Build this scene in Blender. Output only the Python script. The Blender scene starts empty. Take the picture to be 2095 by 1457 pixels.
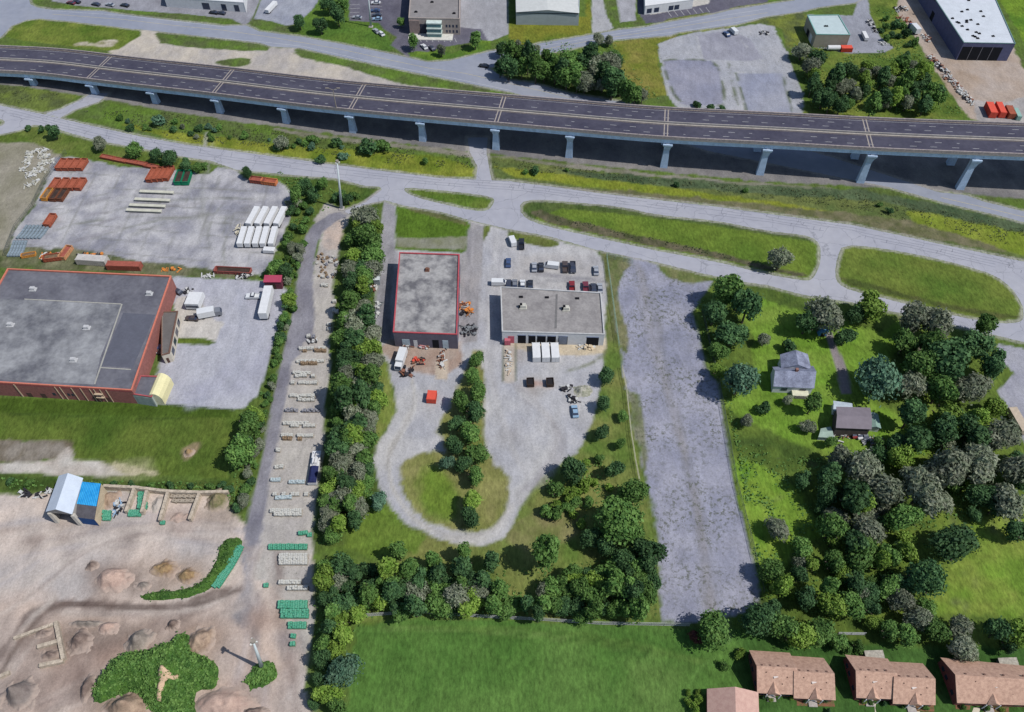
import bpy, math, random
import numpy as np
from mathutils import Vector
R=math.radians
scn=bpy.context.scene
# ---------------------------------------------------------------- camera, sky, sun
FPX=1668.0; PIT=math.atan(1.234); CH=201.0; CX=1047.5; CY=728.5
cam=bpy.data.cameras.new("camera"); camo=bpy.data.objects.new("camera",cam)
scn.collection.objects.link(camo); scn.camera=camo
cam.sensor_width=36; cam.lens=36*FPX/2095.0; cam.clip_end=6000; cam.clip_start=1
camo.location=(0,0,CH); camo.rotation_euler=(math.pi/2-PIT,0,0)
SUN_EL=R(54); SUN_AZ=math.atan2(0.94,-0.34)       # direction towards the sun (x right, y away)
w=bpy.data.worlds.new("World"); scn.world=w; w.use_nodes=True
nt=w.node_tree; bg=nt.nodes['Background']; sky=nt.nodes.new('ShaderNodeTexSky')
sky.sky_type='NISHITA'; sky.sun_disc=False; sky.sun_elevation=SUN_EL; sky.sun_rotation=SUN_AZ
sky.air_density=1.0; sky.dust_density=0.6; sky.ozone_density=1.5
nt.links.new(sky.outputs[0],bg.inputs[0]); bg.inputs[1].default_value=0.10
sl=bpy.data.lights.new("sun",'SUN'); sl.energy=4.0; sl.angle=R(0.5); sl.color=(1,0.965,0.91)
so=bpy.data.objects.new("sun",sl); scn.collection.objects.link(so); so.location=(100,-60,300)
sd_=Vector((math.sin(SUN_AZ)*math.cos(SUN_EL), math.cos(SUN_AZ)*math.cos(SUN_EL), math.sin(SUN_EL)))
so.rotation_euler=sd_.to_track_quat('Z','Y').to_euler()
scn.view_settings.view_transform='Standard'; scn.view_settings.look='None'
scn.view_settings.exposure=0.28; scn.view_settings.gamma=1
EXPK=1.5
# ---------------------------------------------------------------- ground projection of map points
sp,cp=math.sin(PIT),math.cos(PIT)
def P(x,y,z=0.0):
    dx=(x-CX)/FPX; dy=-(y-CY)/FPX
    t=(z-CH)/(-sp+dy*cp)
    return Vector((dx*t,(cp+dy*sp)*t,z))
def SC(y): return (y-CY+FPX*1.234)*cp/CH          # map units per metre at row y
# ---------------------------------------------------------------- colours and materials
def lin(c):
    c=c/255.0
    return c/12.92 if c<=0.04045 else ((c+0.055)/1.055)**2.4
def C(r,g,b): return (lin(r)/EXPK,lin(g)/EXPK,lin(b)/EXPK)
MATS={}
def mat(name,col,rough=0.9,var=0.12,scale=0.8,col2=None,metal=0.0,spec=0.2,bump=0.0,detail=4,objvar=0.0,coord='Object',lo=0.35,hi=0.65):
    if name in MATS: return MATS[name]
    m=bpy.data.materials.new(name); m.use_nodes=True; n=m.node_tree; b=n.nodes['Principled BSDF']
    b.inputs['Roughness'].default_value=rough; b.inputs['Metallic'].default_value=metal
    b.inputs['Specular IOR Level'].default_value=spec
    tc=n.nodes.new('ShaderNodeTexCoord'); nz=n.nodes.new('ShaderNodeTexNoise')
    nz.inputs['Scale'].default_value=scale; nz.inputs['Detail'].default_value=detail; nz.inputs['Roughness'].default_value=0.65
    n.links.new(tc.outputs[coord],nz.inputs['Vector'])
    cr=n.nodes.new('ShaderNodeValToRGB')
    c2=col2 if col2 else tuple(min(1,v*(1+var)) for v in col)
    c1=col if col2 else tuple(v*(1-var) for v in col)
    cr.color_ramp.elements[0].position=lo; cr.color_ramp.elements[1].position=hi
    cr.color_ramp.elements[0].color=(*c1,1); cr.color_ramp.elements[1].color=(*c2,1)
    n.links.new(nz.outputs['Fac'],cr.inputs[0]); out=cr.outputs[0]
    nz2=n.nodes.new('ShaderNodeTexNoise'); nz2.inputs['Scale'].default_value=scale*7; nz2.inputs['Detail'].default_value=3
    n.links.new(tc.outputs[coord],nz2.inputs['Vector'])
    mr=n.nodes.new('ShaderNodeMapRange'); mr.inputs[1].default_value=0.3; mr.inputs[2].default_value=0.7
    mr.inputs[3].default_value=1-var*0.8; mr.inputs[4].default_value=1+var*0.8
    n.links.new(nz2.outputs['Fac'],mr.inputs[0])
    mx=n.nodes.new('ShaderNodeVectorMath'); mx.operation='SCALE'
    n.links.new(out,mx.inputs[0]); n.links.new(mr.outputs[0],mx.inputs['Scale']); out=mx.outputs[0]
    if objvar>0:
        oi=n.nodes.new('ShaderNodeObjectInfo'); m2=n.nodes.new('ShaderNodeMapRange')
        m2.inputs[3].default_value=1-objvar; m2.inputs[4].default_value=1+objvar
        n.links.new(oi.outputs['Random'],m2.inputs[0])
        m3=n.nodes.new('ShaderNodeVectorMath'); m3.operation='SCALE'
        n.links.new(out,m3.inputs[0]); n.links.new(m2.outputs[0],m3.inputs['Scale']); out=m3.outputs[0]
    n.links.new(out,b.inputs['Base Color'])
    if bump>0:
        bp=n.nodes.new('ShaderNodeBump'); bp.inputs['Strength'].default_value=bump; bp.inputs['Distance'].default_value=0.2
        n.links.new(nz.outputs['Fac'],bp.inputs['Height']); n.links.new(bp.outputs[0],b.inputs['Normal'])
    MATS[name]=m; return m
def leafmat(name,col,col2,objvar=0.25,trans=0.25):
    m=mat(name,col,rough=0.7,var=0.3,scale=0.55,col2=col2,spec=0.15,objvar=objvar,coord='Object')
    n=m.node_tree; b=n.nodes['Principled BSDF']; o=n.nodes['Material Output']
    tr=n.nodes.new('ShaderNodeBsdfTranslucent'); mxs=n.nodes.new('ShaderNodeMixShader'); mxs.inputs[0].default_value=trans
    src=b.inputs['Base Color'].links[0].from_socket
    n.links.new(src,tr.inputs[0]); n.links.new(b.outputs[0],mxs.inputs[1]); n.links.new(tr.outputs[0],mxs.inputs[2])
    n.links.new(mxs.outputs[0],o.inputs[0]); return m
# ---------------------------------------------------------------- mesh helpers
COL=scn.collection
class MB:
    def __init__(s): s.v=[]; s.f=[]; s.m=[]
    def add(s,vs,fs,mi=0):
        o=len(s.v); s.v+= [tuple(v) for v in vs]; s.f+=[tuple(i+o for i in f) for f in fs]; s.m+=[mi]*len(fs)
    def box(s,c,d,rz=0.0,mi=0,taper=1.0):
        cx,cy,cz=c; a,b,h=d[0]/2,d[1]/2,d[2]; ca,sa=math.cos(rz),math.sin(rz); vs=[]
        for z,t in ((cz,1.0),(cz+h,taper)):
            for x,y in ((-a,-b),(a,-b),(a,b),(-a,b)):
                x*=t; y*=t; vs.append((cx+x*ca-y*sa,cy+x*sa+y*ca,z))
        s.add(vs,[(0,3,2,1),(4,5,6,7),(0,1,5,4),(1,2,6,5),(2,3,7,6),(3,0,4,7)],mi)
    def prism(s,pts,z0,z1,mi=0,cap=True,bottom=False):
        n=len(pts); vs=[(p[0],p[1],z0) for p in pts]+[(p[0],p[1],z1) for p in pts]
        fs=[(i,(i+1)%n,n+(i+1)%n,n+i) for i in range(n)]
        if cap: fs.append(tuple(range(n,2*n)))
        if bottom: fs.append(tuple(range(n-1,-1,-1)))
        s.add(vs,fs,mi)
    def cyl(s,c,r,h,n=10,r2=None,mi=0,axis='z',rz=0.0):
        r2=r if r2 is None else r2; vs=[]
        for k,(rr,t) in enumerate(((r,0),(r2,h))):
            for i in range(n):
                a=2*math.pi*i/n; u,v=rr*math.cos(a),rr*math.sin(a)
                if axis=='z': vs.append((c[0]+u,c[1]+v,c[2]+t))
                else:
                    lx=t-h/2; vs.append((c[0]+lx*math.cos(rz)-u*math.sin(rz),c[1]+lx*math.sin(rz)+u*math.cos(rz),c[2]+v))
        fs=[(i,(i+1)%n,n+(i+1)%n,n+i) for i in range(n)]+[tuple(range(n-1,-1,-1)),tuple(range(n,2*n))]
        s.add(vs,fs,mi)
    def bar(s,a,b,w=0.1,h=None,mi=0):
        a=Vector(a); b=Vector(b); h=w if h is None else h; d=(b-a); L=d.length
        if L<1e-6: return
        d/=L; up=Vector((0,0,1)) if abs(d.z)<0.95 else Vector((1,0,0))
        r=d.cross(up).normalized(); u=r.cross(d); vs=[]
        for p in (a,b):
            for i,j in ((-1,-1),(1,-1),(1,1),(-1,1)): vs.append(tuple(p+r*(i*w/2)+u*(j*h/2)))
        s.add(vs,[(0,1,2,3),(7,6,5,4),(0,4,5,1),(1,5,6,2),(2,6,7,3),(3,7,4,0)],mi)
    def build(s,name,mats,parent=None,loc=(0,0,0),rz=0.0,smooth=False):
        me=bpy.data.meshes.new(name); me.from_pydata(s.v,[],s.f)
        mats=mats if isinstance(mats,(list,tuple)) else [mats]
        for m in mats: me.materials.append(m)
        me.polygons.foreach_set('material_index',s.m)
        if smooth: me.polygons.foreach_set('use_smooth',[True]*len(s.f))
        me.update()
        return link(name,me,parent,loc,rz)
def link(name,me,parent=None,loc=(0,0,0),rz=0.0):
    o=bpy.data.objects.new(name,me); COL.objects.link(o); o.location=loc; o.rotation_euler=(0,0,rz)
    if parent: o.parent=parent
    return o
def tag(o,label,cat,group=None,kind=None):
    o['label']=label
    if kind: o['kind']=kind
    else: o['category']=cat
    if kind=='stuff': o['category']=cat
    if group: o['group']=group
    return o
def empty(name,loc,label,cat,group=None,rz=0.0):
    o=bpy.data.objects.new(name,None); COL.objects.link(o); o.location=loc; o.rotation_euler=(0,0,rz); o.empty_display_size=0.5
    return tag(o,label,cat,group)
def copy_tree(o,parent=None):
    c=o.copy(); COL.objects.link(c)
    if parent: c.parent=parent
    for ch in list(o.children): copy_tree(ch,c)
    return c
def ccw(p):
    a=sum(p[i][0]*p[(i+1)%len(p)][1]-p[(i+1)%len(p)][0]*p[i][1] for i in range(len(p)))
    return p if a>0 else p[::-1]
# ---------------------------------------------------------------- numpy noise and polygon distance
def hash2(ix,iy,seed):
    h=(ix.astype(np.int64)*374761393+iy.astype(np.int64)*668265263+seed*1442695041)&0x7fffffff
    h=((h^(h>>13))*1274126177)&0x7fffffff
    return ((h^(h>>16))&0xffff)/65535.0
def vnoise(x,y,sc,seed=0,octs=3):
    out=np.zeros_like(x); amp=1.0; tot=0
    for o in range(octs):
        u=x/sc; v=y/sc; iu=np.floor(u); iv=np.floor(v); fu=u-iu; fv=v-iv
        fu=fu*fu*(3-2*fu); fv=fv*fv*(3-2*fv)
        a=hash2(iu,iv,seed+o); b=hash2(iu+1,iv,seed+o); c=hash2(iu,iv+1,seed+o); d=hash2(iu+1,iv+1,seed+o)
        out+=amp*((a*(1-fu)+b*fu)*(1-fv)+(c*(1-fu)+d*fu)*fv); tot+=amp; amp*=0.55; sc*=0.5
    return out/tot*2-1
def chaikin(p,n):
    for _ in range(n):
        q=[]
        for i in range(len(p)):
            a=p[i]; b=p[(i+1)%len(p)]
            q+= [(a[0]*.75+b[0]*.25,a[1]*.75+b[1]*.25),(a[0]*.25+b[0]*.75,a[1]*.25+b[1]*.75)]
        p=q
    return p
def sdist(X,Y,poly,margin=6.0):
    px=np.array([p[0] for p in poly]); py=np.array([p[1] for p in poly])
    res=np.full(X.shape,margin*1.0)
    sel=np.where((X>px.min()-margin)&(X<px.max()+margin)&(Y>py.min()-margin)&(Y<py.max()+margin))[0]
    if len(sel)==0: return res
    x=X[sel]; y=Y[sel]; d2=np.full(x.shape,1e9); ins=np.zeros(x.shape,bool); n=len(px)
    for i in range(n):
        x0,y0,x1,y1=px[i],py[i],px[(i+1)%n],py[(i+1)%n]; ex,ey=x1-x0,y1-y0; L=ex*ex+ey*ey+1e-9
        t=np.clip(((x-x0)*ex+(y-y0)*ey)/L,0,1); d2=np.minimum(d2,(x-x0-t*ex)**2+(y-y0-t*ey)**2)
        if abs(ey)>1e-9:
            c=((y0<=y)&(y<y1))|((y1<=y)&(y<y0)); xi=x0+(y-y0)/ey*ex; ins^=(c&(x<xi))
    d=np.sqrt(d2); d=np.where(ins,-d,d); res[sel]=np.minimum(d,margin); return res
# ================================================================ GROUND
# hard-surfaced roads (the ground dips below the road sheet here), then the grass islands inside them
SPLIT=[(-150,180),(165,196),(400,230),(960,300),(1100,330),(1500,390),(1700,400),(1860,430),(2095,490),(2350,545)]
ROADS=[
 # north service road, junction at the far left, road to the north-east
 [(-120,-60),(61,-60),(61,0),(63,8),(79,15),(107,19),(211,22),(254,29),(355,41),(457,52),(505,51),(530,63),(616,74),(698,89),(789,107),(835,117),(875,126),(916,124),(1002,104),(1060,96),(1121,85),(1205,71),(1268,60),(1319,55),(1357,46),(1461,28),(1492,20),(1568,8),(1626,0),(1640,-40),(1860,-40),(1760,0),(1750,6),(1677,15),(1641,24),(1565,35),(1527,46),(1507,51),(1388,67),(1372,73),(1258,82),(1150,105),(1060,120),(1002,140),(1040,162),(1091,169),(1167,190),(1268,207),(1450,250),(1700,320),(1920,392),(1976,398),(2012,411),(2095,431),(2200,455),(2200,485),(2095,456),(2040,441),(1933,416),(1870,398),(1819,384),(1650,350),(1450,310),(1200,232),(1048,190),(951,170),(789,137),(614,99),(555,96),(530,88),(327,65),(277,60),(240,62),(89,44),(56,41),(25,53),(5,74),(-40,100),(-120,90)],
 # south service road and its slip road, west to east
 [(-120,200),(0,214.5),(86,232),(178,254),(287,278),(381,295),(530,315),(723,341),(901,363),(972,366),(1040,369),(1116,379),(1218,393),(1345,408),(1471,422),(1570,436),(1743,459),(1920,497),(2095,534),(2250,568),(2250,735),(2095,701),(2047,690),(1946,665),(1857,644),(1814,637),(1743,620),(1641,604),(1570,585),(1522,578),(1436,560.5),(1345,538),(1294,527.5),(1218,512),(1121,484),(1040,470),(959,451),(901,434),(827,422),(786,411),(745,420),(715,440),(700,432),(748,412),(779,388),(776,383),(748,381.5),(682,365),(619,361),(482,348),(431,330),(376,322),(305,308),(228,294),(178,283),(142,273),(110,262),(69,256),(46,266),(-10,278),(-120,290)],
 [(86,232),(122,223),(165,203),(190,188),(225,190),(203,209),(152,226),(124,242)],
 [(975,380),(972,366),(975,340),(959,310),(955,280),(1000,280),(997,312),(1000,330),(1010,380)],
]
ISLANDS=[
 ([(5,74),(25,53),(56,41),(89,38),(277,60),(289,66),(287,74),(266,86),(244,101),(223,104),(142,95),(51,84)],1),
 ([(830,392),(827,384),(901,390),(951,395.5),(1007,404),(1010,413),(1000,428),(985,431),(960,428),(900,415),(850,402)],1),
 ([(1065,415),(1091,409.5),(1141,412),(1268,423),(1345,441),(1471,453),(1565,473),(1646,482),(1669,491),(1677,507),(1677,533),(1669,558),(1659,571),(1644,573),(1565,559),(1471,535),(1345,512),(1218,484),(1141,467),(1091,453),(1068,439)],1),
 ([(1727,502),(1793,507),(1895,525),(1971,544),(2034,563),(2067,588),(2090,621),(2093,649),(2085,658),(2047,661),(1946,644),(1819,611),(1743,594),(1717,581),(1710,563),(1715,525)],1),
 ([(1677,15),(1741,10),(1747,18),(1742,30),(1720,33),(1690,26),(1670,20)],1),
 ([(-60,240),(0,244),(10,250),(0,258),(-60,268)],1),
]
GR=C(96,124,46); GR2=C(128,138,52); LAWN=C(80,112,42); LAWN2=C(104,132,44); BRIGHT=C(116,148,52); BRIGHT2=C(144,158,58)
SCR=C(86,96,58); SCR2=C(112,112,76); DRY=C(140,134,92); GRAV=C(172,172,178); GRAV2=C(190,188,188); CONC=C(176,176,178); CONC2=C(160,160,165)
SAND=C(202,192,178); SAND2=C(178,172,168); YARD=C(212,196,184); YARD2=C(188,180,176); ASPH=C(118,118,128); ASPH2=C(142,142,150); DARKASPH=C(96,94,108); DASPH2=C(112,110,122)
STRIP=C(152,154,172); STRIP2=C(164,164,178); BROWN=C(112,98,84); BROWN2=C(150,134,122); BIGL=C(74,112,46); BIGL2=C(92,126,58)
WOODF=C(70,92,38); WOODF2=C(112,132,52)
# (class, polygon, colour, second colour, variation size m, edge softness m, wobble m, gravel-ness, weed specks, smoothing)
OPS=[
 # --- north of the bridge
 ('lawn',[(61,0),(63,8),(107,19),(211,22),(355,41),(457,52),(474,46),(474,41),(381,30),(228,18),(152,13),(107,2),(96,-10)],SCR,GR,6,.6,.6,0,.1,0),
 ('parking_lot',[(100,-60),(107,2),(152,11),(228,17),(279,22),(381,29),(474,39),(500,52),(512,44),(560,-60)],ASPH2,C(160,160,168),9,.5,.3,1,0,0),
 ('lawn',[(510,45),(520,38),(560,42),(600,52),(640,63),(600,68),(530,60)],SCR,GR,5,.6,.6,0,.1,0),
 ('parking_lot',[(520,38),(560,-60),(660,-60),(652,0),(640,20),(622,36),(600,50),(585,52),(556,44)],C(150,154,168),C(165,168,178),9,.5,.5,1,0,0),
 ('lawn',[(640,20),(652,0),(660,-60),(745,-60),(714,40),(775,46),(800,85),(812,96),(795,107),(700,88),(616,72),(600,55)],GR,LAWN,8,.6,.6,0,.05,0),
 ('parking_lot',[(716,-60),(714,42),(775,47),(785,60),(812,76),(800,92),(835,118),(870,112),(880,104),(905,97),(960,88),(1000,86),(1008,60),(1010,-60)],DARKASPH,DASPH2,7,.5,.3,1,0,0),
 ('parking_lot',[(941,-60),(941,56),(985,60),(1000,86),(1040,70),(1038,-60)],CONC2,GRAV,8,.6,.3,1,0,0),
 ('lawn',[(771,47),(776,47),(776,57),(768,50)],LAWN,LAWN,3,.4,.1,0,0,0),
 ('lawn',[(835,108),(850,105),(880,106),(903,102),(925,110),(985,82),(1004,84),(1005,100),(960,114),(905,124),(875,125),(840,120)],LAWN,LAWN2,5,.5,.3,0,.05,0),
 ('lawn',[(1040,38),(1200,34),(1185,-60),(1208,-60),(1210,70),(1121,85),(1060,92),(1042,80)],C(92,112,36),C(124,126,44),9,.5,.6,0,.1,0),
 ('driveway',[(1208,-60),(1212,68),(1245,62),(1255,58),(1240,30),(1235,0),(1232,-60)],GRAV,CONC,8,.4,.2,1,0,0),
 ('lawn',[(1235,0),(1232,-60),(1250,-60),(1262,0),(1270,45),(1300,42),(1317,50),(1290,58),(1262,58),(1245,30)],SCR,GR,5,.5,.4,0,.1,0),
 ('parking_lot',[(1262,0),(1258,-60),(1290,-60),(1300,0),(1300,42),(1270,46)],CONC2,GRAV,4,.4,.2,1,0,0),
 ('parking_lot',[(1300,-60),(1305,25),(1322,48),(1357,45),(1461,27),(1492,19),(1568,7),(1600,-60)],DARKASPH,DASPH2,7,.4,.2,1,0,0),
 ('driveway',[(1322,-60),(1322,18),(1332,30),(1345,28),(1450,8),(1470,-60)],C(205,200,192),C(190,186,180),5,.4,.1,1,0,0),
 ('lawn',[(1357,44),(1370,38),(1445,26),(1461,27),(1461,30),(1400,42),(1365,47)],SCR,GR2,5,.4,.3,0,0,0),
 ('lawn',[(1492,18),(1510,13),(1568,5),(1575,7),(1560,12),(1520,20),(1500,23)],SCR,GR2,5,.4,.3,0,0,0),
 ('lawn',[(1388,67),(1507,48),(1509,56),(1475,66),(1400,72)],SCR,GR2,5,.4,.3,0,.1,0),
 ('lawn',[(1527,46),(1570,36),(1641,24),(1652,32),(1652,60),(1660,90),(1610,100),(1600,60),(1560,48)],SCR,GR2,6,.5,.5,0,.1,0),
 ('gravel_lot',[(1345,90),(1400,70),(1510,55),(1560,48),(1585,55),(1605,100),(1635,170),(1655,215),(1662,245),(1500,240),(1390,225),(1362,190),(1350,130)],C(166,168,176),C(182,182,186),14,.8,1.2,1,.35,0),
 ('parking_lot',[(1357,125),(1375,122),(1455,124),(1470,140),(1480,190),(1478,212),(1440,216),(1395,214),(1375,190),(1360,145)],C(142,144,162),C(158,158,172),12,.5,.4,1,.03,0),
 ('parking_lot',[(1505,150),(1600,150),(1615,205),(1625,245),(1530,240),(1518,190)],C(150,154,172),C(164,166,178),12,.5,.4,1,.03,0),
 ('driveway',[(1425,73),(1490,62),(1535,80),(1560,120),(1530,125),(1440,122)],C(152,152,164),C(160,160,170),8,.5,.4,1,.05,0),
 ('meadow',[(1250,85),(1372,74),(1388,72),(1345,90),(1352,150),(1365,195),(1330,200),(1270,150)],C(108,118,40),C(134,128,62),7,.8,1.5,0,.2,0),
 ('meadow',[(1625,100),(1660,92),(1720,105),(1800,115),(1770,0),(1765,-60),(1830,-60),(1840,30),(1880,110),(1930,170),(1985,245),(1640,240),(1650,160)],C(84,108,40),C(120,132,56),9,.8,1.5,0,.3,0),
 ('parking_lot',[(1653,30),(1745,32),(1752,12),(1768,-60),(1780,30),(1800,75),(1828,98),(1810,108),(1740,110),(1665,96)],C(160,162,172),C(148,150,160),9,.5,.3,1,.02,0),
 ('dirt_yard',[(1835,-60),(1838,30),(1860,60),(1900,120),(1950,200),(1985,245),(2300,262),(2300,230),(2095,140),(1990,-60)],C(172,152,134),C(186,172,162),11,.8,1.2,1,.12,0),
 ('gravel_lot',[(1990,205),(2050,210),(2095,200),(2180,260),(2100,262),(2000,246)],C(160,156,156),C(180,174,170),6,.8,1,1,.2,0),
 ('meadow',[(2010,-60),(2095,85),(2240,200),(2500,300),(2500,-80)],C(84,122,34),C(112,140,40),9,.8,1,0,.05,0),
 # --- sand and gravel beside the bridge on its far side
 ('sand',[(223,104),(266,86),(287,74),(289,62),(322,64),(318,72),(330,88),(400,98),(500,104),(555,97),(606,98),(604,109),(616,117),(647,124),(713,137),(748,150),(812,168),(850,175),(926,183),(1010,192),(1010,215),(748,190),(482,160),(228,135)],SAND,SAND2,7,1.2,2.0,1,.12,0),
 ('lawn',[(318,70),(327,65),(355,67),(530,88),(555,96),(545,104),(500,104),(450,100),(380,96),(330,88)],SCR,GR,6,.8,.8,0,.1,0),
 ('lawn',[(431,127),(482,117),(518,122),(507,137),(470,137)],SCR,GR,4,1,1.2,0,.1,1),
 ('lawn',[(604,109),(614,99),(642,102),(698,117),(789,137),(875,152),(951,170),(1048,192),(1015,192),(926,183),(850,175),(812,168),(748,150),(713,137),(647,124),(616,117)],SCR,GR,6,.8,.8,0,.15,0),
 # --- beneath the bridge
 ('ground',[(-60,100),(0,110),(228,125),(482,158),(748,185),(1028,212),(1370,235),(1766,255),(2300,270),(2300,425),(1966,396),(1760,381),(1555,370),(1357,352),(1163,332),(1013,316),(863,299),(720,280),(583,262),(446,243),(315,222),(192,200),(68,181),(-60,165)],C(120,118,120),C(146,142,140),8,1,1.4,1,.2,0),
 ('ground',[(560,262),(720,283),(960,312),(1163,336),(1357,357),(1500,372),(1700,385),(1700,395),(1500,383),(1357,366),(1163,344),(960,320),(720,292),(560,270)],C(150,144,136),C(124,124,104),6,1,1.6,1,.3,0),
 # --- verge between bridge and service road
 ('meadow',[(-60,168),(68,181),(165,196),(120,222),(86,230),(0,213),(-60,205)],SCR,C(112,128,56),6,.8,1,0,.2,0),
 ('meadow',[(152,228),(203,209),(315,224),(446,246),(583,270),(583,300),(380,296),(287,278)],C(88,100,60),GR,6,.8,1,0,.3,0),
 ('meadow',[(250,255),(400,275),(600,298),(780,312),(900,320),(972,345),(972,364),(901,362),(723,340),(530,314),(381,294)],C(100,118,34),C(136,142,52),6,.8,1.2,0,.1,0),
 ('meadow',[(1000,318),(1163,345),(1357,366),(1555,385),(1760,393),(1870,410),(1933,425),(2040,452),(2300,505),(2300,560),(2095,534),(1743,459),(1471,422),(1218,393),(1040,369),(1005,366)],C(88,104,56),C(112,120,66),7,.8,1,0,.3,0),
 ('meadow',[(1010,340),(1200,362),(1400,388),(1600,415),(1750,440),(1700,447),(1471,414),(1218,385),(1050,362)],C(112,128,38),C(136,142,48),7,1,1.4,0,.15,0),
 ('meadow',[(1850,430),(1960,440),(2095,472),(2300,520),(2300,560),(2095,525),(1990,500),(1880,462)],C(112,130,38),C(134,144,54),7,1,1.4,0,.15,0),
 ('ground',[(1120,382),(1300,392),(1500,412),(1700,432),(1850,450),(1990,490),(2080,520),(1900,490),(1743,455),(1500,424),(1300,402),(1150,388)],C(128,122,96),C(96,100,62),3,1,1.4,.5,.5,0),
 ('meadow',[(1130,345),(1357,364),(1555,380),(1760,388),(1933,420),(2095,458),(2200,482),(2200,500),(2095,476),(1960,450),(1800,412),(1500,394),(1200,364)],C(66,86,58),C(92,106,76),6,1,1.6,0,.3,0),
 # --- road islands and lawns: extra tones (ditch lines)
 ('lawn',[(1065,415),(1091,409.5),(1268,423),(1471,453),(1646,482),(1677,507),(1677,533),(1659,571),(1644,573),(1471,535),(1218,484),(1091,453),(1068,439)],C(88,114,38),C(108,128,46),14,.8,.3,0,.02,0),
 ('lawn',[(1070,416),(1100,410),(1268,424),(1471,454),(1646,483),(1670,496),(1640,492),(1471,464),(1268,437),(1150,427),(1100,440),(1090,452),(1068,438)],C(72,92,44),C(90,104,54),5,.8,.8,0,.3,0),
 ('ditch',[(1085,435),(1105,430),(1150,446),(1250,470),(1350,492),(1471,518),(1580,545),(1655,562),(1640,568),(1565,553),(1471,530),(1345,505),(1218,478),(1120,455)],C(112,104,84),C(70,76,46),3,.7,.8,.3,.6,0),
 ('lawn',[(1727,502),(1793,507),(1895,525),(1971,544),(2034,563),(2067,588),(2090,621),(2093,649),(2047,661),(1946,644),(1819,611),(1743,594),(1717,581),(1710,563),(1715,525)],C(82,108,38),C(108,122,50),12,.8,.3,0,.03,0),
 ('ditch',[(1715,566),(1760,575),(1860,603),(1950,625),(2085,648),(2050,653),(1946,634),(1840,608),(1740,584)],C(72,86,38),C(88,92,50),4,.8,.6,0,.3,0),
 ('lawn',[(830,392),(827,384),(901,390),(951,395.5),(1007,404),(1010,413),(1000,428),(985,431),(960,428),(900,415),(850,402)],C(84,112,36),C(104,120,50),6,.8,.3,0,.1,0),
 ('lawn',[(5,74),(25,53),(56,41),(89,38),(277,60),(289,66),(287,74),(266,86),(244,101),(223,104),(142,95),(51,84)],C(84,108,34),C(118,130,54),8,.8,.4,0,.15,0),
 ('ground',[(150,92),(175,84),(190,92),(230,80),(245,88),(225,96),(180,96)],SAND,C(150,146,110),3,1.4,2,.6,.3,1),
 # --- properties south of the road, west part
 ('ground',[(-120,290),(-10,278),(46,266),(69,256),(178,283),(305,308),(431,330),(439,343),(431,355),(340,345),(240,338),(170,322),(130,325),(60,290),(0,292),(-120,310)],C(84,106,38),C(110,122,58),6,.8,1,0,.2,0),
 ('ground',[(-160,300),(0,292),(60,290),(130,318),(94,370),(69,423),(33,469),(12,522),(-10,560),(-160,560)],C(136,132,112),C(158,152,138),9,1,1.5,.6,.3,0),
 ('gravel_yard',[(112,320),(170,325),(240,340),(340,347),(431,357),(445,340),(482,348),(500,368),(570,372),(600,392),(595,440),(580,480),(560,525),(535,566),(430,560),(300,552),(228,540),(178,530),(100,528),(15,528),(30,470),(69,423),(94,370)],C(146,146,156),C(194,192,194),6,.8,1.2,1,.22,0),
 ('ground',[(18,508),(60,505),(150,510),(260,528),(380,545),(530,560),(530,572),(330,563),(15,549),(-60,545),(-60,520)],C(80,92,52),C(128,126,100),5,.9,1.4,.2,.4,0),
 ('gravel_yard',[(350,566),(540,574),(575,585),(596,600),(560,700),(545,760),(520,830),(477,839),(330,828),(344,783),(320,766),(345,700),(357,633)],C(172,172,186),C(184,184,192),12,.6,.6,1,.05,0),
 ('driveway',[(362,608),(400,606),(440,655),(458,660),(440,700),(350,702),(352,660)],C(204,198,190),C(190,186,182),6,.4,.3,1,.02,0),
 ('lawn',[(345,702),(352,692),(420,692),(443,700),(430,706),(380,705)],C(80,104,40),C(96,112,40),3,.4,.2,0,0,0),
 ('lawn',[(-160,812),(0,814),(269,823),(330,828),(477,839),(500,850),(480,960),(465,978),(380,975),(200,975),(150,945),(145,932),(148,905),(0,900),(-160,895)],C(74,98,34),C(98,114,46),11,.8,.8,0,.1,0),
 ('lawn',[(-160,812),(0,814),(269,823),(477,839),(470,855),(300,852),(100,846),(-160,840)],C(66,88,26),C(74,96,32),9,1,.5,0,.02,0),
 ('bare_soil',[(-160,896),(0,900),(148,905),(148,932),(60,948),(-160,948)],C(110,100,84),C(148,140,130),4,.8,1,.4,.3,0),
 ('path',[(-160,952),(0,948),(70,945),(110,940),(138,918),(146,922),(150,942),(200,945),(260,960),(310,968),(200,976),(100,970),(0,966),(-160,965)],C(206,200,192),C(186,176,166),4,.9,.9,1,.1,0),
 ('bare_soil',[(370,920),(400,905),(410,910),(395,935),(375,945)],C(160,140,112),C(130,120,90),3,.9,1,.5,.2,1),
 ('bare_soil',[(220,950),(240,944),(300,960),(330,972),(260,972)],C(200,190,160),C(150,150,110),2.5,1,1.4,.5,.3,1),
 ('dirt_yard',[(-160,1008),(0,1010),(60,1012),(110,1006),(210,1000),(300,1008),(420,1008),(470,1040),(490,1060),(520,1090),(560,1110),(640,1125),(640,1300),(625,1330),(632,1560),(-160,1560)],YARD,YARD2,14,.8,1,1,.04,0),
 ('dirt_yard',[(-160,1200),(60,1220),(120,1236),(300,1246),(420,1228),(500,1200),(560,1250),(600,1350),(620,1560),(-160,1560)],C(214,192,176),C(186,170,160),10,5,3,1,.03,0),
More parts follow.
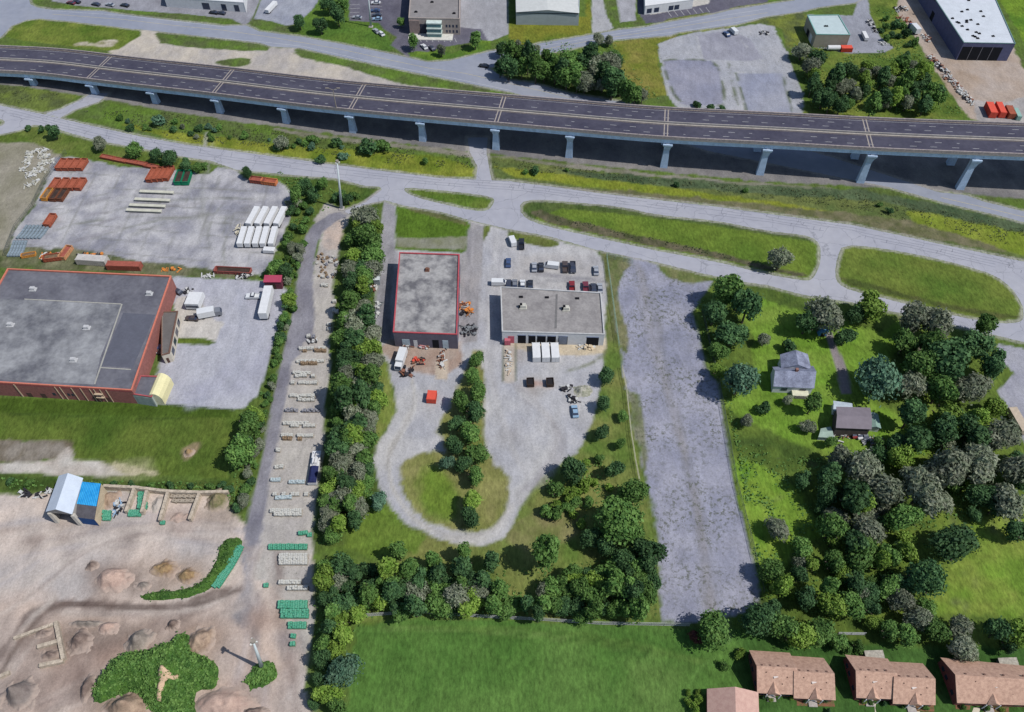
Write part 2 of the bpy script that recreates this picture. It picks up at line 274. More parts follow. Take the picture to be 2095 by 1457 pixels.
 ('dirt_track',[(120,1238),(80,1255),(30,1310),(-10,1370),(-10,1340),(50,1260),(110,1226),(300,1236),(380,1228),(460,1200),(480,1206),(400,1238),(300,1246)],C(120,104,98),C(150,136,128),4,1.2,1.4,1,.05,0),
 ('dirt_track',[(130,1330),(200,1320),(260,1300),(330,1270),(300,1310),(230,1350),(180,1400),(150,1460),(60,1460),(100,1380)],C(160,140,130),C(184,164,152),6,2,2,1,.05,0),
 ('ground',[(-160,968),(0,970),(120,978),(300,985),(465,982),(480,990),(505,1045),(480,1055),(440,1010),(300,1004),(220,1000),(100,1004),(0,1006),(-160,1004)],C(62,84,34),C(84,100,44),4,.8,1,0,.3,0),
 # hedge bank along the lane, the lane itself and the storage strip
 ('ground',[(560,345),(700,360),(779,388),(700,432),(672,432),(639,455),(618,494),(603,560),(598,620),(580,690),(560,790),(545,860),(525,961),(510,1020),(478,1058),(470,1000),(478,900),(500,840),(535,800),(560,700),(590,600),(588,520),(600,400)],C(70,94,38),C(98,114,50),5,.8,1,0,.3,0),
 ('gravel_yard',[(668,418),(700,430),(720,440),(712,470),(708,505),(690,540),(680,590),(686,626),(676,690),(676,760),(664,830),(666,900),(650,1000),(640,1100),(636,1150),(640,1300),(625,1330),(560,1200),(500,1180),(500,1080),(530,1040),(560,900),(600,720),(640,560),(655,480),(640,450)],C(178,172,168),C(192,186,178),6,.8,1.2,1,.3,0),
 ('sand',[(665,455),(700,445),(708,475),(706,505),(680,512),(655,505)],C(206,186,172),C(176,166,160),3,1,1.2,1,.2,1),
 ('lane',[(700,432),(745,412),(779,388),(786,411),(745,420),(715,440),(690,452),(662,474),(650,500),(642,540),(640,588),(644,640),(640,690),(620,700),(612,725),(597,740),(583,822),(571,898),(553,974),(540,1070),(530,1120),(515,1170),(500,1180),(495,1130),(500,1080),(520,1007),(530,961),(548,872),(563,796),(578,725),(604,614),(609,553),(621,494),(638,461),(672,440)],C(126,124,134),C(150,148,156),7,.7,.5,1,.02,0),
 ('ground',[(500,1180),(520,1190),(518,1250),(505,1285),(478,1270),(475,1240),(492,1215)],C(140,136,138),C(160,152,150),3,1.6,1,1,.02,1),
 ('ground',[(700,470),(720,440),(786,411),(778,430),(778,480),(775,535),(765,660),(770,720),(790,745),(798,800),(806,842),(788,882),(770,913),(765,941),(776,994),(790,1030),(720,1110),(650,1130),(640,1100),(650,1000),(666,900),(664,830),(676,760),(686,626),(680,590),(690,540)],C(66,88,36),C(92,110,48),6,.8,1,0,.3,0),
 ('lawn',[(770,720),(795,745),(806,796),(812,842),(790,882),(768,915),(755,860),(760,780)],C(132,140,72),C(110,130,54),4,1,1,.2,.2,0),
 # middle property
 ('gravel_yard',[(786,411),(811,424),(901,436),(960,452),(1040,472),(1121,486),(1218,512),(1235,538),(1243,604),(1236,672),(1242,698),(1240,760),(1228,791),(1216,857),(1192,913),(1182,928),(1141,953),(1108,979),(1088,999),(1065,1037),(1053,1073),(1035,1100),(1010,1115),(980,1120),(930,1115),(870,1098),(838,1078),(817,1068),(799,1037),(776,994),(769,964),(765,941),(770,913),(789,882),(812,842),(805,796),(795,745),(770,710),(765,660),(775,535),(781,475)],C(176,176,182),C(192,190,190),9,.9,.9,1,.12,0),
 ('driveway',[(786,411),(811,424),(807,510),(817,520),(805,560),(785,560),(775,535),(781,475)],C(156,154,160),C(166,164,168),6,.4,.2,1,.04,0),
 ('driveway',[(961,454),(987,463),(990,492),(985,560),(975,700),(940,700),(940,520),(954,515)],C(150,148,152),C(166,162,162),7,.5,.4,1,.04,0),
 ('driveway',[(775,560),(800,560),(800,700),(768,700)],C(152,150,156),C(140,138,140),5,.5,.4,1,.08,0),
 ('bare_soil',[(800,695),(940,700),(950,740),(905,775),(850,760),(800,735),(770,715)],C(166,142,128),C(180,164,152),4,1.2,1.2,1,.1,0),
 ('lawn',[(811,424),(830,422),(901,436),(958,452),(961,460),(953,515),(945,518),(808,510),(810,440)],C(82,110,32),C(90,118,36),8,.5,.3,0,.03,0),
 ('gravel_lot',[(811,486),(870,488),(955,484),(952,511),(900,510),(812,505)],C(150,150,138),C(128,130,104),4,.8,.8,.8,.3,0),
 ('lawn',[(830,422),(880,432),(950,450),(955,462),(900,448),(840,432)],C(110,110,70),C(80,92,48),3,.6,.5,.2,.4,0),
 ('lawn',[(992,461),(1005,461),(1000,474),(990,492),(987,487)],C(96,112,48),C(110,120,60),3,.5,.4,0,.2,0),
 ('lawn',[(1040,472),(1078,477),(1121,486),(1141,494),(1144,502),(1124,506),(1078,500),(1053,490),(1040,484)],C(92,108,46),C(110,116,62),4,.6,.4,0,.2,0),
 ('driveway',[(1060,520),(1230,525),(1240,590),(1040,585)],C(172,170,172),C(186,182,180),5,2,1,1,.05,0),
 ('concrete_pad',[(1050,672),(1238,690),(1242,722),(1180,728),(1100,722),(1048,712)],C(214,198,170),C(196,182,160),4,.5,.4,1,.04,0),
 ('concrete_pad',[(1030,704),(1053,704),(1052,782),(1031,782)],C(206,194,176),C(190,180,170),3,.5,.4,1,.08,0),
 ('concrete_pad',[(893,738),(916,738),(914,777),(890,777)],C(206,190,170),C(190,176,160),3,.5,.4,1,.08,0),
 ('lawn',[(825,943),(817,956),(817,976),(827,1012),(840,1040),(875,1068),(926,1085),(990,1088),(1017,1073),(1035,1047),(1043,1012),(1040,976),(1028,964),(1012,953),(995,923),(992,847),(992,783),(984,720),(965,715),(951,771),(931,791),(918,834),(888,882),(901,898),(908,923),(860,926)],C(118,126,62),C(140,138,84),6,1.3,1.4,.2,.15,0),
 ('lawn',[(850,960),(900,955),(935,1000),(940,1060),(900,1070),(860,1040)],C(96,124,42),C(110,132,48),5,2,1.5,0,.05,1),
 ('lawn',[(1230,515),(1270,520),(1300,527),(1298,545),(1275,560),(1262,600),(1260,640),(1275,712),(1300,720),(1240,720),(1242,604)],C(92,104,52),C(116,120,76),4,.8,1,.2,.3,0),
 ('lawn',[(1240,700),(1280,700),(1290,760),(1300,885),(1320,1000),(1345,1075),(1355,1270),(735,1275),(725,1120),(790,1035),(838,1078),(930,1115),(980,1120),(1035,1100),(1065,1040),(1108,980),(1182,928),(1216,857),(1230,791)],C(94,118,50),C(128,132,72),8,1,1.2,.1,.2,0),
 ('lawn',[(1050,1075),(1100,1040),(1150,1030),(1200,1060),(1160,1110),(1090,1130),(1030,1110)],C(140,134,90),C(110,120,62),5,1.6,1.4,.3,.2,1),
 ('lawn',[(720,1050),(790,1037),(838,1080),(870,1100),(850,1130),(760,1140),(710,1120)],C(110,132,52),C(96,122,44),6,1,1,0,.1,0),
 # long empty gravel lot
 ('gravel_lot',[(1298,527.5),(1345,540),(1360,555),(1420,575),(1460,575),(1418,640),(1450,760),(1471,786),(1485,880),(1502,990),(1528,1085),(1558,1210),(1552,1240),(1490,1262),(1410,1276),(1355,1272),(1350,1180),(1345,1100),(1330,1010),(1318,960),(1300,885),(1280,765),(1268,712),(1258,640),(1262,590),(1275,556)],C(144,146,164),C(168,168,182),9,.9,1.6,1,.55,0),
 ('lawn',[(1345,538),(1436,560.5),(1465,572),(1420,580),(1370,572),(1350,555)],C(92,110,52),C(124,124,84),4,.9,1,.2,.3,0),
 ('lawn',[(1262,590),(1275,556),(1295,540),(1300,530),(1270,520),(1240,520),(1268,712),(1282,725),(1285,680),(1272,640)],C(100,112,64),C(128,126,92),3,.9,1.2,.3,.4,0),
 ('lawn',[(1285,800),(1305,805),(1318,850),(1325,910),(1320,960),(1300,890)],C(96,110,60),C(130,130,110),3,1,1.4,.3,.5,0),
 # east property
 ('lawn',[(1436,562),(1522,580),(1641,606),(1743,622),(1857,646),(2047,692),(2045,735),(2075,764),(2040,800),(2200,980),(2250,1450),(1560,1290),(1552,1240),(1558,1210),(1528,1085),(1502,990),(1485,880),(1471,786),(1450,760),(1418,640),(1460,575)],WOODF,WOODF2,9,.9,1.2,0,.3,0),
 ('lawn',[(1500,600),(1560,612),(1660,640),(1800,680),(1850,650),(1830,720),(1780,780),(1800,830),(1890,870),(1940,900),(1870,940),(1700,930),(1560,880),(1480,830),(1550,760),(1540,700)],C(104,140,42),C(124,150,58),9,1.4,1.6,0,.06,0),
 ('meadow',[(1500,930),(1560,950),(1640,1010),(1680,1100),(1620,1150),(1560,1200),(1535,1085),(1505,990)],C(98,136,40),C(124,152,52),5,1.2,1.6,0,.25,0),
 ('meadow',[(1990,1060),(2095,1040),(2200,1100),(2200,1260),(2095,1262),(1990,1262),(1880,1250),(1930,1180),(1985,1120)],C(104,134,44),C(132,146,62),6,1.2,1.6,0,.15,0),
 ('driveway',[(1688,680),(1702,680),(1733,760),(1745,805),(1722,805),(1714,770)],C(156,146,146),C(140,132,134),5,.4,.3,1,.04,0),
 ('path',[(1835,645),(1848,650),(1900,740),(1890,745)],C(140,132,126),C(120,120,90),4,.7,.8,.8,.3,0),
 ('parking_lot',[(2040,703),(2095,713),(2250,740),(2250,960),(2120,940),(2085,885),(2065,840),(2040,800),(2075,764),(2045,735)],C(160,160,172),C(172,172,180),9,.4,.3,1,.02,0),
 # southern lawn and the houses' gardens
 ('lawn',[(730,1280),(850,1262),(1000,1268),(1180,1275),(1355,1280),(1560,1290),(1760,1318),(2250,1330),(2250,1600),(690,1600),(715,1400)],BIGL,BIGL2,14,.9,.8,0,.04,0),
 ('lawn',[(760,1284),(900,1276),(1100,1290),(1290,1310),(1440,1350),(1440,1360),(1280,1330),(1100,1304),(900,1292)],C(98,128,60),C(84,116,50),3,1.4,1,0,.03,0),
 ('lawn',[(1290,1330),(1400,1360),(1420,1420),(1410,1600),(1240,1600),(1280,1400)],C(98,128,62),C(84,116,52),7,4,2,0,.03,1),
 ('garden',[(1500,1290),(1760,1318),(2250,1330),(2250,1600),(1560,1600),(1540,1400)],C(56,92,38),C(72,106,48),8,2,1,0,.05,0),
]
def _ds(c,k=0.03):
    l=.3*c[0]+.59*c[1]+.11*c[2]; return tuple(v*(1-k)+l*k for v in c)
OPS=[(o[0],o[1],_ds(o[2]) if o[2][1]>o[2][2]*1.8 else o[2],_ds(o[3]) if o[3][1]>o[3][2]*1.8 else o[3])+o[4:] for o in OPS]
xs=np.arange(-318,318.1,0.8); ys=np.arange(34,452,0.8)
GX,GY=np.meshgrid(xs,ys); gx=GX.ravel(); gy=GY.ravel()
zc=gy*cp+CH*sp; keepv=np.abs(gx)<(0.5*2095/FPX*zc+36)
wob=vnoise(gx,gy,5.0,11,3)
fine=vnoise(gx,gy,1.6,23,2)
def W(poly,n=0): return [(v.x,v.y) for v in (P(a,b) for a,b in chaikin(poly,n))]
rd=np.full(gx.shape,6.0)
for r in ROADS: rd=np.minimum(rd,sdist(gx,gy,W(r)))
isl=np.full(gx.shape,6.0)
for r,n in ISLANDS: isl=np.minimum(isl,sdist(gx,gy,W(r,n)))
hard=np.maximum(rd,-isl)
col=np.zeros((gx.size,3)); t=(vnoise(gx,gy,9,3,3)*.5+.5)[:,None]
col[:]=np.array(SCR)*(1-t)+np.array(GR)*t
grain=np.zeros(gx.size); weed=np.full(gx.size,.2)
CLS=['ground']; cls=np.zeros(gx.size,int)
ssd=hard+fine*0.25
for k,(cn,poly,c1,c2,vs,edge,wb,gr,wd,sm) in enumerate(OPS):
    if cn not in CLS: CLS.append(cn)
    d=sdist(gx,gy,W(poly,sm))
    idx=np.where(d<5.9)[0]
    dd=d[idx]+(wob[idx]*0.8+fine[idx]*0.5)*wb
    edge=edge*.55 if edge<2 else edge; a=np.clip(0.5-dd/(2*edge),0,1); a=a*a*(3-2*a)
    n=vnoise(gx[idx],gy[idx],vs,100+k,4); n=np.clip(n*1.1+.5,0,1)
    c=np.array(c1)[None]*(1-n[:,None])+np.array(c2)[None]*n[:,None]
    col[idx]=col[idx]*(1-a[:,None])+c*a[:,None]
    grain[idx]=grain[idx]*(1-a)+gr*a; weed[idx]=weed[idx]*(1-a)+wd*a
    ci=CLS.index(cn); cls[idx]=np.where(a>.5,ci,cls[idx])
# worn tracks, seams and stains: soft strokes along lines on the ground
def stroke(px,wid,c,alpha,sm=2,gate=None,seed=0,gr=None):
    for _ in range(sm):
        q=[px[0]]
        for a,b in zip(px,px[1:]): q+=[(a[0]*.75+b[0]*.25,a[1]*.75+b[1]*.25),(a[0]*.25+b[0]*.75,a[1]*.25+b[1]*.75)]
        px=q+[px[-1]]
    w_=[(v.x,v.y) for v in (P(a,b) for a,b in px)]; X0=min(p[0] for p in w_)-5; X1=max(p[0] for p in w_)+5; Y0=min(p[1] for p in w_)-5; Y1=max(p[1] for p in w_)+5
    idx=np.where((gx>X0)&(gx<X1)&(gy>Y0)&(gy<Y1))[0]; x=gx[idx]; y=gy[idx]; d=np.full(x.shape,9.0)
    for (x0,y0),(x1,y1) in zip(w_,w_[1:]):
        ex,ey=x1-x0,y1-y0; t=np.clip(((x-x0)*ex+(y-y0)*ey)/(ex*ex+ey*ey+1e-9),0,1); d=np.minimum(d,np.hypot(x-x0-t*ex,y-y0-t*ey))
    a=np.clip(1-(d+wob[idx]*.3*wid)/wid,0,1); a=a*a*(3-2*a)*alpha
    if gate is not None: a*=np.clip(vnoise(x,y,gate,300+seed,2)*2+.5,0,1)
    col[idx]=col[idx]*(1-a[:,None])+np.array(c)[None]*a[:,None]
    if gr is not None: grain[idx]=grain[idx]*(1-a)+gr*a
sr=random.Random(21)
lt=C(208,196,186); dkk=C(138,122,116); gyy=C(168,164,168)
def fam(path,spread,n,cols,wid=1.0,al=.35,gate=8):
    for k in range(n):
        o=sr.uniform(-spread,spread); o2=sr.uniform(-spread,spread)
        q=[(x+(o*(1-i/len(path))+o2*i/len(path))*.6,y+o*(1-i/len(path))+o2*i/len(path)) for i,(x,y) in enumerate(path)]
        stroke(q,wid*sr.uniform(.6,1.6),sr.choice(cols),al*sr.uniform(.5,1.3),2,gate,sr.randint(0,99))
fam([(-40,1120),(100,1090),(250,1080),(400,1090),(510,1120)],40,16,[lt,dkk,gyy],1.3)
fam([(-40,1240),(60,1190),(160,1110),(300,1080),(480,1085)],40,12,[lt,dkk,gyy],1.3)
fam([(80,1457),(200,1400),(290,1330),(380,1270),(470,1240),(530,1200)],30,14,[lt,dkk],1.2)
fam([(130,1250),(300,1258),(420,1245),(500,1200),(530,1120)],14,12,[lt,dkk],1.0,.4)
fam([(500,1457),(520,1380),(530,1300),(520,1230),(515,1150)],50,16,[lt,dkk,gyy],1.3)
fam([(600,1457),(590,1350),(570,1250),(560,1120)],40,10,[lt,dkk],1.2)
fam([(-30,1457),(0,1380),(60,1290),(120,1240)],25,10,[dkk,lt],1.4,.5)
stroke([(490,1206),(400,1240),(300,1246),(200,1240),(128,1234),(85,1256),(35,1318),(0,1380)],1.2,C(98,84,78),.75,2,None)
stroke([(128,1234),(70,1280),(20,1340)],2.2,C(122,104,96),.5,2,12)
for px_,py_,rx_,ry_,c_ in ((229,1184,60,40,(130,108,96)),(362,1172,70,34,(150,126,104)),(296,1199,34,22,(140,126,118)),(190,1300,90,42,(118,102,94)),(285,1312,45,40,(140,124,114)),(356,1278,30,24,(120,102,96)),(412,1310,52,44,(160,136,118)),(40,1420,56,48,(128,112,106)),(262,1448,90,40,(160,138,122)),(455,1440,80,40,(176,150,134)),(170,1408,34,50,(112,94,88)),(105,1320,60,48,(140,122,112)),(440,1060,40,30,(150,132,116)),(366,1060,50,24,(170,148,136)),(70,1110,16,8,(120,104,96)),(133,1103,14,7,(118,102,96)),(262,1105,16,12,(110,96,92)),(150,1130,10,6,(130,120,120)),(250,1345,60,26,(168,142,128)),(545,1270,40,24,(160,130,112)),(590,1310,30,24,(140,132,134)),(260,960,50,14,(190,180,150)),(1040,890,26,18,(150,146,144)),(1090,800,20,24,(160,152,146)),(1060,720,16,20,(164,154,148)),(852,560,1,1,(1,1,1))):
    if rx_<2: continue
    pl_=[(px_+rx_*math.cos(t*.5236)*sr.uniform(.8,1.15),py_+ry_*math.sin(t*.5236)*sr.uniform(.8,1.15)) for t in range(12)]
    d=sdist(gx,gy,W(pl_,1)); idx=np.where(d<5.9)[0]; a=np.clip(.5-(d[idx]+wob[idx]*2.2)/5.0,0,1)*.6; col[idx]=col[idx]*(1-a[:,None])+np.array(C(*c_))[None]*a[:,None]
# gravel yards and lots
stroke([(1155,760),(1195,750),(1225,735),(1240,718)],1.2,C(104,112,72),.7,1,4); stroke([(1028,700),(1029,780)],.6,C(96,100,66),.7,0,None); stroke([(1054,700),(1054,780)],.6,C(96,100,66),.7,0,None); stroke([(1085,784),(1128,787)],2.2,C(190,140,120),.5,0,4)
fam([(800,500),(795,560),(785,640),(785,700)],8,8,[C(176,174,178),C(120,118,124)],.9,.5,5)
fam([(965,480),(960,560),(950,640),(950,700)],10,10,[C(176,172,174),C(128,126,130)],1,.5,5)
fam([(1080,560),(1140,565),(1230,570)],22,16,[C(196,194,192),C(140,138,144)],1.2,.5,5)
fam([(1020,480),(1012,560),(1005,640),(1000,720),(1010,800),(1040,900),(1070,960)],16,14,[C(196,194,194),C(158,156,160)],1.2,.4)
fam([(1060,800),(1100,830),(1150,880),(1110,960),(1060,1020)],26,12,[C(200,198,196),C(160,156,158)],1.3,.4)
fam([(840,770),(850,830),(815,890),(790,940),(800,1000),(850,1070),(930,1104),(1010,1098),(1050,1040)],8,12,[C(206,202,196),C(164,160,156)],.9,.45)
fam([(1310,550),(1340,700),(1380,850),(1420,1000),(1450,1130),(1460,1260)],46,26,[C(168,168,182),C(134,136,150),C(150,146,148)],1.5,.4,10)
fam([(480,580),(500,640),(480,740),(430,800),(370,810)],30,14,[C(192,192,200),C(156,158,170)],1.3,.4)
fam([(470,350),(440,400),(430,470),(450,540)],90,20,[C(188,186,190),C(140,138,142),C(128,130,118)],1.2,.45,7)
fam([(120,480),(260,440),(400,430),(560,440)],60,20,[C(188,186,190),C(140,136,142),C(124,126,112)],1.2,.45,7)
for k in range(9):
    t=k/8; stroke([(150+t*400,345+t*20),(60+t*440,512+t*50)],.7,C(126,126,118),.5,0,9,k)
for k in range(7):
    t=k/6; stroke([(118-t*70,350+t*150),(590-t*20,388+t*160)],.7,C(126,126,118),.5,0,9,k+20)
# weedy outlines of the old paved lots
for pth in ([(1357,125),(1375,121),(1455,123),(1472,142),(1482,190),(1480,212)],[(1357,125),(1362,150),(1377,190),(1396,214),(1480,216)],[(1505,150),(1518,190),(1530,240)],[(1600,150),(1615,205),(1625,245)],[(1490,120),(1495,160),(1510,215)]): stroke(pth,1.3,C(84,96,56),.8,1,4,3)
for pth in ([(1498,62),(1540,110),(1560,125)],[(1425,75),(1436,120)],[(1500,148),(1600,150)]): stroke(pth,.8,C(196,196,196),.6,0,6,4)
# tyre lines across the big lawn's upper edge, mowing streaks, ditch lines
for k in range(5): stroke([(740,1284+k*3),(900,1277+k*4),(1060,1287+k*4),(1200,1305+k*4),(1330,1330+k*4)],.5,C(112,140,76) if k%2 else C(60,92,40),.5,2,10,k)
for k in range(40):
    x0=720+k*20+sr.uniform(-5,5); stroke([(x0,1457),(x0+90,1290)],.9,sr.choice([C(88,126,56),C(64,100,42)]),.28,0,6,k)
stroke([(0,846),(60,848),(180,853),(300,856),(400,858)],.5,C(60,80,34),.6,1,None); stroke([(188,822),(180,850)],.5,C(60,76,36),.6,0)
stroke([(1415,1457),(1405,1420),(1425,1370),(1470,1340)],.8,C(104,140,70),.6,2)
for pth in ([(1500,930),(1530,1060),(1560,1200)],[(1545,960),(1575,1080),(1580,1160)]): stroke(pth,1.4,C(140,160,66),.5,1,8)
for k in range(60):
    x0=sr.uniform(1540,2080); y0=sr.uniform(880,1260); stroke([(x0,y0),(x0+sr.uniform(-30,30),y0+sr.uniform(-16,16)),(x0+sr.uniform(-40,40),y0+sr.uniform(-10,26))],1.8,sr.choice([C(128,156,60),C(66,84,42),C(100,104,74)]),.55,1,5,k)
# pale dusty shoulder beside the roads
sh=np.clip(1.15-np.abs(hard-0.15+fine*.5)/0.8,0,1)*0.75; sh=np.where(hard>5.9,0,sh)
dust=np.array(C(176,172,166)); col=col*(1-sh[:,None])+dust*sh[:,None]
gz=np.clip((hard+fine*.18)*0.12,-0.14,0.0)+0.0
# gentle bank / ditch relief
zrel=np.maximum(vnoise(gx,gy,7,77,3),0)*0.2; gz=np.where(hard>2,gz+zrel*np.clip((hard-2)/3,0,1)*(1-grain),gz)
nx=len(xs); ny=len(ys); remap=np.full(gx.size,-1)
ii,jj=np.meshgrid(np.arange(nx-1),np.arange(ny-1)); q0=(jj*nx+ii).ravel()
quads=np.stack([q0,q0+1,q0+nx+1,q0+nx],1)
ok=keepv[quads].all(1)&~(hard[quads]<-3.0).all(1)
quads=quads[ok]; qc=cls[quads[:,0]]
def gmat():
    m=bpy.data.materials.new('terrain'); m.use_nodes=True; n=m.node_tree; L=n.links; b=n.nodes['Principled BSDF']
    b.inputs['Roughness'].default_value=.95; b.inputs['Specular IOR Level'].default_value=.1
    A=n.nodes.new('ShaderNodeAttribute'); A.attribute_name='surface'
    T=n.nodes.new('ShaderNodeAttribute'); T.attribute_name='texture'     # r: gravel-ness  g: weed specks
    sep=n.nodes.new('ShaderNodeSeparateColor'); L.new(T.outputs['Color'],sep.inputs[0])
    tc=n.nodes.new('ShaderNodeTexCoord')
    def noise(sc,de,ro=.6,stretch=None):
        z=n.nodes.new('ShaderNodeTexNoise'); z.inputs['Scale'].default_value=sc; z.inputs['Detail'].default_value=de; z.inputs['Roughness'].default_value=ro
        if stretch:
            mp=n.nodes.new('ShaderNodeMapping'); mp.inputs['Scale'].default_value=stretch; mp.inputs['Rotation'].default_value=(0,0,0.35)
            L.new(tc.outputs['Object'],mp.inputs[0]); L.new(mp.outputs[0],z.inputs['Vector'])
        else: L.new(tc.outputs['Object'],z.inputs['Vector'])
        return z.outputs['Fac']
    def mrange(s,a,b_,c,d):
        r=n.nodes.new('ShaderNodeMapRange'); L.new(s,r.inputs[0])
        for i,v in enumerate((a,b_,c,d)):
            if isinstance(v,(int,float)): r.inputs[i+1].default_value=v
            else: L.new(v,r.inputs[i+1])
        return r.outputs[0]
    def math_(op,a,b_):
        r=n.nodes.new('ShaderNodeMath'); r.operation=op
        for i,v in enumerate((a,b_)):
            if isinstance(v,(int,float)): r.inputs[i].default_value=v
            else: L.new(v,r.inputs[i])
        return r.outputs[0]
    g1=mrange(noise(1.1,7,.8,(1,.4,1)),.3,.7,.45,1.50)      # grass streaks
    g2=mrange(noise(.16,3),.3,.7,.82,1.18)
    gf=math_('MULTIPLY',g1,g2)
    s1=mrange(noise(1.3,7,.9),.3,.7,.70,1.25); s2=mrange(noise(.30,7,.8,(1,.45,1)),.3,.7,.74,1.18)
    sf=math_('MULTIPLY',s1,s2)
    mx=n.nodes.new('ShaderNodeMix'); mx.data_type='FLOAT'; L.new(sep.outputs[0],mx.inputs[0]); L.new(gf,mx.inputs[2]); L.new(sf,mx.inputs[3])
    sc=n.nodes.new('ShaderNodeVectorMath'); sc.operation='SCALE'; L.new(A.outputs['Color'],sc.inputs[0]); L.new(mx.outputs[0],sc.inputs['Scale'])
    wn=noise(.75,5,.78); th=math_('SUBTRACT',.70,math_('MULTIPLY',sep.outputs[1],.34))
    wf=mrange(wn,th,math_('ADD',th,.06),0,.75)
    big=mrange(noise(.07,2),.4,.6,.25,1.0)
    wf=math_('MULTIPLY',wf,big)
    wm=n.nodes.new('ShaderNodeMix'); wm.data_type='RGBA'; L.new(wf,wm.inputs[0]); L.new(sc.outputs[0],wm.inputs[6]); wm.inputs[7].default_value=(*C(84,88,66),1)
    L.new(wm.outputs[2],b.inputs['Base Color'])
    bp=n.nodes.new('ShaderNodeBump'); bp.inputs['Strength'].default_value=.5; bp.inputs['Distance'].default_value=.25
    L.new(noise(1.3,5,.7),bp.inputs['Height']); L.new(bp.outputs[0],b.inputs['Normal'])
    return m
GM=gmat()
def gridmesh(name,X,Y,Z,cc,gr,wd,quads,m=None):
    used=np.unique(quads); rm=np.full(X.size,-1); rm[used]=np.arange(used.size); q=rm[quads]
    me=bpy.data.meshes.new(name); me.vertices.add(used.size); co=np.stack([X[used],Y[used],Z[used]],1)
    me.vertices.foreach_set('co',co.ravel()); me.loops.add(q.size); me.loops.foreach_set('vertex_index',q.ravel().astype(np.int32))
    me.polygons.add(len(q)); me.polygons.foreach_set('loop_start',np.arange(0,q.size,4,dtype=np.int32))
    try: me.polygons.foreach_set('loop_total',np.full(len(q),4,dtype=np.int32))
    except Exception: pass
    me.polygons.foreach_set('use_smooth',np.ones(len(q),bool))
    a=me.attributes.new('surface','FLOAT_COLOR','POINT'); a.data.foreach_set('color',np.concatenate([cc[used],np.ones((used.size,1))],1).ravel())
    a=me.attributes.new('texture','FLOAT_COLOR','POINT'); a.data.foreach_set('color',np.stack([gr[used],wd[used],0*gr[used],1+0*gr[used]],1).ravel())
    me.update(calc_edges=True); me.materials.append(m or GM); return link(name,me)
GLAB={'ground':'rough weedy ground between the lots','lawn':'mown and patchy green grass','parking_lot':'grey paved parking areas','gravel_lot':'pale gravel lots dotted with weeds',
 'gravel_yard':'light grey gravel work yards','dirt_yard':'bare beige dirt yards','meadow':'rough yellow-green grass verges','sand':'pale sandy ground by the bridge','driveway':'concrete driveways',
 'ditch':'brown grassy ditch in the road islands','bare_soil':'bare brown soil','path':'pale dirt paths','dirt_track':'darker wheel-worn dirt tracks','lane':'grey asphalt lane beside the storage rows',
 'concrete_pad':'dusty pale concrete pad','garden':'dark green garden lawns round the houses'}
for k,cn in enumerate(CLS):
    qs=quads[qc==k]
    if len(qs): tag(gridmesh(cn,gx,gy,gz,col,grain,weed,qs),GLAB.get(cn,cn),cn,kind='structure')
# surrounding land out to the horizon, lying just under the detailed sheet
m=MB(); m.add([(-3500,-1500,-.6),(3500,-1500,-.6),(3500,4500,-.6),(-3500,4500,-.6)],[(0,1,2,3)])
tag(m.build('surrounding_land',mat('far_grass',C(92,112,52),var=.25,scale=.03)),'green land around the site','land',kind='structure')
# road sheets
def roadmat(name,c1,c2,crack):
    m=mat(name,c1,var=.06,scale=.05,col2=c2,rough=.85); n=m.node_tree; L=n.links; b=n.nodes['Principled BSDF']
    src=b.inputs['Base Color'].links[0].from_socket
    tc=n.nodes.new('ShaderNodeTexCoord'); v=n.nodes.new('ShaderNodeTexVoronoi'); v.feature='DISTANCE_TO_EDGE'; v.inputs['Scale'].default_value=.11
    nz=n.nodes.new('ShaderNodeTexNoise'); nz.inputs['Scale'].default_value=.4; L.new(tc.outputs['Object'],nz.inputs['Vector'])
    mx0=n.nodes.new('ShaderNodeMix'); mx0.data_type='RGBA'; mx0.blend_type='ADD'; mx0.inputs[0].default_value=2.0; mx0.clamp_factor=False
    L.new(tc.outputs['Object'],mx0.inputs[6]); L.new(nz.outputs['Color'],mx0.inputs[7]); L.new(mx0.outputs[2],v.inputs['Vector'])
    r=n.nodes.new('ShaderNodeMapRange'); r.inputs[1].default_value=0; r.inputs[2].default_value=.014; r.inputs[3].default_value=crack; r.inputs[4].default_value=0
    L.new(v.outputs['Distance'],r.inputs[0])
    mx=n.nodes.new('ShaderNodeMix'); mx.data_type='RGBA'; L.new(r.outputs[0],mx.inputs[0]); L.new(src,mx.inputs[6]); mx.inputs[7].default_value=(*C(110,112,120),1)
    L.new(mx.outputs[2],b.inputs['Base Color']); return m
def sheet(name,px,z,m,label,kind='structure'):
    mm=MB(); mm.prism(ccw([tuple(P(a,b))[:2] for a,b in px]),z-.3,z)
    return tag(mm.build(name,m),label,name,kind=kind)
sheet('service_road_north',[(-300,-90),(2450,-90),(2450,545)]+SPLIT[::-1][1:]+[(-300,170)],-.045,roadmat('road_n',C(142,148,164),C(156,160,172),.12),'grey service road north of the bridge')
sheet('service_road_south',SPLIT+[(2350,760),(1650,640),(1000,520),(600,470),(-300,330),(-300,176)],-.0452,roadmat('road_s',C(166,167,178),C(178,178,186),.5),'pale cracked service road south of the bridge')
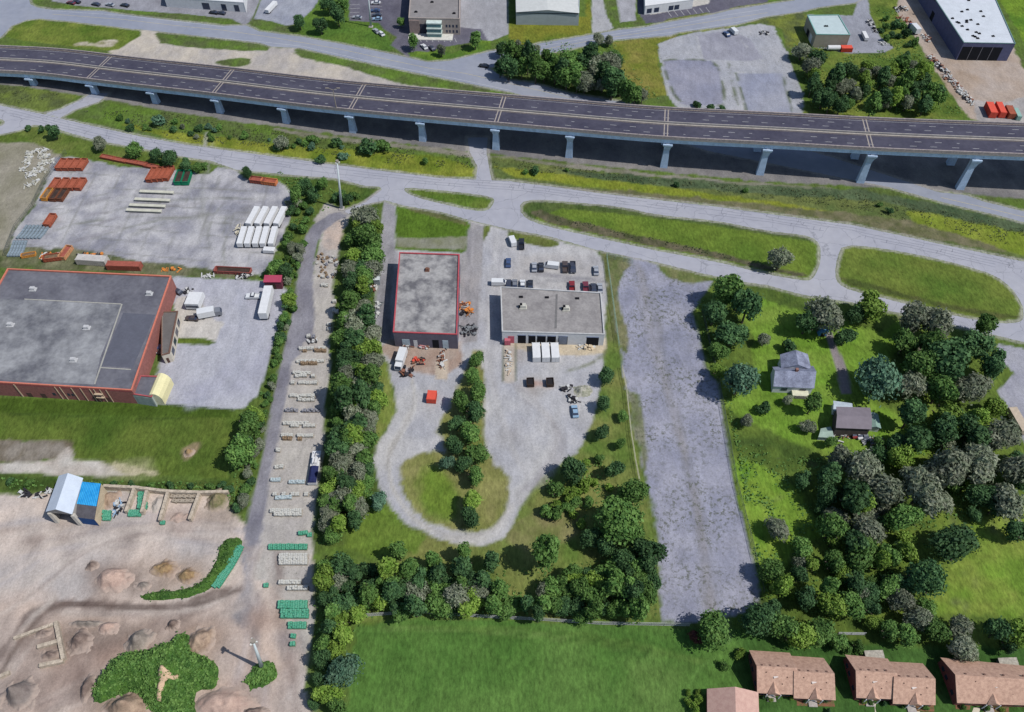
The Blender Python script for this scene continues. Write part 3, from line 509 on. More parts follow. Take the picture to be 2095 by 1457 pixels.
# painted lines and tar seams following the roads
def lines(name,paths,w,z,m,label,dash=None):
    mm=MB()
    for p in paths:
        pts=[P(a,b,z) for a,b in p]
        for a,b in zip(pts,pts[1:]):
            d=b-a; L=d.length; d.normalize(); s=Vector((-d.y,d.x,0))*w/2
            segs=[(0,L)] if not dash else [(t,min(t+dash[0],L)) for t in np.arange(0,L,dash[1])]
            for t0,t1 in segs:
                p0=a+d*t0; p1=a+d*t1
                mm.add([p0-s,p1-s,p1+s,p0+s],[(0,1,2,3)])
    return tag(mm.build(name,m),label,name,kind='structure')
CEN=[[(107,29),(254,40),(355,52),(457,62),(560,77),(698,101),(789,121),(880,140),(951,150),(1048,172),(1167,200)]]
EDG=[[(240,60),(400,74),(530,85),(620,95),(789,133),(951,165),(1048,186)],[(107,22),(254,32),(355,43),(460,55)],[(1075,100),(1205,78),(1357,55),(1492,30),(1570,18)],[(1258,80),(1400,63),(1507,46),(1570,33)]]
wl=mat('road_paint',C(205,205,205),var=.15,scale=2)
lines('white_road_lines',EDG,.15,-.035,wl,'thin white edge lines of the north road')
lines('yellow_road_lines',CEN+[[(1925,404),(2012,424),(2095,444),(2150,457)],[(1075,108),(1205,75+9),(1357,60),(1492,38),(1570,26)]],.18,-.035,mat('yellow_paint',C(198,184,140),var=.15,scale=2),'faint yellow centre lines of the north road')
random.seed(5)
tar=[]
base=[(20,228),(178,266),(287,290),(381,306),(530,327),(723,352),(901,371),(1040,380),(1116,388),(1218,402),(1345,418),(1471,433),(1570,446),(1743,474),(1920,511),(2095,552)]
for off in (-8,-2.5,3,8):
    row=[]
    for i in range(len(base)-1):
        for s in range(6):
            tt=s/6; row.append((base[i][0]*(1-tt)+base[i+1][0]*tt,base[i][1]*(1-tt)+base[i+1][1]*tt+off+random.uniform(-.7,.7)))
    cut=0
    while cut<len(row)-3:
        n=random.randint(4,14); tar.append(row[cut:cut+n]); cut+=n+random.randint(0,3)
for i in range(46):
    k=random.randint(0,len(base)-2); tt=random.random(); x=base[k][0]*(1-tt)+base[k+1][0]*tt; y=base[k][1]*(1-tt)+base[k+1][1]*tt
    a,b=random.choice([(-8,-2),(-2,3),(3,8),(-8,3)]); tar.append([(x+1,y+a),(x-1+random.uniform(-1,1),(y+(a+b)/2+y)/2),(x-2,y+b)])
STALL=[[(1366+k*13,24-k*1.5),(1374+k*13,34-k*1.5)] for k in range(7)]+[[(846+k*12,78),(850+k*12,86)] for k in range(8)]+[[(758,6+k*7),(782,6+k*7)] for k in range(6)]+[[(716,10+k*8),(736,9+k*8)] for k in range(4)]
lines('parking_lines',STALL,.16,.02,wl,'white parking bay lines of the dark lots')
lines('tar_seams',[t for t in tar if len(t)>1],.16,-.036,mat('tar',C(128,130,142),var=.1,scale=2),'dark tar seams in the south road')
# ================================================================ BRIDGE
conc=mat('bridge_concrete',C(178,172,168),var=.14,scale=.5)
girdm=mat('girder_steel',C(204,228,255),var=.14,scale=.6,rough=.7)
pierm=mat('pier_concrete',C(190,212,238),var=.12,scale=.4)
asph=mat('deck_asphalt',C(68,67,84),var=.14,scale=.10,col2=C(84,83,98),detail=5)
ST=[(-260,112,6.2),(-110,140,6.6),(52,144.5,7.5),(177,160.6,8.3),(298,174.5,9.5),(430,189,10.6),(571,207.5,11.4),(711,223,12.1),(857,236.5,13.0),(1012,250,13.8),(1167,263.5,14.4),(1369,280.8,15.3),(1577,290,16.3),(1792,303,17.2),(2011,311.5,18.2),(2230,320,19.0),(2450,328,19.6)]
PB=[(68.5,175),(192,194),(315,216),(446,237),(583.5,256),(720.6,274),(863,293),(1013,311),(1163,326),(1357.5,347),(1555,364),(1760.5,378),(1966,394),(2185,410)]
near=[P(x,y,z) for x,y,z in ST]
def catmull(p,n):
    out=[]
    for i in range(len(p)-1):
        p0=p[max(i-1,0)]; p1=p[i]; p2=p[i+1]; p3=p[min(i+2,len(p)-1)]
        for k in range(n):
            t=k/n; out.append(.5*((2*p1)+(p2-p0)*t+(2*p0-5*p1+4*p2-p3)*t*t+(3*p1-p0-3*p2+p3)*t**3))
    out.append(p[-1]); return out
# smooth the edge line
nl=catmull(near,6)
for _ in range(12): nl=[nl[0]]+[(nl[i-1]+nl[i]*2+nl[i+1])/4 for i in range(1,len(nl)-1)]+[nl[-1]]
def perp(pts):
    out=[]
    for i in range(len(pts)):
        d=pts[min(i+1,len(pts)-1)]-pts[max(i-1,0)]; d.z=0; d.normalize(); out.append(Vector((-d.y,d.x,0)))
    return out
nn=perp(nl); WID=19.4
bridge=empty('highway_bridge',(nl[50].x,nl[50].y,0),'long elevated highway bridge with dark asphalt deck and pale blue piers','bridge')
o0=bridge.location.copy()
def strip(name,m,u0,u1,z0,z1,parent=bridge,box=True,rng=None):
    mm=MB(); I=range(len(nl)) if rng is None else rng
    vs=[]; 
    for i in I:
        for u,z in ((u0,z0),(u1,z0),(u1,z1),(u0,z1)): vs.append(nl[i]+nn[i]*u+Vector((0,0,z))-o0)
    fs=[]; n=len(list(I))
    for i in range(n-1):
        for k in range(4): fs.append((i*4+k,i*4+(k+1)%4,(i+1)*4+(k+1)%4,(i+1)*4+k))
    fs.append((0,3,2,1)); e=(n-1)*4; fs.append((e,e+1,e+2,e+3))
    mm.add(vs,fs); return mm.build(name,m,parent)
strip('deck',conc,0,WID,-1.45,-1.0)
strip('roadway',asph,.62,WID/2-.62,-1.0,-.96); strip('roadway',asph,WID/2+.62,WID-.62,-1.0,-.96)
strip('parapet',mat('parapet_concrete',C(186,174,170),var=.25,scale=1.2,col2=C(150,140,142)),0.0,.42,-1.0,0)
strip('parapet',MATS['parapet_concrete'],WID-.42,WID,-1.0,0)
strip('shoulder_kerb',mat('kerb_dirty',C(190,176,160),var=.3,scale=1.5,col2=C(130,112,106)),.42,.6,-1.0,-.8)
strip('shoulder_kerb',MATS['kerb_dirty'],WID-.6,WID-.42,-1.0,-.8)
strip('median_strip',mat('median_concrete',C(176,168,160),var=.2,scale=1,col2=C(198,190,180)),WID/2-.62,WID/2+.62,-1.0,-.85)
strip('median_barrier',conc,WID/2-.16,WID/2+.16,-.85,-.1)
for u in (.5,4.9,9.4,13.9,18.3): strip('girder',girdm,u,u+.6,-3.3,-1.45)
# fascia stiffeners
mm=MB()
for i in range(len(nl)-1):
    a,b=nl[i],nl[i+1]; L=(b-a).length; k=int(L/2.2)
    for j in range(k):
        p=a+(b-a)*((j+.5)/k)+nn[i]*.44-o0; ang=math.atan2((b-a).y,(b-a).x)
        mm.box((p.x,p.y,p.z-3.2),(.12,.12,1.75),ang)
mm.build('stiffener_rib',girdm,bridge)['kind']='stuff'
# lane marks: broken lines in each carriageway and solid edge lines
mm=MB(); s_acc=0.0
for i in range(len(nl)-1):
    a,b=nl[i],nl[i+1]; d=b-a; L=d.length; t=0.0
    while t<L:
        ph=(s_acc+t)%7.5
        if ph<.5:
            for ui,u in enumerate((3.35,6.1,13.3,16.05)):
                off=(ui%2)*2.2
                p0=a+d*min(1,(t+off)/L)+nn[i]*u-o0; p1=a+d*min(1,(t+off+2.4)/L)+nn[i]*u-o0; s=nn[i]*.07
                mm.add([p0-s+Vector((0,0,-.952)),p1-s+Vector((0,0,-.952)),p1+s+Vector((0,0,-.952)),p0+s+Vector((0,0,-.952))],[(0,1,2,3)])
            t+=5
        t+=.5
    s_acc+=L
mm.build('lane_marking',wl,bridge)['kind']='stuff'
strip('edge_line',wl,1.35,1.45,-.958,-.954); strip('edge_line',wl,WID-1.45,WID-1.35,-.958,-.954)
strip('edge_line',mat('edge_yellow',C(176,160,128)),WID/2-1.1,WID/2-1.0,-.958,-.954)
# expansion joints
def nearest(px,py,z=13):
    q=P(px,py,z); return min(range(len(nl)),key=lambda i:(nl[i]-q).to_2d().length)
JT=[((173,160),(228,110),8.3),((432,189),(482,143),10.6),((713,223),(748,169),12.1),((1013,250),(1028,195),13.8),((1362,280.8),(1370,218),15.3),((1786,303),(1766,241),17.2)]
for (a,b,z) in JT:
    i=nearest(a[0],a[1],z); mm=MB(); d=(nl[i+1]-nl[i]).normalized(); base=P(a[0],a[1],z)
    # point on the edge line nearest the joint
    t=(base-nl[i]).dot(d); p=nl[i]+d*t
    for off in (-.75,.5):
        for u0,u1 in ((.62,WID/2-.62),(WID/2+.62,WID-.62)):
            pts=[]
            for u,s in ((u0,0),(u1,0),(u1,.42),(u0,.42)): pts.append(p+nn[i]*u+d*(off+s)-o0)
            mm.add([q+Vector((0,0,-.95)) for q in pts],[(0,1,2,3)])
            mm.add([q+Vector((0,0,-1.02)) for q in pts]+[q+Vector((0,0,-.95)) for q in pts],[(0,1,5,4),(1,2,6,5),(2,3,7,6),(3,0,4,7)])
    mm.build('expansion_joint',mat('joint_concrete',C(170,160,152),var=.15,scale=2),bridge)
# piers
for (bx,by) in PB:
    g=P(bx,by); i=min(range(len(nl)),key=lambda k:(nl[k].to_2d()-g.to_2d()).length)
    top=nl[i].z-3.3; n=nn[i]; d=(nl[min(i+1,len(nl)-1)]-nl[i-1]); d.z=0; d.normalize()
    e=(g-nl[i]).dot(d); c0=nl[i]+d*e; c0.z=0; c0-=o0
    mm=MB()
    def sec(u,z,wd,dp): 
        q=c0+n*u; return [q-d*wd/2-n*dp/2+Vector((0,0,z)),q+d*wd/2-n*dp/2+Vector((0,0,z)),q+d*wd/2+n*dp/2+Vector((0,0,z)),q-d*wd/2+n*dp/2+Vector((0,0,z))]
    for u,su in ((2.0,-1.3),(WID-2.6,1.3)):
        prof=[(0,0,2.9,2.0),(0,top*.35,2.5,1.8),(0,top*.68,2.1,1.8),(su*.4,top*.84,2.6,2.0),(su*.7,top-.9,3.6,2.6),(su*.7,top-.35,3.6,2.6)]
        vs=[]; fs=[]
        for du,z,wd,dp in prof: vs+=sec(u+du,z-.2 if z==0 else z,wd,dp)
        for k in range(len(prof)-1):
            for j in range(4): fs.append((k*4+j,k*4+(j+1)%4,k*4+4+(j+1)%4,k*4+4+j))
        fs.append(tuple(range(len(vs)-4,len(vs)))); mm.add(vs,fs)
    # cap beam between the columns
    vs=sec(WID/2-.3,top-2.2,1.8,WID-6.5)+sec(WID/2-.3,top-.36,1.8,WID-6.5)
    mm.add(vs,[(0,3,2,1),(4,5,6,7),(0,1,5,4),(1,2,6,5),(2,3,7,6),(3,0,4,7)])
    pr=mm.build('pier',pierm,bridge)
    for u in (.8,WID-1.5):
        mm=MB(); vs=sec(u,top-.35,1.3,1.0)+sec(u,top,1.3,1.0); mm.add(vs,[(0,3,2,1),(4,5,6,7),(0,1,5,4),(1,2,6,5),(2,3,7,6),(3,0,4,7)])
        mm.build('bearing_block',mat('bearing',C(214,218,226)),pr)
# lamp standing on the bridge edge
i=nearest(695,214,12.0); lp=nl[i]+nn[i]*.2
L_=empty('street_lamp',(lp.x,lp.y,lp.z),'twin-armed street lamp standing on the near parapet of the bridge','street lamp')
mm=MB(); mm.cyl((0,0,0),.22,8,8,r2=.12); mm.build('pole',mat('lamp_grey',C(150,142,132)),L_)
for s in (-1,1):
    mm=MB(); mm.bar((0,0,7.8),(s*1.7,0,8.6),.16); mm.build('arm',MATS['lamp_grey'],L_)
    mm=MB(); mm.box((s*2.2,0,8.5),(1.3,.45,.25)); mm.build('lamp_head',MATS['lamp_grey'],L_)
# ================================================================ BUILDINGS
glass=mat('dark_glass',C(52,62,84),rough=.25,spec=.6,var=.1)
whitep=mat('white_paint',C(225,226,228),var=.06,scale=1)
def quadc(px,z): return [P(a,b,z) for a,b in px]
def unitn(a,b):
    d=(b-a); d.z=0; d.normalize(); return d,Vector((d.y,-d.x,0))
class Bld:
    """a building on four ground corners, order: front-left, front-right, back-right, back-left"""
    def __init__(s,name,pxtop,h,wallm,roofm,label,cat='building',para=.5,parm=None,wallname='wall',square=False):
        s.c=quadc(pxtop,h); s.h=h; ctr=sum(s.c,Vector())/4; ctr.z=0
        s.o=ctr; s.root=empty(name,ctr,label,cat); s.p=[Vector((v.x,v.y,0))-ctr for v in s.c]
        s.walls=[]
        for i in range(4):
            a,b=s.p[i],s.p[(i+1)%4]; d,n=unitn(a,b); mm=MB(); q=[a,b,b-n*.3,a-n*.3]
            mm.prism([(v.x,v.y) for v in q],-.1,h-para-.02); s.walls.append(mm.build(wallname,wallm,s.root))
        mm=MB(); ins=s.inset(.28); mm.prism([(v.x,v.y) for v in ins],h-para-.5,h-para-.12); s.roof=mm.build('roof',roofm,s.root)
        if para>0:
            mm=MB(); A=s.inset(-.06); B=s.inset(.34)
            for i in range(4):
                j=(i+1)%4; q=[A[i],A[j],B[j],B[i]]; mm.prism([(v.x,v.y) for v in q],h-para,h,bottom=True)
            s.par=mm.build('parapet',parm or wallm,s.root)
    def inset(s,d):
        out=[]
        for i in range(4):
            p=s.p[i]; d1,n1=unitn(s.p[i-1],p); d2,n2=unitn(p,s.p[(i+1)%4]); out.append(p-(n1+n2)*d)
        return out
    def onwall(s,i,u0,u1,z0,z1,m,name,out=.06,parent=None):
        a,b=s.p[i],s.p[(i+1)%4]; d,n=unitn(a,b); L=(b-a).length
        if abs(u0)<=1 and abs(u1)<=1: u0*=L; u1*=L
        mm=MB(); q=[a+d*u0+n*out,a+d*u1+n*out,a+d*u1-n*.1,a+d*u0-n*.1]; mm.prism([(v.x,v.y) for v in ccw([tuple(v) for v in q]) and q],z0,z1,bottom=True)
        return mm.build(name,m,parent or s.root)
    def roofpt(s,u,v):
        a=s.p[0].lerp(s.p[1],u); b=s.p[3].lerp(s.p[2],u); r=a.lerp(b,v); r.z=s.roofz; return r
    @property
    def roofz(s): return s.h-s_para(s)-.12
def s_para(s): return getattr(s,'para',.5)
def B_(name,*a,para=.5,**k):
    b=Bld(name,*a,para=para,**k); b.para=para; return b
def unit(b,px,py,kind='roof_vent',sz=(1.6,1.4,1.2),m=None,rz=0):
    z=b.roofz; q=P(px,py,z)-b.o; q.z=z; mm=MB(); mm.box((q.x,q.y,q.z),(sz[0]+.5,sz[1]+.5,.25),rz); mm.box((q.x,q.y,q.z+.25),sz,rz,taper=.85)
    return mm.build(kind,m or mat('vent_metal',C(196,196,198),var=.15,scale=2),b.root)
def patch(b,pxs,m,name,dz=.02):
    z=b.roofz+dz; mm=MB(); q=[P(x,y,z)-b.o for x,y in pxs]; mm.prism(ccw([(v.x,v.y) for v in q]),z-.015,z); return mm.build(name,m,b.root)
# --- big grey-roofed warehouse at the left
brick=mat('red_brick',C(158,104,98),var=.15,scale=1.2); pinkt=mat('salmon_trim',C(214,128,108),var=.1,scale=1)
tarroof=mat('dark_membrane',C(94,94,104),var=.14,scale=.12,col2=C(122,122,130),detail=8)
greyroof=mat('grey_membrane',C(104,105,112),var=.16,scale=.10,col2=C(158,159,162),detail=9,lo=.38,hi=.62)
b=B_('brick_warehouse',[(-115,775),(269,798),(350,564),(15,549)],7.0,brick,tarroof,'large flat-roofed red brick warehouse with salmon roof edge beside the gravel yard','building',para=.45,parm=pinkt)
WH=b
fu=lambda u:(419*u-35)/384
b.onwall(0,fu(.42),fu(.425),0,6.3,mat('pipe_cream',C(196,176,150)),'downpipe',.2)
for u0,u1 in ((.45,.475),(.52,.545),(.78,.80),(.845,.86)): b.onwall(0,fu(u0),fu(u1),.2,2.3,mat('brown_door',C(96,72,66)),'door',.05)
for u in (.62,.645,.70,.745,.79,.81,.84,.87): b.onwall(0,fu(u),fu(u+.003),0,6.3,MATS['pipe_cream'],'downpipe',.18)
for u0,u1,z in ((.66,.672,2),(.68,.69,2),(.585,.60,1.8),(.30,.32,1.8)): b.onwall(0,fu(u0),fu(u1),z,z+1.2,glass,'window',.04)
for z in (2.6,4.2): b.onwall(0,fu(.805),fu(.845),z,z+.2,MATS['pipe_cream'],'catwalk',.7)
b.onwall(0,.001,.999,6.0,6.5,mat('faded_red',C(176,92,96),var=.1),'roof_trim',.04)
patch(b,[(-17,610),(250,624),(241,639),(205,732),(193,787),(-106,770)],greyroof,'pale_membrane')
patch(b,[(252,640),(318,644),(272,752),(207,748)],mat('patched_membrane',C(98,100,112),var=.08,scale=.3),'patched_membrane')
patch(b,[(50,611),(248,621),(248,623),(50,613)],mat('roof_seam',C(170,168,160)),'roof_seam',.03)
patch(b,[(248,622),(251,622),(195,786),(192,786)],MATS['roof_seam'],'roof_seam',.04)
patch(b,[(205,751),(268,755),(268,757),(205,753)],MATS['roof_seam'],'roof_seam',.035)
for x,y in ((68,593),(306,602),(22,666),(178,672),(151,738)):
    unit(b,x,y,'roof_vent',(1.7,1.2,.9))
b2=B_('office_annex',[(330,727),(347,722),(364,636),(330,638)],4.2,mat('cream_wall',C(214,206,192),var=.08),mat('annex_roof',C(112,108,106),var=.1,scale=.4),'low office annex with brown roof and dark windows beside the brick warehouse','building',para=.25,parm=mat('brown_trim',C(120,92,80)))
for k in range(4): b2.onwall(1,.08+.22*k,.22+.22*k,.9,3.1,glass,'window',.05)
b2.onwall(0,.3,.6,0,2.3,MATS['brown_door'],'door',.05)
b3=B_('link_building',[(270,806),(310,812),(324,769),(287,768)],5.0,mat('pale_cladding',C(176,184,178),var=.08),tarroof,'small grey-roofed link building at the front corner of the brick warehouse','building',para=.3,parm=MATS['faded_red'])
b3.onwall(0,.1,.95,0,4.2,mat('roller_door',C(160,172,168)),'roller_door',.05)
# rounded cream shed
def polyshed(name,base_px,h,m,label):
    c=[P(a,b_) for a,b_ in base_px]; o=sum(c,Vector())/4; root=empty(name,o,label,'shed'); p=[v-o for v in c]
    prof=[(0,0),(0,.55),(.12,.8),(.3,.95),(.5,1),(.7,.95),(.88,.8),(1,.55),(1,0)]
    mm=MB(); vs=[]
    for e in ((p[0],p[1]),(p[3],p[2])):
        for u,z in prof: v=e[0].lerp(e[1],u); vs.append((v.x,v.y,h*z))
    n=len(prof); mm.add(vs,[(i,i+1,n+i+1,n+i)[::-1] for i in range(n-1)]); mm.build('roof',m,root)
    mm=MB(); mm.add(vs[:n],[tuple(range(n))[::-1]]); mm.build('end_wall',mat('cream_end',C(206,204,178)),root); mm=MB(); mm.add(vs[n:],[tuple(range(n))]); mm.build('end_wall',mat('cream_end',C(206,204,178)),root); return root,p
polyshed('quonset_shed',[(309,828),(338,828),(356,786),(327,784)],5.4,mat('cream_metal',C(232,224,176),var=.05),'cream yellow round-topped metal shed at the corner of the brick warehouse')
# --- red-edged warehouse in the middle
cr=mat('streaked_roof',C(108,107,111),var=.18,scale=.16,col2=C(168,166,165),detail=9,lo=.38,hi=.56)
redt=mat('red_trim',C(186,84,92),var=.1)
b=B_('red_trimmed_warehouse',[(804,679),(935,684),(940,520),(817,516)],7.2,mat('grey_cladding',C(112,108,122),var=.1),cr,'long flat pale-roofed warehouse with thin red edging behind the sunken loop road','building',para=.35,parm=redt)
unit(b,874,553,'roof_hatch',(1.1,1.1,.7),mat('rusty_vent',C(120,84,70)))
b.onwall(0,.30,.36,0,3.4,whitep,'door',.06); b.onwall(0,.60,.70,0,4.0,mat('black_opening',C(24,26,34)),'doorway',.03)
b.onwall(0,.76,.85,0,4.0,mat('pale_roller',C(190,206,216)),'roller_door',.06); b.onwall(0,.12,.24,0,3.8,MATS['pale_roller'],'roller_door',.06)
for i in range(5): b.onwall(1,.1+.17*i,.16+.17*i,1,3,redt,'wall_panel',.05)
# --- two-part garage with open bays
b=B_('garage_building',[(1027,678),(1237,684),(1230,598),(1024,586)],5.6,whitep,mat('garage_roof',C(136,132,132),var=.15,scale=.2,col2=C(164,160,158),detail=6),'wide low garage with grey roof, white front and open service bays facing the sandy apron','building',para=.3,parm=mat('light_trim',C(196,196,196)))
GB=b
dark=MATS['black_opening']
for u0,u1 in ((.155,.235),(.26,.33),(.345,.43),(.445,.53),(.555,.645),(.83,.95)):
    b.onwall(0,u0,u1,0,3.9,dark,'service_bay',.02); b.onwall(0,u0,u1,3.9,4.3,mat('bay_header',C(150,160,184)),'bay_header',.1)
b.onwall(0,.56,.64,.2,3.6,mat('steel_shutter',C(126,134,150)),'shutter',.12)
b.onwall(0,.06,.12,0,3.4,mat('pink_door',C(204,112,126)),'door',.08)
for x,y in ((1070,629),(1158,633)):
    unit(b,x,y,'rooftop_unit',(2.0,1.5,1.1),mat('unit_pale',C(200,198,188)))
    unit(b,x-4,y,'roof_fan',(.9,.9,1.5),dark)
for x,y in ((1066,608),(1119,609),(1181,611)): unit(b,x,y,'roof_vent',(.8,.3,.3),dark)
patch(b,[(1137,602),(1141,602),(1139,672),(1134,672)],mat('seam_dark',C(120,118,118)),'roof_seam',.02)
# --- buildings beyond the north road
b=B_('office_building',[(836,36),(940,38),(941,-45),(842,-45)],8,mat('tan_wall',C(176,164,158),var=.1),mat('office_roof',C(142,138,138),var=.1,scale=.3),'two-storey tan office building with glazed entrance facing the dark parking lot','building',para=.5,parm=MATS['tan_wall'])
for z in (1.0,3.6):
    for u in (.72,.78,.85,.92): b.onwall(0,u,u+.035,z,z+1.3,glass,'window',.05)
b.onwall(0,0,.2,0,6.9,mat('brown_facade',C(150,134,130)),'facade_bay',.5)
for z,o in ((0.3,3.2),(2.6,3.0),(4.9,2.6)):
    b.onwall(0,.36,.64,z,z+1.6,mat('atrium_glass',C(120,160,160),rough=.3,spec=.5),'glazed_entrance',o); b.onwall(0,.35,.65,z+1.6,z+2.1,mat('atrium_band',C(206,220,214)),'canopy_band',o+.3)
b.onwall(0,.2,.36,.5,5,mat('shade_glass',C(60,64,78)),'window',.1)
for x,y in ((851,25),(884,5),(929,28)): unit(b,x,y,'roof_vent',(1,.6,.4),dark)
b.onwall(0,-.02,.86,-.02,.35,mat('kerb_white',C(214,212,204)),'entrance_kerb',5.4)
b=B_('metal_warehouse',[(1056,24),(1185,26),(1186,-50),(1054,-50)],6.4,mat('pale_steel',C(176,186,190),var=.05,scale=.5),mat('white_metal_roof',C(206,208,206),var=.06,scale=.6),'white metal warehouse with shallow gabled front standing on yellowish grass','building',para=0.02)
a,c_=b.p[0],b.p[1]; mm=MB(); d,n=unitn(a,c_); L=(c_-a).length; back=(b.p[3]-a)
for s0,s1 in ((0,.5),(.5,1)):
    z0=6.42+(0 if s0==0 else 1.3); z1=6.42+(1.3 if s0==0 else 0)
    v=[a+d*L*s0+n*.5,a+d*L*s1+n*.5]; mm.add([v[0]+Vector((0,0,z0)),v[1]+Vector((0,0,z1)),v[1]+back+Vector((0,0,z1)),v[0]+back+Vector((0,0,z0))],[(0,1,2,3)])
mm.add([a+n*.05+Vector((0,0,6.35)),c_+n*.05+Vector((0,0,6.35)),(a+c_)/2+n*.05+Vector((0,0,7.68))],[(0,1,2)])
mm.build('gable_roof',MATS['white_metal_roof'],b.root)
b.onwall(0,0.01,.99,5.7,5.95,dark,'soffit_line',.12)
b=B_('white_shop',[(1320,12),(1419,-1),(1412,-70),(1318,-60)],4.5,whitep,whitep,'white low shop building with its own dark parking bays at the top road','building',para=.3)
for u in (.05,.2,.5,.62): b.onwall(0,u,u+.1,.6,2.8,glass,'window',.05)
b=B_('white_industrial_building',[(335,-6),(499,5),(505,-70),(340,-70)],5,whitep,whitep,'long white industrial building at the top edge above the small parking lot','building',para=.3)
for u0,u1 in ((.46,.55),(.70,.76),(.86,.92)): b.onwall(0,u0,u1,.2,3.4,glass,'window',.05)
b=B_('small_metal_building',[(1670,70),(1740,71),(1716,30),(1652,31)],6.5,mat('beige_cladding',C(166,160,146),var=.06,scale=.6),mat('mint_roof',C(190,206,208),var=.05,scale=.5),'small beige metal building with pale mint roof beside the thicket','building',para=.12,parm=mat('mint_trim',C(128,178,172)))
b.onwall(3,.3,.5,0,3,dark,'door',.05); b.onwall(3,.6,.8,0,3.4,whitep,'roller_door',.06)
for x,y in ((1688,54),(1692,54)): unit(b,x,y,'roof_vent',(.4,.4,.3),dark)
b=B_('large_white_roofed_warehouse',[(1972,87),(2078,89),(2012,-60),(1875,-60)],8.5,mat('purple_grey_cladding',C(96,98,130),var=.1,scale=.5),mat('white_roof',C(208,214,222),var=.06,scale=.25),'large warehouse with white metal roof in the brown dirt yard','building',para=.12,parm=mat('roof_edge_green',C(108,140,138)))
random.seed(8)
for k in range(26):
    u,v=random.random(),random.random(); y=-30+110*v; x0=1895+ (y+0)*.88*1.0; x=x0+15+u*80
    if y<80: unit(b,min(x,2068),y,'roof_vent',(.7,.5,.3),dark)
b.onwall(0,.02,.80,0,6.5,dark,'open_bay',.03); b.onwall(3,.1,.14,0,4,dark,'doorway',.05); b.onwall(3,.45,.5,0,4,dark,'doorway',.05)
for u in (.2,.4,.6): b.onwall(0,u,u+.012,0,6.6,mat('steel_column',C(120,118,124)),'column',.1)
# --- salt shed (open-fronted, white gable), blue-roofed shed beside it
def gable(root,p,he,hr,roofm,wallm,over=.3,alongdepth=True,front_open=False,wn='wall'):
    """p: front-left, front-right, back-right, back-left (local). ridge runs front-to-back if alongdepth"""
    if not alongdepth: p=[p[1],p[2],p[3],p[0]]
    a,b_,c,d=p; rf=(a+b_)/2; rb=(d+c)/2; Z=Vector((0,0,1))
    dd=(rb-rf).normalized()*over; ss=(b_-a).normalized(); slope=(hr-he)/((b_-a).length/2)
    mm=MB()
    for e0,e1,s in ((a,d,-1),(b_,c,1)):
        lo0=e0-dd+ss*s*over+Z*(he-over*slope); lo1=e1+dd+ss*s*over+Z*(he-over*slope); hi0=rf-dd+Z*hr; hi1=rb+dd+Z*hr; t=Z*.14
        vs=[lo0,lo1,hi1,hi0,lo0+t,lo1+t,hi1+t,hi0+t]
        fs=[(0,1,2,3),(7,6,5,4),(0,4,5,1),(1,5,6,2),(2,6,7,3),(3,7,4,0)]
        mm.add(vs,fs)
    rfo=mm.build('roof',roofm,root); mm=MB()
    if not front_open: mm.add([a-Z*.1,b_-Z*.1,b_+Z*he,rf+Z*(hr-.02),a+Z*he],[(0,1,2,3,4)])
    else: mm.add([a+Z*(he-1.2),b_+Z*(he-1.2),b_+Z*he,rf+Z*(hr-.02),a+Z*he],[(0,1,2,3,4)])
    mm.add([c-Z*.1,d-Z*.1,d+Z*he,rb+Z*(hr-.02),c+Z*he],[(0,1,2,3,4)])
    mm.add([a-Z*.1,d-Z*.1,d+Z*he,a+Z*he],[(0,3,2,1)][::-1] ); mm.add([b_-Z*.1,c-Z*.1,c+Z*he,b_+Z*he],[(0,1,2,3)])
    wl_=mm.build(wn,wallm,root); return rfo,wl_
def ground4(px,z=0):
    c=[P(a,b_,z) for a,b_ in px]; o=sum(c,Vector())/4; o.z=0; return o,[Vector((v.x,v.y,0))-o for v in c]
def house(name,px,ze,zr,roofm,wallm,label,**k):
    o,p=ground4(px,ze); root=empty(name,o,label,k.pop('cat','house')); r=gable(root,p,ze,zr,roofm,wallm,**k); return root,p,o,r
sh,p,o,_=house('salt_shed',[(97,1044),(145,1049),(166,980),(122,976)],6.6,8.4,mat('white_fabric',C(204,214,228),var=.05,scale=.4),mat('shed_wall',C(176,170,164)),'tall open-fronted storage shed with white gable roof in the dirt yard',over=.4,front_open=True,cat='shed')
for q in (p[0],p[1]): mm=MB(); mm.box((q.x,q.y,0),(.9,.9,5.4)); mm.build('corner_post',mat('post_pale',C(206,200,190)),sh)
mm=MB(); q=(p[0]+p[1]+p[2]+p[3])/4; mm.box((q.x,q.y+2,0),((p[1]-p[0]).length-1.5,(p[3]-p[0]).length*.5,2.2),0,0,.6); mm.build('heap',mat('dark_heap',C(70,72,78),var=.3,scale=.8),sh)
o,p=ground4([(148,1028),(196,1034),(207,990),(166,986)],5.6)
bs=empty('blue_roofed_shed',o,'low shed with bright blue corrugated roof and dark front against the white gable shed','shed')
Z=Vector((0,0,1))
mm=MB(); n_=13
for k in range(n_):
    for s in range(2):
        u0=(k+s*.5)/n_; u1=(k+s*.5+.5)/n_; zz=.10*(1-s); zz1=.10*s
        mm.add([p[0].lerp(p[1],u0)+Z*(5.0+zz),p[0].lerp(p[1],u1)+Z*(5.0+zz1),p[3].lerp(p[2],u1)+Z*(5.7+zz1),p[3].lerp(p[2],u0)+Z*(5.7+zz)],[(0,1,2,3)])
mm.build('roof',mat('blue_metal',C(32,146,214),var=.10,scale=.8,col2=C(60,170,230)),bs)
fr=(p[0]-p[3]).normalized()
mm=MB(); q0,q1=p[0]+fr*3.2,p[1]+fr*3.2; mm.add([q0+Z*3.6,q1+Z*3.6,p[1]+Z*4.95,p[0]+Z*4.95],[(0,1,2,3)]); mm.build('tarp_awning',mat('grey_tarp',C(92,90,96),var=.15,scale=.7),bs)
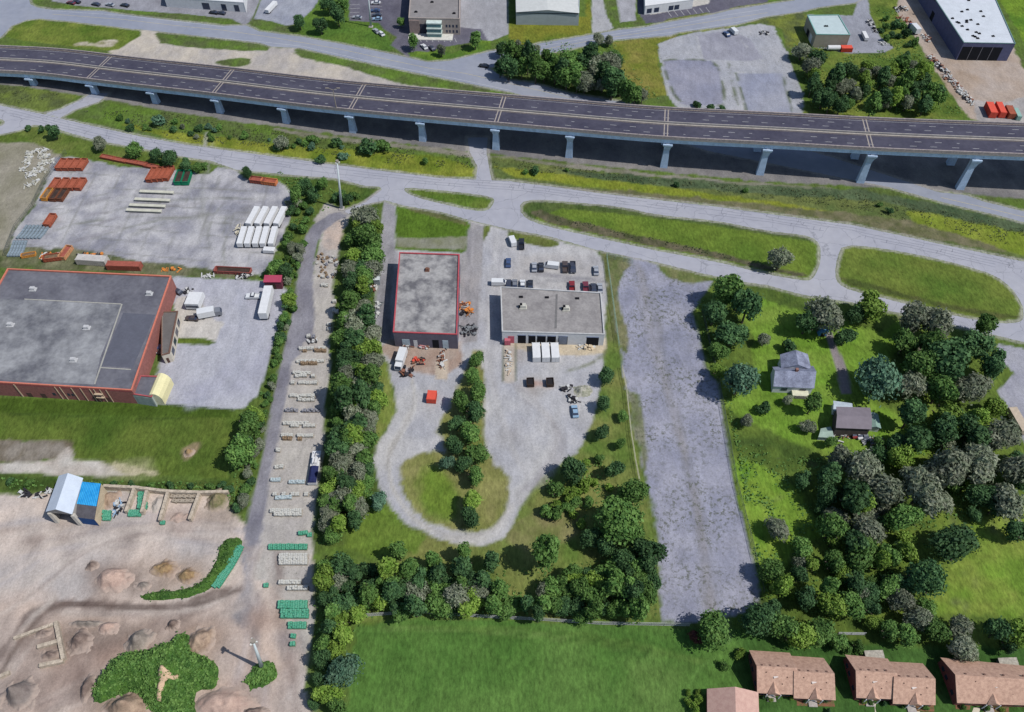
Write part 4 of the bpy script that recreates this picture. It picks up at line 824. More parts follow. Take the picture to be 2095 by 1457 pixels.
mm=MB(); mm.add([q0,q1,q1+Z*3.58,q0+Z*3.58],[(0,1,2,3)]); mm.build('front_wall',mat('navy_wall',C(44,84,140),var=.12,scale=.5),bs)
mm=MB(); mm.add([q1,p[2],p[2]+Z*5.6,p[1]+Z*4.9,q1+Z*3.5],[(0,1,2,3,4)]); mm.add([q0,p[3],p[3]+Z*5.6,p[0]+Z*4.9,q0+Z*3.5],[(4,3,2,1,0)]); mm.add([p[2],p[3],p[3]+Z*5.6,p[2]+Z*5.6],[(0,1,2,3)]); mm.build('side_wall',mat('sand_panel',C(206,188,160),var=.1,scale=.6),bs)
# --- farmhouse and barn in the wooded property
hroof=mat('slate_roof',C(112,116,136),var=.22,scale=.35,col2=C(158,164,186),detail=5)
hw=mat('white_siding',C(226,230,232),var=.04)
h1,p,o,_=house('farmhouse',[(1584,789),(1664,793),(1662,750),(1582,752)],3.4,6.0,hroof,hw,'white house with mottled blue-grey roof on the sunny lawn among trees',alongdepth=False)
o2,q=ground4([(1600,752),(1658,755),(1651,726),(1598,727)],4.2); q=[v+o2-o for v in q]; gable(h1,q,4.2,6.2,hroof,hw,alongdepth=True,wn='rear_wing_wall')
d,n=unitn(p[0],p[1]); L=(p[1]-p[0]).length
for u in (.25,.32,.72,.8):
    mm=MB(); c=p[0]+d*L*u+n*.03; mm.box((c.x,c.y,1.3),(1.0,.12,1.1),math.atan2(d.y,d.x)); mm.build('window',glass,h1)
mm=MB(); c=p[0]+d*L*.70+n*1.0; mm.box((c.x,c.y,0),(L*.42,2.0,1.6),math.atan2(d.y,d.x)); mm.build('porch',mat('porch_cream',C(224,222,196)),h1)
mm=MB(); c=p[0]+d*L*.70+n*2.05; mm.box((c.x,c.y,.25),(L*.28,.06,1.2),math.atan2(d.y,d.x)); mm.build('porch_lattice',mat('lattice',C(150,140,140),var=.4,scale=2),h1)
mm=MB(); c=p[0]+d*L*.5; mm.box((c.x+1,c.y+4,5.0),(.8,.8,2.0)); mm.build('chimney',mat('chimney_brick',C(150,110,100)),h1)
barn,p,o,_=house('barn',[(1712,874),(1781,877),(1778,836),(1713,834)],4.6,5.4,mat('brown_shingle',C(134,126,134),var=.08,scale=.6),mat('barn_wood',C(92,84,84),var=.15,scale=.8),'grey-brown roofed barn with junk heaped along its front',alongdepth=False,cat='barn')
o3,q=ground4([(1707,838),(1741,839),(1742,826),(1707,821)],2.8)
ln=empty('lean_to',o3,'small white-roofed lean-to behind the grey-brown barn','shed'); gable(ln,q,2.6,3.0,mat('pale_tin',C(190,202,212),var=.1),hw,alongdepth=False)
o3,q=ground4([(1783,872),(1801,874),(1795,848),(1779,846)],2.6)
ln=empty('lean_to',o3,'greenish tin-roofed lean-to on the east side of the barn','shed'); gable(ln,q,2.4,2.9,mat('green_tin',C(142,170,160),var=.1),hw,alongdepth=True)
o3,q=ground4([(1676,892),(1704,894),(1698,874),(1682,878)],2.2)
ln=empty('garden_shed',o3,'pale green flat garden shed just west of the barn','shed'); gable(ln,q,2.0,2.4,mat('pale_green_tin',C(160,180,168),var=.12),hw,alongdepth=False)
# --- brown-roofed semi-detached houses at the bottom right
tile=mat('pink_shingle',C(182,146,128),var=.2,scale=1.3,col2=C(216,178,156),detail=8)
hbrick=mat('house_brick',C(134,82,78),var=.15,scale=1.5)
dorm=mat('eave_grey',C(150,140,136))
def semi(units,label,ze=2.9,zr=6.4):
    root=None
    for ui,px in enumerate(units):
        o,p=ground4(px,ze)
        if root is None: root=empty('semi_detached_house',o,label,'house'); ro=o
        p=[v+o-ro for v in p]; dz=-.25*ui
        gable(root,p,ze+dz,zr+dz,tile,hbrick,over=.35,alongdepth=False)
        d,n=unitn(p[0],p[1]); L=(p[1]-p[0]).length; ang=math.atan2(d.y,d.x); bk=(p[3]-p[0]); D=bk.length; bk.normalize()
        zt=lambda v:(ze+dz)+(zr-ze)*v/(D/2)
        # small gablet over the entrance
        c=p[0]+d*L*(.42 if ui==0 else .52)
        mm=MB(); w_=1.55; f=c+n*.6; ap=c+bk*2.0
        mm.add([f-d*w_+Z*(ze+dz-.05),f+Z*(ze+dz+1.25),ap+Z*(zt(2.0)+.15)],[(0,2,1)]); mm.add([f+Z*(ze+dz+1.25),f+d*w_+Z*(ze+dz-.05),ap+Z*(zt(2.0)+.15)],[(0,2,1)])
        mm.add([f-d*w_+Z*(ze+dz-.05),f+d*w_+Z*(ze+dz-.05),f+Z*(ze+dz+1.25)],[(0,1,2)]); mm.build('porch_gable',tile,root)
        for q_ in (-1.6,1.6): mm=MB(); mm.box((f.x+d.x*q_,f.y+d.y*q_,0),(.2,.2,2.8)); mm.build('porch_post',whitep,root)
        mm=MB(); e=c+n*.6; mm.box((e.x,e.y,0),(2.0,1.6,.35),ang); mm.build('porch_step',mat('step_conc',C(186,178,172)),root)
        for u in (.15,.75,.88):
            mm=MB(); e=p[0]+d*L*u+n*.04; mm.box((e.x,e.y,.9),(1.3,.14,1.3),ang); mm.build('window',glass,root)
        mm=MB(); e=c+n*.04; mm.box((e.x,e.y,.1),(1.0,.14,2.1),ang); mm.build('door',whitep,root)
        # vents and pipes on the roof
        vd=mat('vent_dark',C(110,84,76))
        for u in (.12,.35,.58,.82):
            mm=MB(); e=p[0]+d*L*u+bk*(D*.54); mm.box((e.x,e.y,zt(D*.46)-.02),(.4,.35,.28),ang); mm.build('roof_vent',vd,root)
        for u,v in ((.22,.38),(.66,.16),(.8,.3)):
            mm=MB(); e=p[0]+d*L*u+bk*(D*v); mm.cyl((e.x,e.y,zt(D*v)-.1),.12,.45,6); mm.build('vent_pipe',vd,root)
        mm=MB(); e=p[0]+d*L*.48+bk*(D*.3); mm.box((e.x,e.y,zt(D*.3)-.05),(1.1,.45,.3),ang+.3); mm.build('skylight',mat('skylight_pale',C(226,214,206)),root)
        # side windows on the left gable
        if ui==0:
            dd=(p[3]-p[0]).normalized(); 
            for v in (.25,.6,.8):
                e=p[0]+dd*D*v; mm=MB(); mm.box((e.x,e.y,1.0),(1.1,.16,1.1),math.atan2(dd.y,dd.x)); mm.build('window',glass,root)
    return root
semi([[(1552,1414.6),(1626,1418),(1613.5,1338),(1536,1333)],[(1627,1424.6),(1707,1428.5),(1684,1348),(1612,1343)]],'brown-roofed pair of houses nearest the big green lawn, two stepped roofs side by side')
semi([[(1755,1424.6),(1829,1427),(1814,1350),(1732.5,1342)],[(1830,1436),(1911.5,1438.5),(1887,1359),(1813,1355)]],'brown-roofed pair of houses in the middle of the garden row, wooden terrace behind')
semi([[(1961,1435),(2130,1440.5),(2108,1366),(1928,1348)]],'wide single brown roof at the end of the garden row with two porches')
# house seen gable-on at the bottom edge
g,p,o,_=house('gable_house',[(1450,1500),(1552,1506),(1549,1419),(1449,1412)],2.9,5.6,mat('pink_shingle2',C(196,158,146),var=.12,scale=1.0,col2=C(210,174,160)),hbrick,'brown gable-roofed house cut by the bottom edge beside the round bushes',alongdepth=True)
# ================================================================ TREES AND SHRUBS
rng=np.random.default_rng(4)
LM={'A':leafmat('leaf_green',C(78,118,58),C(124,160,84)),
    'B':leafmat('leaf_dark',C(58,92,60),C(98,134,82)),
    'Y':leafmat('leaf_yellowgreen',C(108,144,54),C(152,180,84)),
    'G':leafmat('leaf_greybrown',C(118,134,104),C(172,176,154),trans=.35),
    'T':leafmat('leaf_bluegreen',C(84,124,100),C(122,156,126)),
    'P':leafmat('leaf_purple',C(84,52,52),C(112,70,66))}
bark=mat('bark',C(96,88,78),var=.2,scale=2)
def crown_arrays(seed,R,H,base,nl,per,ls,flat=1.0,col=False,sparse=False):
    r=np.random.default_rng(seed); ctr=(base+H)/2; hz=(H-base)/2
    C_=[];RR=[]; ex=r.uniform(.75,1.3); lean_=r.uniform(-.18,.18,2)
    for k in range(nl):
        d=r.normal(size=3); d/=np.linalg.norm(d); q=r.uniform(.35,1)**.6
        f=.58 if not col else .5
        zz=d[2]*hz*.66*q; C_.append((d[0]*R*f*q*ex+lean_[0]*zz,d[1]*R*f*q/ex+lean_[1]*zz,ctr+zz)); RR.append(R*r.uniform(.20,.50)*(1.0 if not col else .95))
    C_.append((0,0,ctr)); RR.append(R*.62)
    V=[];n=0
    for c,rr in zip(C_,RR):
        d=r.normal(size=(per,3)); d/=np.linalg.norm(d,axis=1)[:,None]; d[:,2]=np.where(d[:,2]<-.45,-d[:,2],d[:,2])
        rad=rr*(r.uniform(.72,1.12,per)+np.where(r.random(per)<.08,.25,0))[:,None]
        p=np.array(c)[None]+d*rad
        nn_=d+r.normal(size=(per,3))*.55; nn_/=np.linalg.norm(nn_,axis=1)[:,None]
        a=np.cross(nn_,r.normal(size=(per,3))); a/=np.linalg.norm(a,axis=1)[:,None]; b=np.cross(nn_,a)
        s=ls*r.uniform(.6,1.35,per)[:,None]; e=r.uniform(.45,1.0,per)[:,None]*(.6 if sparse else 1)
        quad=np.stack([p-a*s-b*s*e*.6,p+a*s*.3-b*s*e,p+a*s+b*s*e*.5,p-a*s*.2+b*s*e],1)
        V.append(quad.reshape(-1,3))
    V=np.concatenate(V); V[:,2]=np.maximum(V[:,2],.05); return V
def fast_mesh(name,V,m):
    me=bpy.data.meshes.new(name); n=len(V); me.vertices.add(n); me.vertices.foreach_set('co',V.ravel())
    me.loops.add(n); me.loops.foreach_set('vertex_index',np.arange(n,dtype=np.int32)); me.polygons.add(n//4)
    me.polygons.foreach_set('loop_start',np.arange(0,n,4,dtype=np.int32)); 
    try: me.polygons.foreach_set('loop_total',np.full(n//4,4,dtype=np.int32))
    except Exception: pass
    me.update(calc_edges=True); me.materials.append(m); return me
def trunk_mesh(R,H,base,seed,limbs=5):
    r=random.Random(seed); mm=MB(); mm.cyl((0,0,-.1),R*.075,H*.42,8,r2=R*.05)
    for k in range(limbs):
        a=2*math.pi*k/limbs+r.random(); z=H*r.uniform(.26,.42); L=R*r.uniform(.45,.75)
        mm.bar((0,0,z),(math.cos(a)*L,math.sin(a)*L,z+H*r.uniform(.15,.32)),R*.05)
    mm.bar((0,0,H*.4),(R*.08,0,H*.75),R*.06); 
    me=bpy.data.meshes.new('trunk'); me.from_pydata(mm.v,[],mm.f); me.materials.append(bark); me.update(); return me
SH={ # name: R,H,base,lobes,per,leaf
 'round':(4,8.6,1.2,26,120,.31),'tall':(2.9,10.6,.8,28,110,.29),'wide':(4.4,7.2,.8,30,120,.32),'bush':(1.5,2.3,.0,12,70,.20),'bare':(4.2,8.0,1.2,30,120,.40),'ball':(1.5,2.8,.0,14,110,.13),'dense':(4,8.0,.8,34,120,.26)}
PROTO={}
def proto(shape,ty,k):
    key=(shape,ty,k)
    if key not in PROTO:
        R_,H_,b_,nl_,per,ls=SH[shape]; sd=hash((shape,k))%1 + {'round':10,'wide':15,'tall':20,'bush':30,'bare':40,'ball':50,'dense':60}[shape]+k
        kk=('V',shape,k)
        if kk not in PROTO: PROTO[kk]=(crown_arrays(sd,R_,H_,b_,nl_,per,ls,col=shape=='tall',sparse=shape=='bare'),trunk_mesh(R_,H_,b_,sd,5 if shape not in('bush','ball') else 3))
        V,t=PROTO[kk]; PROTO[key]=(fast_mesh('crown',V,LM[ty]),t)
    return PROTO[key]
TRN=random.Random(77)
def tree(px,py,rpx,ty,shape=None,label=None,group=None,cat=None,name=None):
    if shape is None: shape='bare' if ty=='G' else ('bush' if rpx<12 else 'round')
    R_,H_,b_=SH[shape][:3]
    s=rpx*1.08/(SC(py)*1.02)/R_; zc=(b_+H_)/2*s; g=P(px,py,zc); g.z=0
    cm,tm=proto(shape,ty,TRN.randint(0,4))
    small=shape in('bush','ball')
    cat=cat or ('shrub' if small else 'tree'); name=name or ('shrub' if small else {'bare':'bare_tree','tall':'columnar_tree','dense':'spreading_tree','wide':'broad_tree'}.get(shape,'leafy_tree'))
    r=empty(name,g,label or 'leafy tree',cat,group,TRN.uniform(0,6.28)); r.scale=(s*TRN.uniform(.85,1.2),s*TRN.uniform(.85,1.2),s*TRN.uniform(.8,1.2))
    link('crown',cm,r); link('trunk',tm,r); return r
def inpoly(x,y,p):
    c=False
    for i in range(len(p)):
        x0,y0=p[i]; x1,y1=p[i-1]
        if (y0>y)!=(y1>y) and x<(x1-x0)*(y-y0)/(y1-y0)+x0: c=not c
    return c
def scatter(poly,n,r0,r1,types,label,group,seed,placed=None,k=.62,shape=None):
    r=random.Random(seed); placed=[] if placed is None else placed; x0=min(p[0] for p in poly);x1=max(p[0] for p in poly);y0=min(p[1] for p in poly);y1=max(p[1] for p in poly)
    c=0;tries=0
    while c<n and tries<n*60:
        tries+=1; x=r.uniform(x0,x1); y=r.uniform(y0,y1)
        if not inpoly(x,y,poly): continue
        rr=r.uniform(r0,r1)
        if any((x-a)**2+((y-b)*1.15)**2<(k*(rr+q))**2 for a,b,q in placed): continue
        placed.append((x,y,rr)); ty=r.choice(types)
        lab=label if isinstance(label,str) else label[1 if ty=='G' else 0]; gp=group+(' (bare)' if ty=='G' and not isinstance(label,str) else '')
        tree(x,y,rr,ty,(shape or (r.choice(['round','tall','wide','tall','round']) if rr>12 else 'bush')) if ty!='G' else ('bare' if rr>11 else shape),lab,gp); c+=1
def many(lst,label,group):
    for t in lst:
        ty=t[3]; shp=t[4] if len(t)>4 else None
        lab=label if isinstance(label,str) else label[1 if ty=='G' else 0]
        tree(t[0],t[1],t[2],ty,shp,lab,group+(' (bare)' if ty=='G' and not isinstance(label,str) else ''))
# tree row between the storage strip and the red-edged warehouse
scatter([(738,450),(775,432),(776,520),(752,600),(760,700),(776,760),(770,860),(752,900),(755,990),(740,1050),(690,1100),(662,1095),(662,1000),(680,900),(682,830),(694,760),(700,640),(716,540),(724,470)],84,16,27,['A','A','B','B','Y','A','B','G','G'],
 ('leafy green tree in the long row between the storage strip and the middle property','bare grey tree in the long row between the storage strip and the middle property'),'trees in the long row beside the storage strip',1,k=.42)
# short row in the middle of the loop road
mid=[(975,738,16,'A'),(968,768,18,'A'),(978,800,24,'A'),(945,822,22,'A'),(972,845,24,'B'),(934,866,20,'B'),(962,886,24,'A'),(930,912,20,'B'),(976,926,22,'A'),(950,948,20,'B'),(972,975,20,'A')]
many(mid,'leafy green tree in the short row running down between the two yards','trees in the row between the two yards')
tree(915,950,16,'T','round','blue-green conifer-like tree at the west edge of the grassy loop')
tree(965,1020,20,'Y','tall','bright green tree standing alone low inside the grassy loop')
tree(962,1056,23,'B','round','dark tree at the very bottom of the grassy loop')
tree(775,1024,18,'T','round','blue-green tree touching the outside of the loop road')
# belt of trees above the big lawn
bp=[(815,1128,20,'A','tall'),(835,1165,24,'A','tall'),(885,1148,22,'A','tall'),(950,1130,21,'A','tall'),(948,1165,22,'B','tall'),(1005,1145,20,'B','tall'),(1118,1128,33,'A','tall'),(1325,1130,32,'B'),(1280,1150,28,'B')]
tree(1118,1130,32,'A','tall','tall broad tree rising highest behind the tree belt, its shadow on the grass'); tree(950,1128,20,'A','tall','slim tall tree poking over the bottom curve of the loop road')
bp=[b_ for i,b_ in enumerate(bp) if i not in (3,6)]
many(bp,'tall green tree along the upper side of the belt above the big lawn','tall trees on the upper side of the belt')
pl=[(b_[0],b_[1],b_[2]) for b_ in bp]
many([(850,1215,30,'G'),(945,1222,32,'G'),(985,1215,26,'G'),(690,1190,26,'G'),(1112,1215,20,'G')],'bare grey tree within the belt above the big lawn','bare trees in the belt'); pl+=[(850,1215,30),(945,1222,32),(690,1190,26)]
scatter([(660,1155),(700,1150),(760,1160),(850,1160),(1010,1175),(1040,1230),(1090,1235),(1110,1190),(1200,1150),(1330,1145),(1335,1235),(1290,1252),(1100,1262),(1000,1245),(860,1252),(745,1255),(710,1290),(705,1330),(668,1340),(660,1300)],86,18,30,['A','A','B','A','Y','B'],'leafy green tree in the dense belt above the big lawn','trees in the dense belt',2,pl,k=.42)
tree(702,1370,38,'T','dense','smooth dark blue-green round tree at the left edge of the big lawn')
many([(672,1420,30,'Y'),(690,1445,24,'A'),(660,1350,22,'B'),(640,1440,14,'B'),(655,1390,18,'B')],'leafy tree in the bottom corner between dirt yard and big lawn','trees in the bottom corner of the belt')
# patch by the long gravel lot
many([(1240,768,19,'B'),(1234,828,15,'B'),(1232,884,20,'B'),(1258,962,20,'B'),(1275,850,12,'A'),(1270,910,12,'A')],'dark tree in the line beside the greenish fence of the long gravel lot','trees beside the long lot fence')
tree(1268,1062,52,'A','dense','largest broad green tree at the west edge of the long gravel lot')
many([(1172,960,26,'B'),(1298,1010,28,'A'),(1210,1100,26,'B'),(1240,1120,22,'B'),(1300,1095,24,'A')],'green tree around the large broad tree west of the long gravel lot','trees around the large broad tree')
scatter([(1110,1000),(1190,980),(1220,1040),(1200,1080),(1110,1050)],14,10,17,['Y','A','Y'],'bright green shrub in the thicket east of the loop road','shrubs east of the loop road',3,k=.5,shape='bush')
scatter([(1180,940),(1230,930),(1250,1000),(1220,1010)],6,9,14,['Y','A'],'bright green shrub on the bank by the gravel yard','shrubs on the bank',31,k=.5,shape='bush')
# east property: the trees one can tell apart
tree(1800,766,49,'T','dense','very large blue-green round tree beside the garden drive')
tree(1512,780,37,'T','dense','rounded blue-green tree between the long lot and the white farmhouse')
tree(1953,1108,46,'B','dense','large dark round tree at the corner of the yellowish meadow')
tree(1890,1186,43,'B','dense','dark spreading tree left of the yellowish meadow')
tree(1460,1286,41,'A','dense','big round green tree at the lower end of the long gravel lot')
tree(1424,1306,15,'P','round','small dark red-leaved tree beside the big round green tree')
tree(1545,1270,35,'B','dense','second big round tree right of the lot end, darker')
tree(1595,533,24,'G','bare','bare grey tree standing on the large road island')
tree(1977,1328,34,'G','bare','sprawling bare grey tree over the gardens behind the right-hand houses')
tree(1784,624,33,'Y','round','bright yellow-green tree at the road by the garden drive')
tree(1686,648,38,'G','bare','tall grey bare-looking tree at the top of the garden drive')
tree(1868,842,28,'B','tall','narrow dark tree just east of the barn lean-to')
tree(1562,698,14,'G','bare','small bare grey tree alone on the lawn above the farmhouse')
tree(1616,712,18,'B','bush','dark shrub directly behind the farmhouse'); tree(1612,818,14,'G','bare','grey twiggy small tree in front of the farmhouse')
tree(1664,822,20,'A','tall','narrow green tree at the right corner of the farmhouse'); tree(1655,872,18,'G','bare','bare tree left of the pale green garden shed')
tree(1528,862,14,'G','bare','grey tree stump-like bare crown by the lot fence'); tree(1562,836,16,'B','bush','dark round shrub on the lawn southwest of the farmhouse')
many([(1492,596,34,'A'),(1528,630,34,'B'),(1462,640,28,'B'),(1498,680,30,'B'),(1472,716,22,'A'),(1470,758,18,'Y')],'green tree in the cluster at the top right corner of the long gravel lot','trees at the top right of the long lot')
many([(1650,662,24,'B'),(1752,642,24,'B'),(1730,688,22,'B'),(1868,656,32,'G'),(1912,668,36,'G'),(1852,700,28,'A'),(1900,712,30,'A'),(2012,668,24,'A'),(2000,700,34,'B')],('green tree along the roadside edge of the wooded property','bare grey tree along the roadside edge of the wooded property'),'roadside trees of the wooded property')
pe=[(1800,766,49),(1953,1108,46),(1890,1186,43),(1868,842,28),(1655,872,18)]
ew=[(1880,752,38,'A'),(1940,742,42,'B'),(2030,750,34,'B'),(1992,792,38,'G'),(1858,792,28,'G'),(1920,802,30,'A'),(1935,852,32,'Y'),(1720,942,30,'G'),(1762,962,40,'G'),(1842,932,32,'Y'),(1874,900,34,'B'),(1930,884,36,'B'),(1990,884,38,'B'),(2048,892,36,'G'),(2078,962,36,'G'),(2000,952,44,'G'),(1930,962,44,'G'),(1880,1012,42,'G'),(1802,1002,42,'G'),(1742,1022,36,'B'),(1692,1012,28,'B'),(1702,1080,34,'A'),(1780,1082,34,'G'),(1850,1062,34,'A'),(1762,1132,36,'A'),(2058,1032,36,'G'),(2082,1088,28,'B'),(1590,1080,26,'G'),(1580,1168,28,'A'),(1640,1122,24,'A'),(1650,1224,26,'B'),(1600,1202,26,'Y'),(1706,1150,28,'A'),(1700,1240,26,'Y'),(1742,1240,28,'A'),(1820,1200,28,'A'),(1842,1232,26,'G'),(1895,1240,22,'A'),(1645,980,24,'B'),(2010,1010,32,'B'),(1700,905,14,'A'),(1800,905,14,'A')]
many(ew,('green tree in the wood around the barn and meadow','grey leafless-looking tree in the wood around the barn and meadow'),'trees in the eastern wood')
pe+=[(t[0],t[1],t[2]) for t in ew]
scatter([(1640,960),(1700,930),(1900,860),(2050,820),(2095,1000),(2000,1060),(1900,1120),(1860,1250),(1590,1260),(1600,1180),(1680,1110)],54,14,26,['A','B','G','Y','B','G'],('smaller green tree or sapling filling gaps in the eastern wood','smaller leafless tree filling gaps in the eastern wood'),'small trees in the eastern wood',6,pe,k=.42)
many([(1600,1286,30,'A'),(1640,1300,30,'Y'),(1680,1290,28,'A'),(1715,1310,22,'A'),(1790,1274,18,'Y'),(1822,1290,26,'A'),(1856,1302,26,'A'),(1880,1270,28,'G'),(1912,1290,26,'A'),(1960,1286,26,'G'),(2040,1290,28,'B'),(2085,1300,32,'Y'),(2060,1320,20,'B'),(1575,1255,24,'B')],('green tree in the row behind the brown-roofed houses','bare grey tree in the row behind the brown-roofed houses'),'trees behind the brown-roofed houses')
many([(1755,1322,15,'A','ball'),(1733,1326,12,'A','ball')],'round green shrub behind the middle pair of houses','round shrubs behind the middle houses')
tree(1516,1336,12,'Y','ball','small bright round shrub at the left gable of the first brown house'); tree(1482,1362,13,'A','ball','larger darker round shrub alone on the lawn near the first brown house')
many([(495,1020,13,'B','bush'),(485,1040,12,'B','bush'),(500,1000,13,'A','bush'),(470,1000,10,'B','bush'),(20,985,9,'B','bush'),(60,988,9,'A','bush'),(230,990,8,'B','bush'),(270,992,9,'B','bush'),(310,993,9,'A','bush'),(350,994,9,'B','bush'),(390,994,9,'B','bush'),(430,994,9,'A','bush'),(455,992,9,'B','bush')],'dark hedge bush in the band behind the open bays','hedge bushes behind the open bays')
for i,(x,y,r_) in enumerate([(1408,1418,8),(1428,1416,7),(1409,1437,9),(1426,1430,10),(1420,1449,12)]): tree(x,y,r_,'Y','ball','clipped round bush in the cluster left of the gable house','clipped bushes by the gable house')
# hedge bank beside the lane and left-hand trees
scatter([(592,398),(640,428),(612,520),(600,630),(572,750),(548,850),(524,960),(500,1040),(486,1030),(505,940),(530,860),(560,740),(582,600),(585,480)],52,7,13,['A','B','A','G'],'low hedge shrub on the bank along the grey lane','hedge shrubs along the grey lane',9,k=.55,shape='bush')
many([(508,868,30,'A'),(492,930,30,'A'),(520,850,20,'Y'),(500,905,20,'B')],'large tree at the right end of the grass field below the brick warehouse','large trees at the end of the grass field')
many([(562,548,17,'A'),(585,556,14,'B'),(590,612,16,'Y'),(605,400,18,'A'),(625,385,16,'B'),(640,400,14,'B'),(660,375,13,'A'),(586,500,12,'A')],'green tree on the hedge bank beside the container yard','trees on the hedge bank by the container yard')
many([(700,400,12,'A'),(712,408,12,'B'),(688,405,11,'B'),(725,400,10,'A')],'shrub around the foot of the tall white mast at the junction','shrubs around the junction mast')
many([(108,268,16,'B'),(203,294,15,'G'),(272,304,18,'A'),(320,318,15,'B'),(346,322,17,'B'),(380,334,15,'B'),(402,340,13,'A'),(505,352,13,'B'),(57,262,8,'B'),(85,266,8,'B'),(418,340,9,'A')],('dark green tree on the verge between container yard and south road','bare tree on the verge between container yard and south road'),'trees on the container yard verge')
scatter([(165,232),(320,240),(590,280),(730,300),(600,310),(400,285),(250,262)],30,4,10,['B','A','T','G','A'],'scrubby bush on the verge between the bridge and the south road','scrub bushes on the verge',12,k=.8,shape='bush')
many([(752,298,20,'B','bush'),(782,298,17,'A','bush'),(700,318,11,'T','bush'),(655,325,11,'B','bush'),(575,292,15,'G'),(325,246,14,'T','bush'),(640,284,13,'A','bush'),(690,290,13,'B','bush')],'larger bush on the verge in front of the bridge piers','larger verge bushes')
many([(1095,347,11,'B'),(1385,378,7,'B'),(1525,389,7,'A'),(1800,418,7,'A'),(1820,431,8,'B'),(1160,348,5,'A'),(870,330,8,'A'),(1075,352,6,'A')],'lone small bush on the long verge east of the path','lone bushes on the long verge')
# north of the bridge
many([(612,46,13,'B'),(655,52,15,'B'),(690,30,19,'B'),(672,10,16,'B'),(700,5,16,'A')],'dark green tree beside the small upper parking lot','trees beside the upper parking lot')
tree(846,86,14,'A','round','small tree at the left of the office parking bays'); tree(903,103,11,'G','round','small reddish-brown tree in the middle of the office verge'); tree(972,76,13,'A','tall','slender green tree at the right end of the office parking')
tree(820,46,9,'A','round','small tree at the left front corner of the office building')
scatter([(1020,90),(1060,98),(1090,125),(1150,125),(1200,110),(1265,112),(1262,150),(1290,185),(1340,200),(1385,208),(1300,198),(1200,172),(1090,145),(1022,140)],46,13,22,['B','B','A','G','A'],('dark tree in the thicket between the two north roads','greyish bare tree in the thicket between the two north roads'),'trees in the north thicket',14,k=.42)
many([(1060,92,10,'G'),(1100,98,8,'G'),(1225,78,14,'G'),(1245,84,10,'G')],'grey bare tree along the north edge of the thicket','bare trees on the thicket edge')
scatter([(1628,95),(1660,108),(1720,125),(1800,128),(1880,118),(1900,150),(1940,215),(1880,222),(1690,215),(1640,170)],50,13,21,['B','B','A','Y','G'],('green tree in the thicket beside the small mint-roofed building','greyish bare tree in the thicket beside the small mint-roofed building'),'trees in the north-east thicket',15,k=.42)
scatter([(1790,28),(1830,30),(1862,70),(1890,115),(1850,115),(1812,80)],12,7,11,['A','B'],'shrub in the green strip beside the brown dirt yard','shrubs beside the brown dirt yard',16,k=.6,shape='bush')
scatter([(1420,212),(1480,212),(1490,222),(1415,220)],4,6,9,['B'],'low bush at the lower edge of the weedy parking lots','low bushes by the weedy lots',17,k=.6,shape='bush')
# weeds and low scrub: one uncountable ground cover
def cover(name,polys,label,m,ls=.28,seed=3):
    r=np.random.default_rng(seed); P_=[]
    for poly,dens in polys:
        w_=W(poly); xs_=[p[0] for p in w_]; ys_=[p[1] for p in w_]; area=(max(xs_)-min(xs_))*(max(ys_)-min(ys_)); n=int(area*dens)
        x=r.uniform(min(xs_),max(xs_),n); y=r.uniform(min(ys_),max(ys_),n); d=sdist(x,y,w_,2.0); hd=np.full(n,6.0)
        k=(d<-.3)&(vnoise(x,y,4,50,3)>-.05); x=x[k]; y=y[k]; cnt=len(x)
        z=r.uniform(.05,.7,cnt)*np.clip(vnoise(x,y,4,50,3)*2+.5,0.2,1.6); P_.append(np.stack([x,y,z],1))
    p=np.concatenate(P_); n=len(p); nn_=r.normal(size=(n,3)); nn_[:,2]=np.abs(nn_[:,2])+.6; nn_/=np.linalg.norm(nn_,axis=1)[:,None]
    a=np.cross(nn_,r.normal(size=(n,3))); a/=np.linalg.norm(a,axis=1)[:,None]; b=np.cross(nn_,a); s=ls*r.uniform(.5,1.4,n)[:,None]
    V=np.stack([p-a*s-b*s*.6,p+a*s*.3-b*s,p+a*s+b*s*.5,p-a*s*.2+b*s],1).reshape(-1,3); V[:,2]=np.maximum(V[:,2],.02)
    o=link(name,fast_mesh(name,V,m)); tag(o,label,'ground cover',kind='stuff')
cover('scrub',[([(560,345),(640,370),(700,395),(672,430),(639,452),(618,494),(603,560),(598,620),(580,690),(560,790),(545,860),(525,961),(508,1020),(482,1050),(470,1000),(500,900),(535,800),(560,700),(588,600),(590,480),(600,400)],2.2),
 ([(735,440),(778,425),(775,535),(765,640),(770,720),(785,760),(775,870),(765,920),(770,1000),(720,1100),(650,1120),(655,1000),(672,900),(670,830),(684,760),(690,640),(712,540),(722,470)],2.0),
 ([(1540,900),(1660,940),(1900,860),(2050,820),(2095,1000),(2000,1060),(1900,1120),(1880,1250),(1560,1280),(1540,1100),(1510,930)],1.5),
 ([(640,1150),(1000,1170),(1340,1130),(1350,1262),(740,1268),(720,1400),(690,1457),(645,1457)],1.6),
 ([(1110,980),(1230,940),(1300,1000),(1330,1070),(1200,1130),(1100,1060)],2.0),([(1015,80),(1262,92),(1350,205),(1100,160),(1015,150)],1.2),([(1620,90),(1880,110),(1975,235),(1660,228)],1.5),([(1785,10),(1830,20),(1900,120),(1850,118),(1805,80)],1.5),([(-60,970),(120,982),(465,986),(495,1040),(470,1050),(440,1010),(200,1002),(-60,1002)],2.5),
 ([(1420,600),(1480,570),(1520,640),(1480,780),(1440,720)],2.0),([(1480,800),(1500,900),(1530,1080),(1555,1220),(1570,1230),(1550,1080),(1515,900),(1495,800)],3)],'leafy undergrowth and scrub beneath and between the trees',LM['A'])
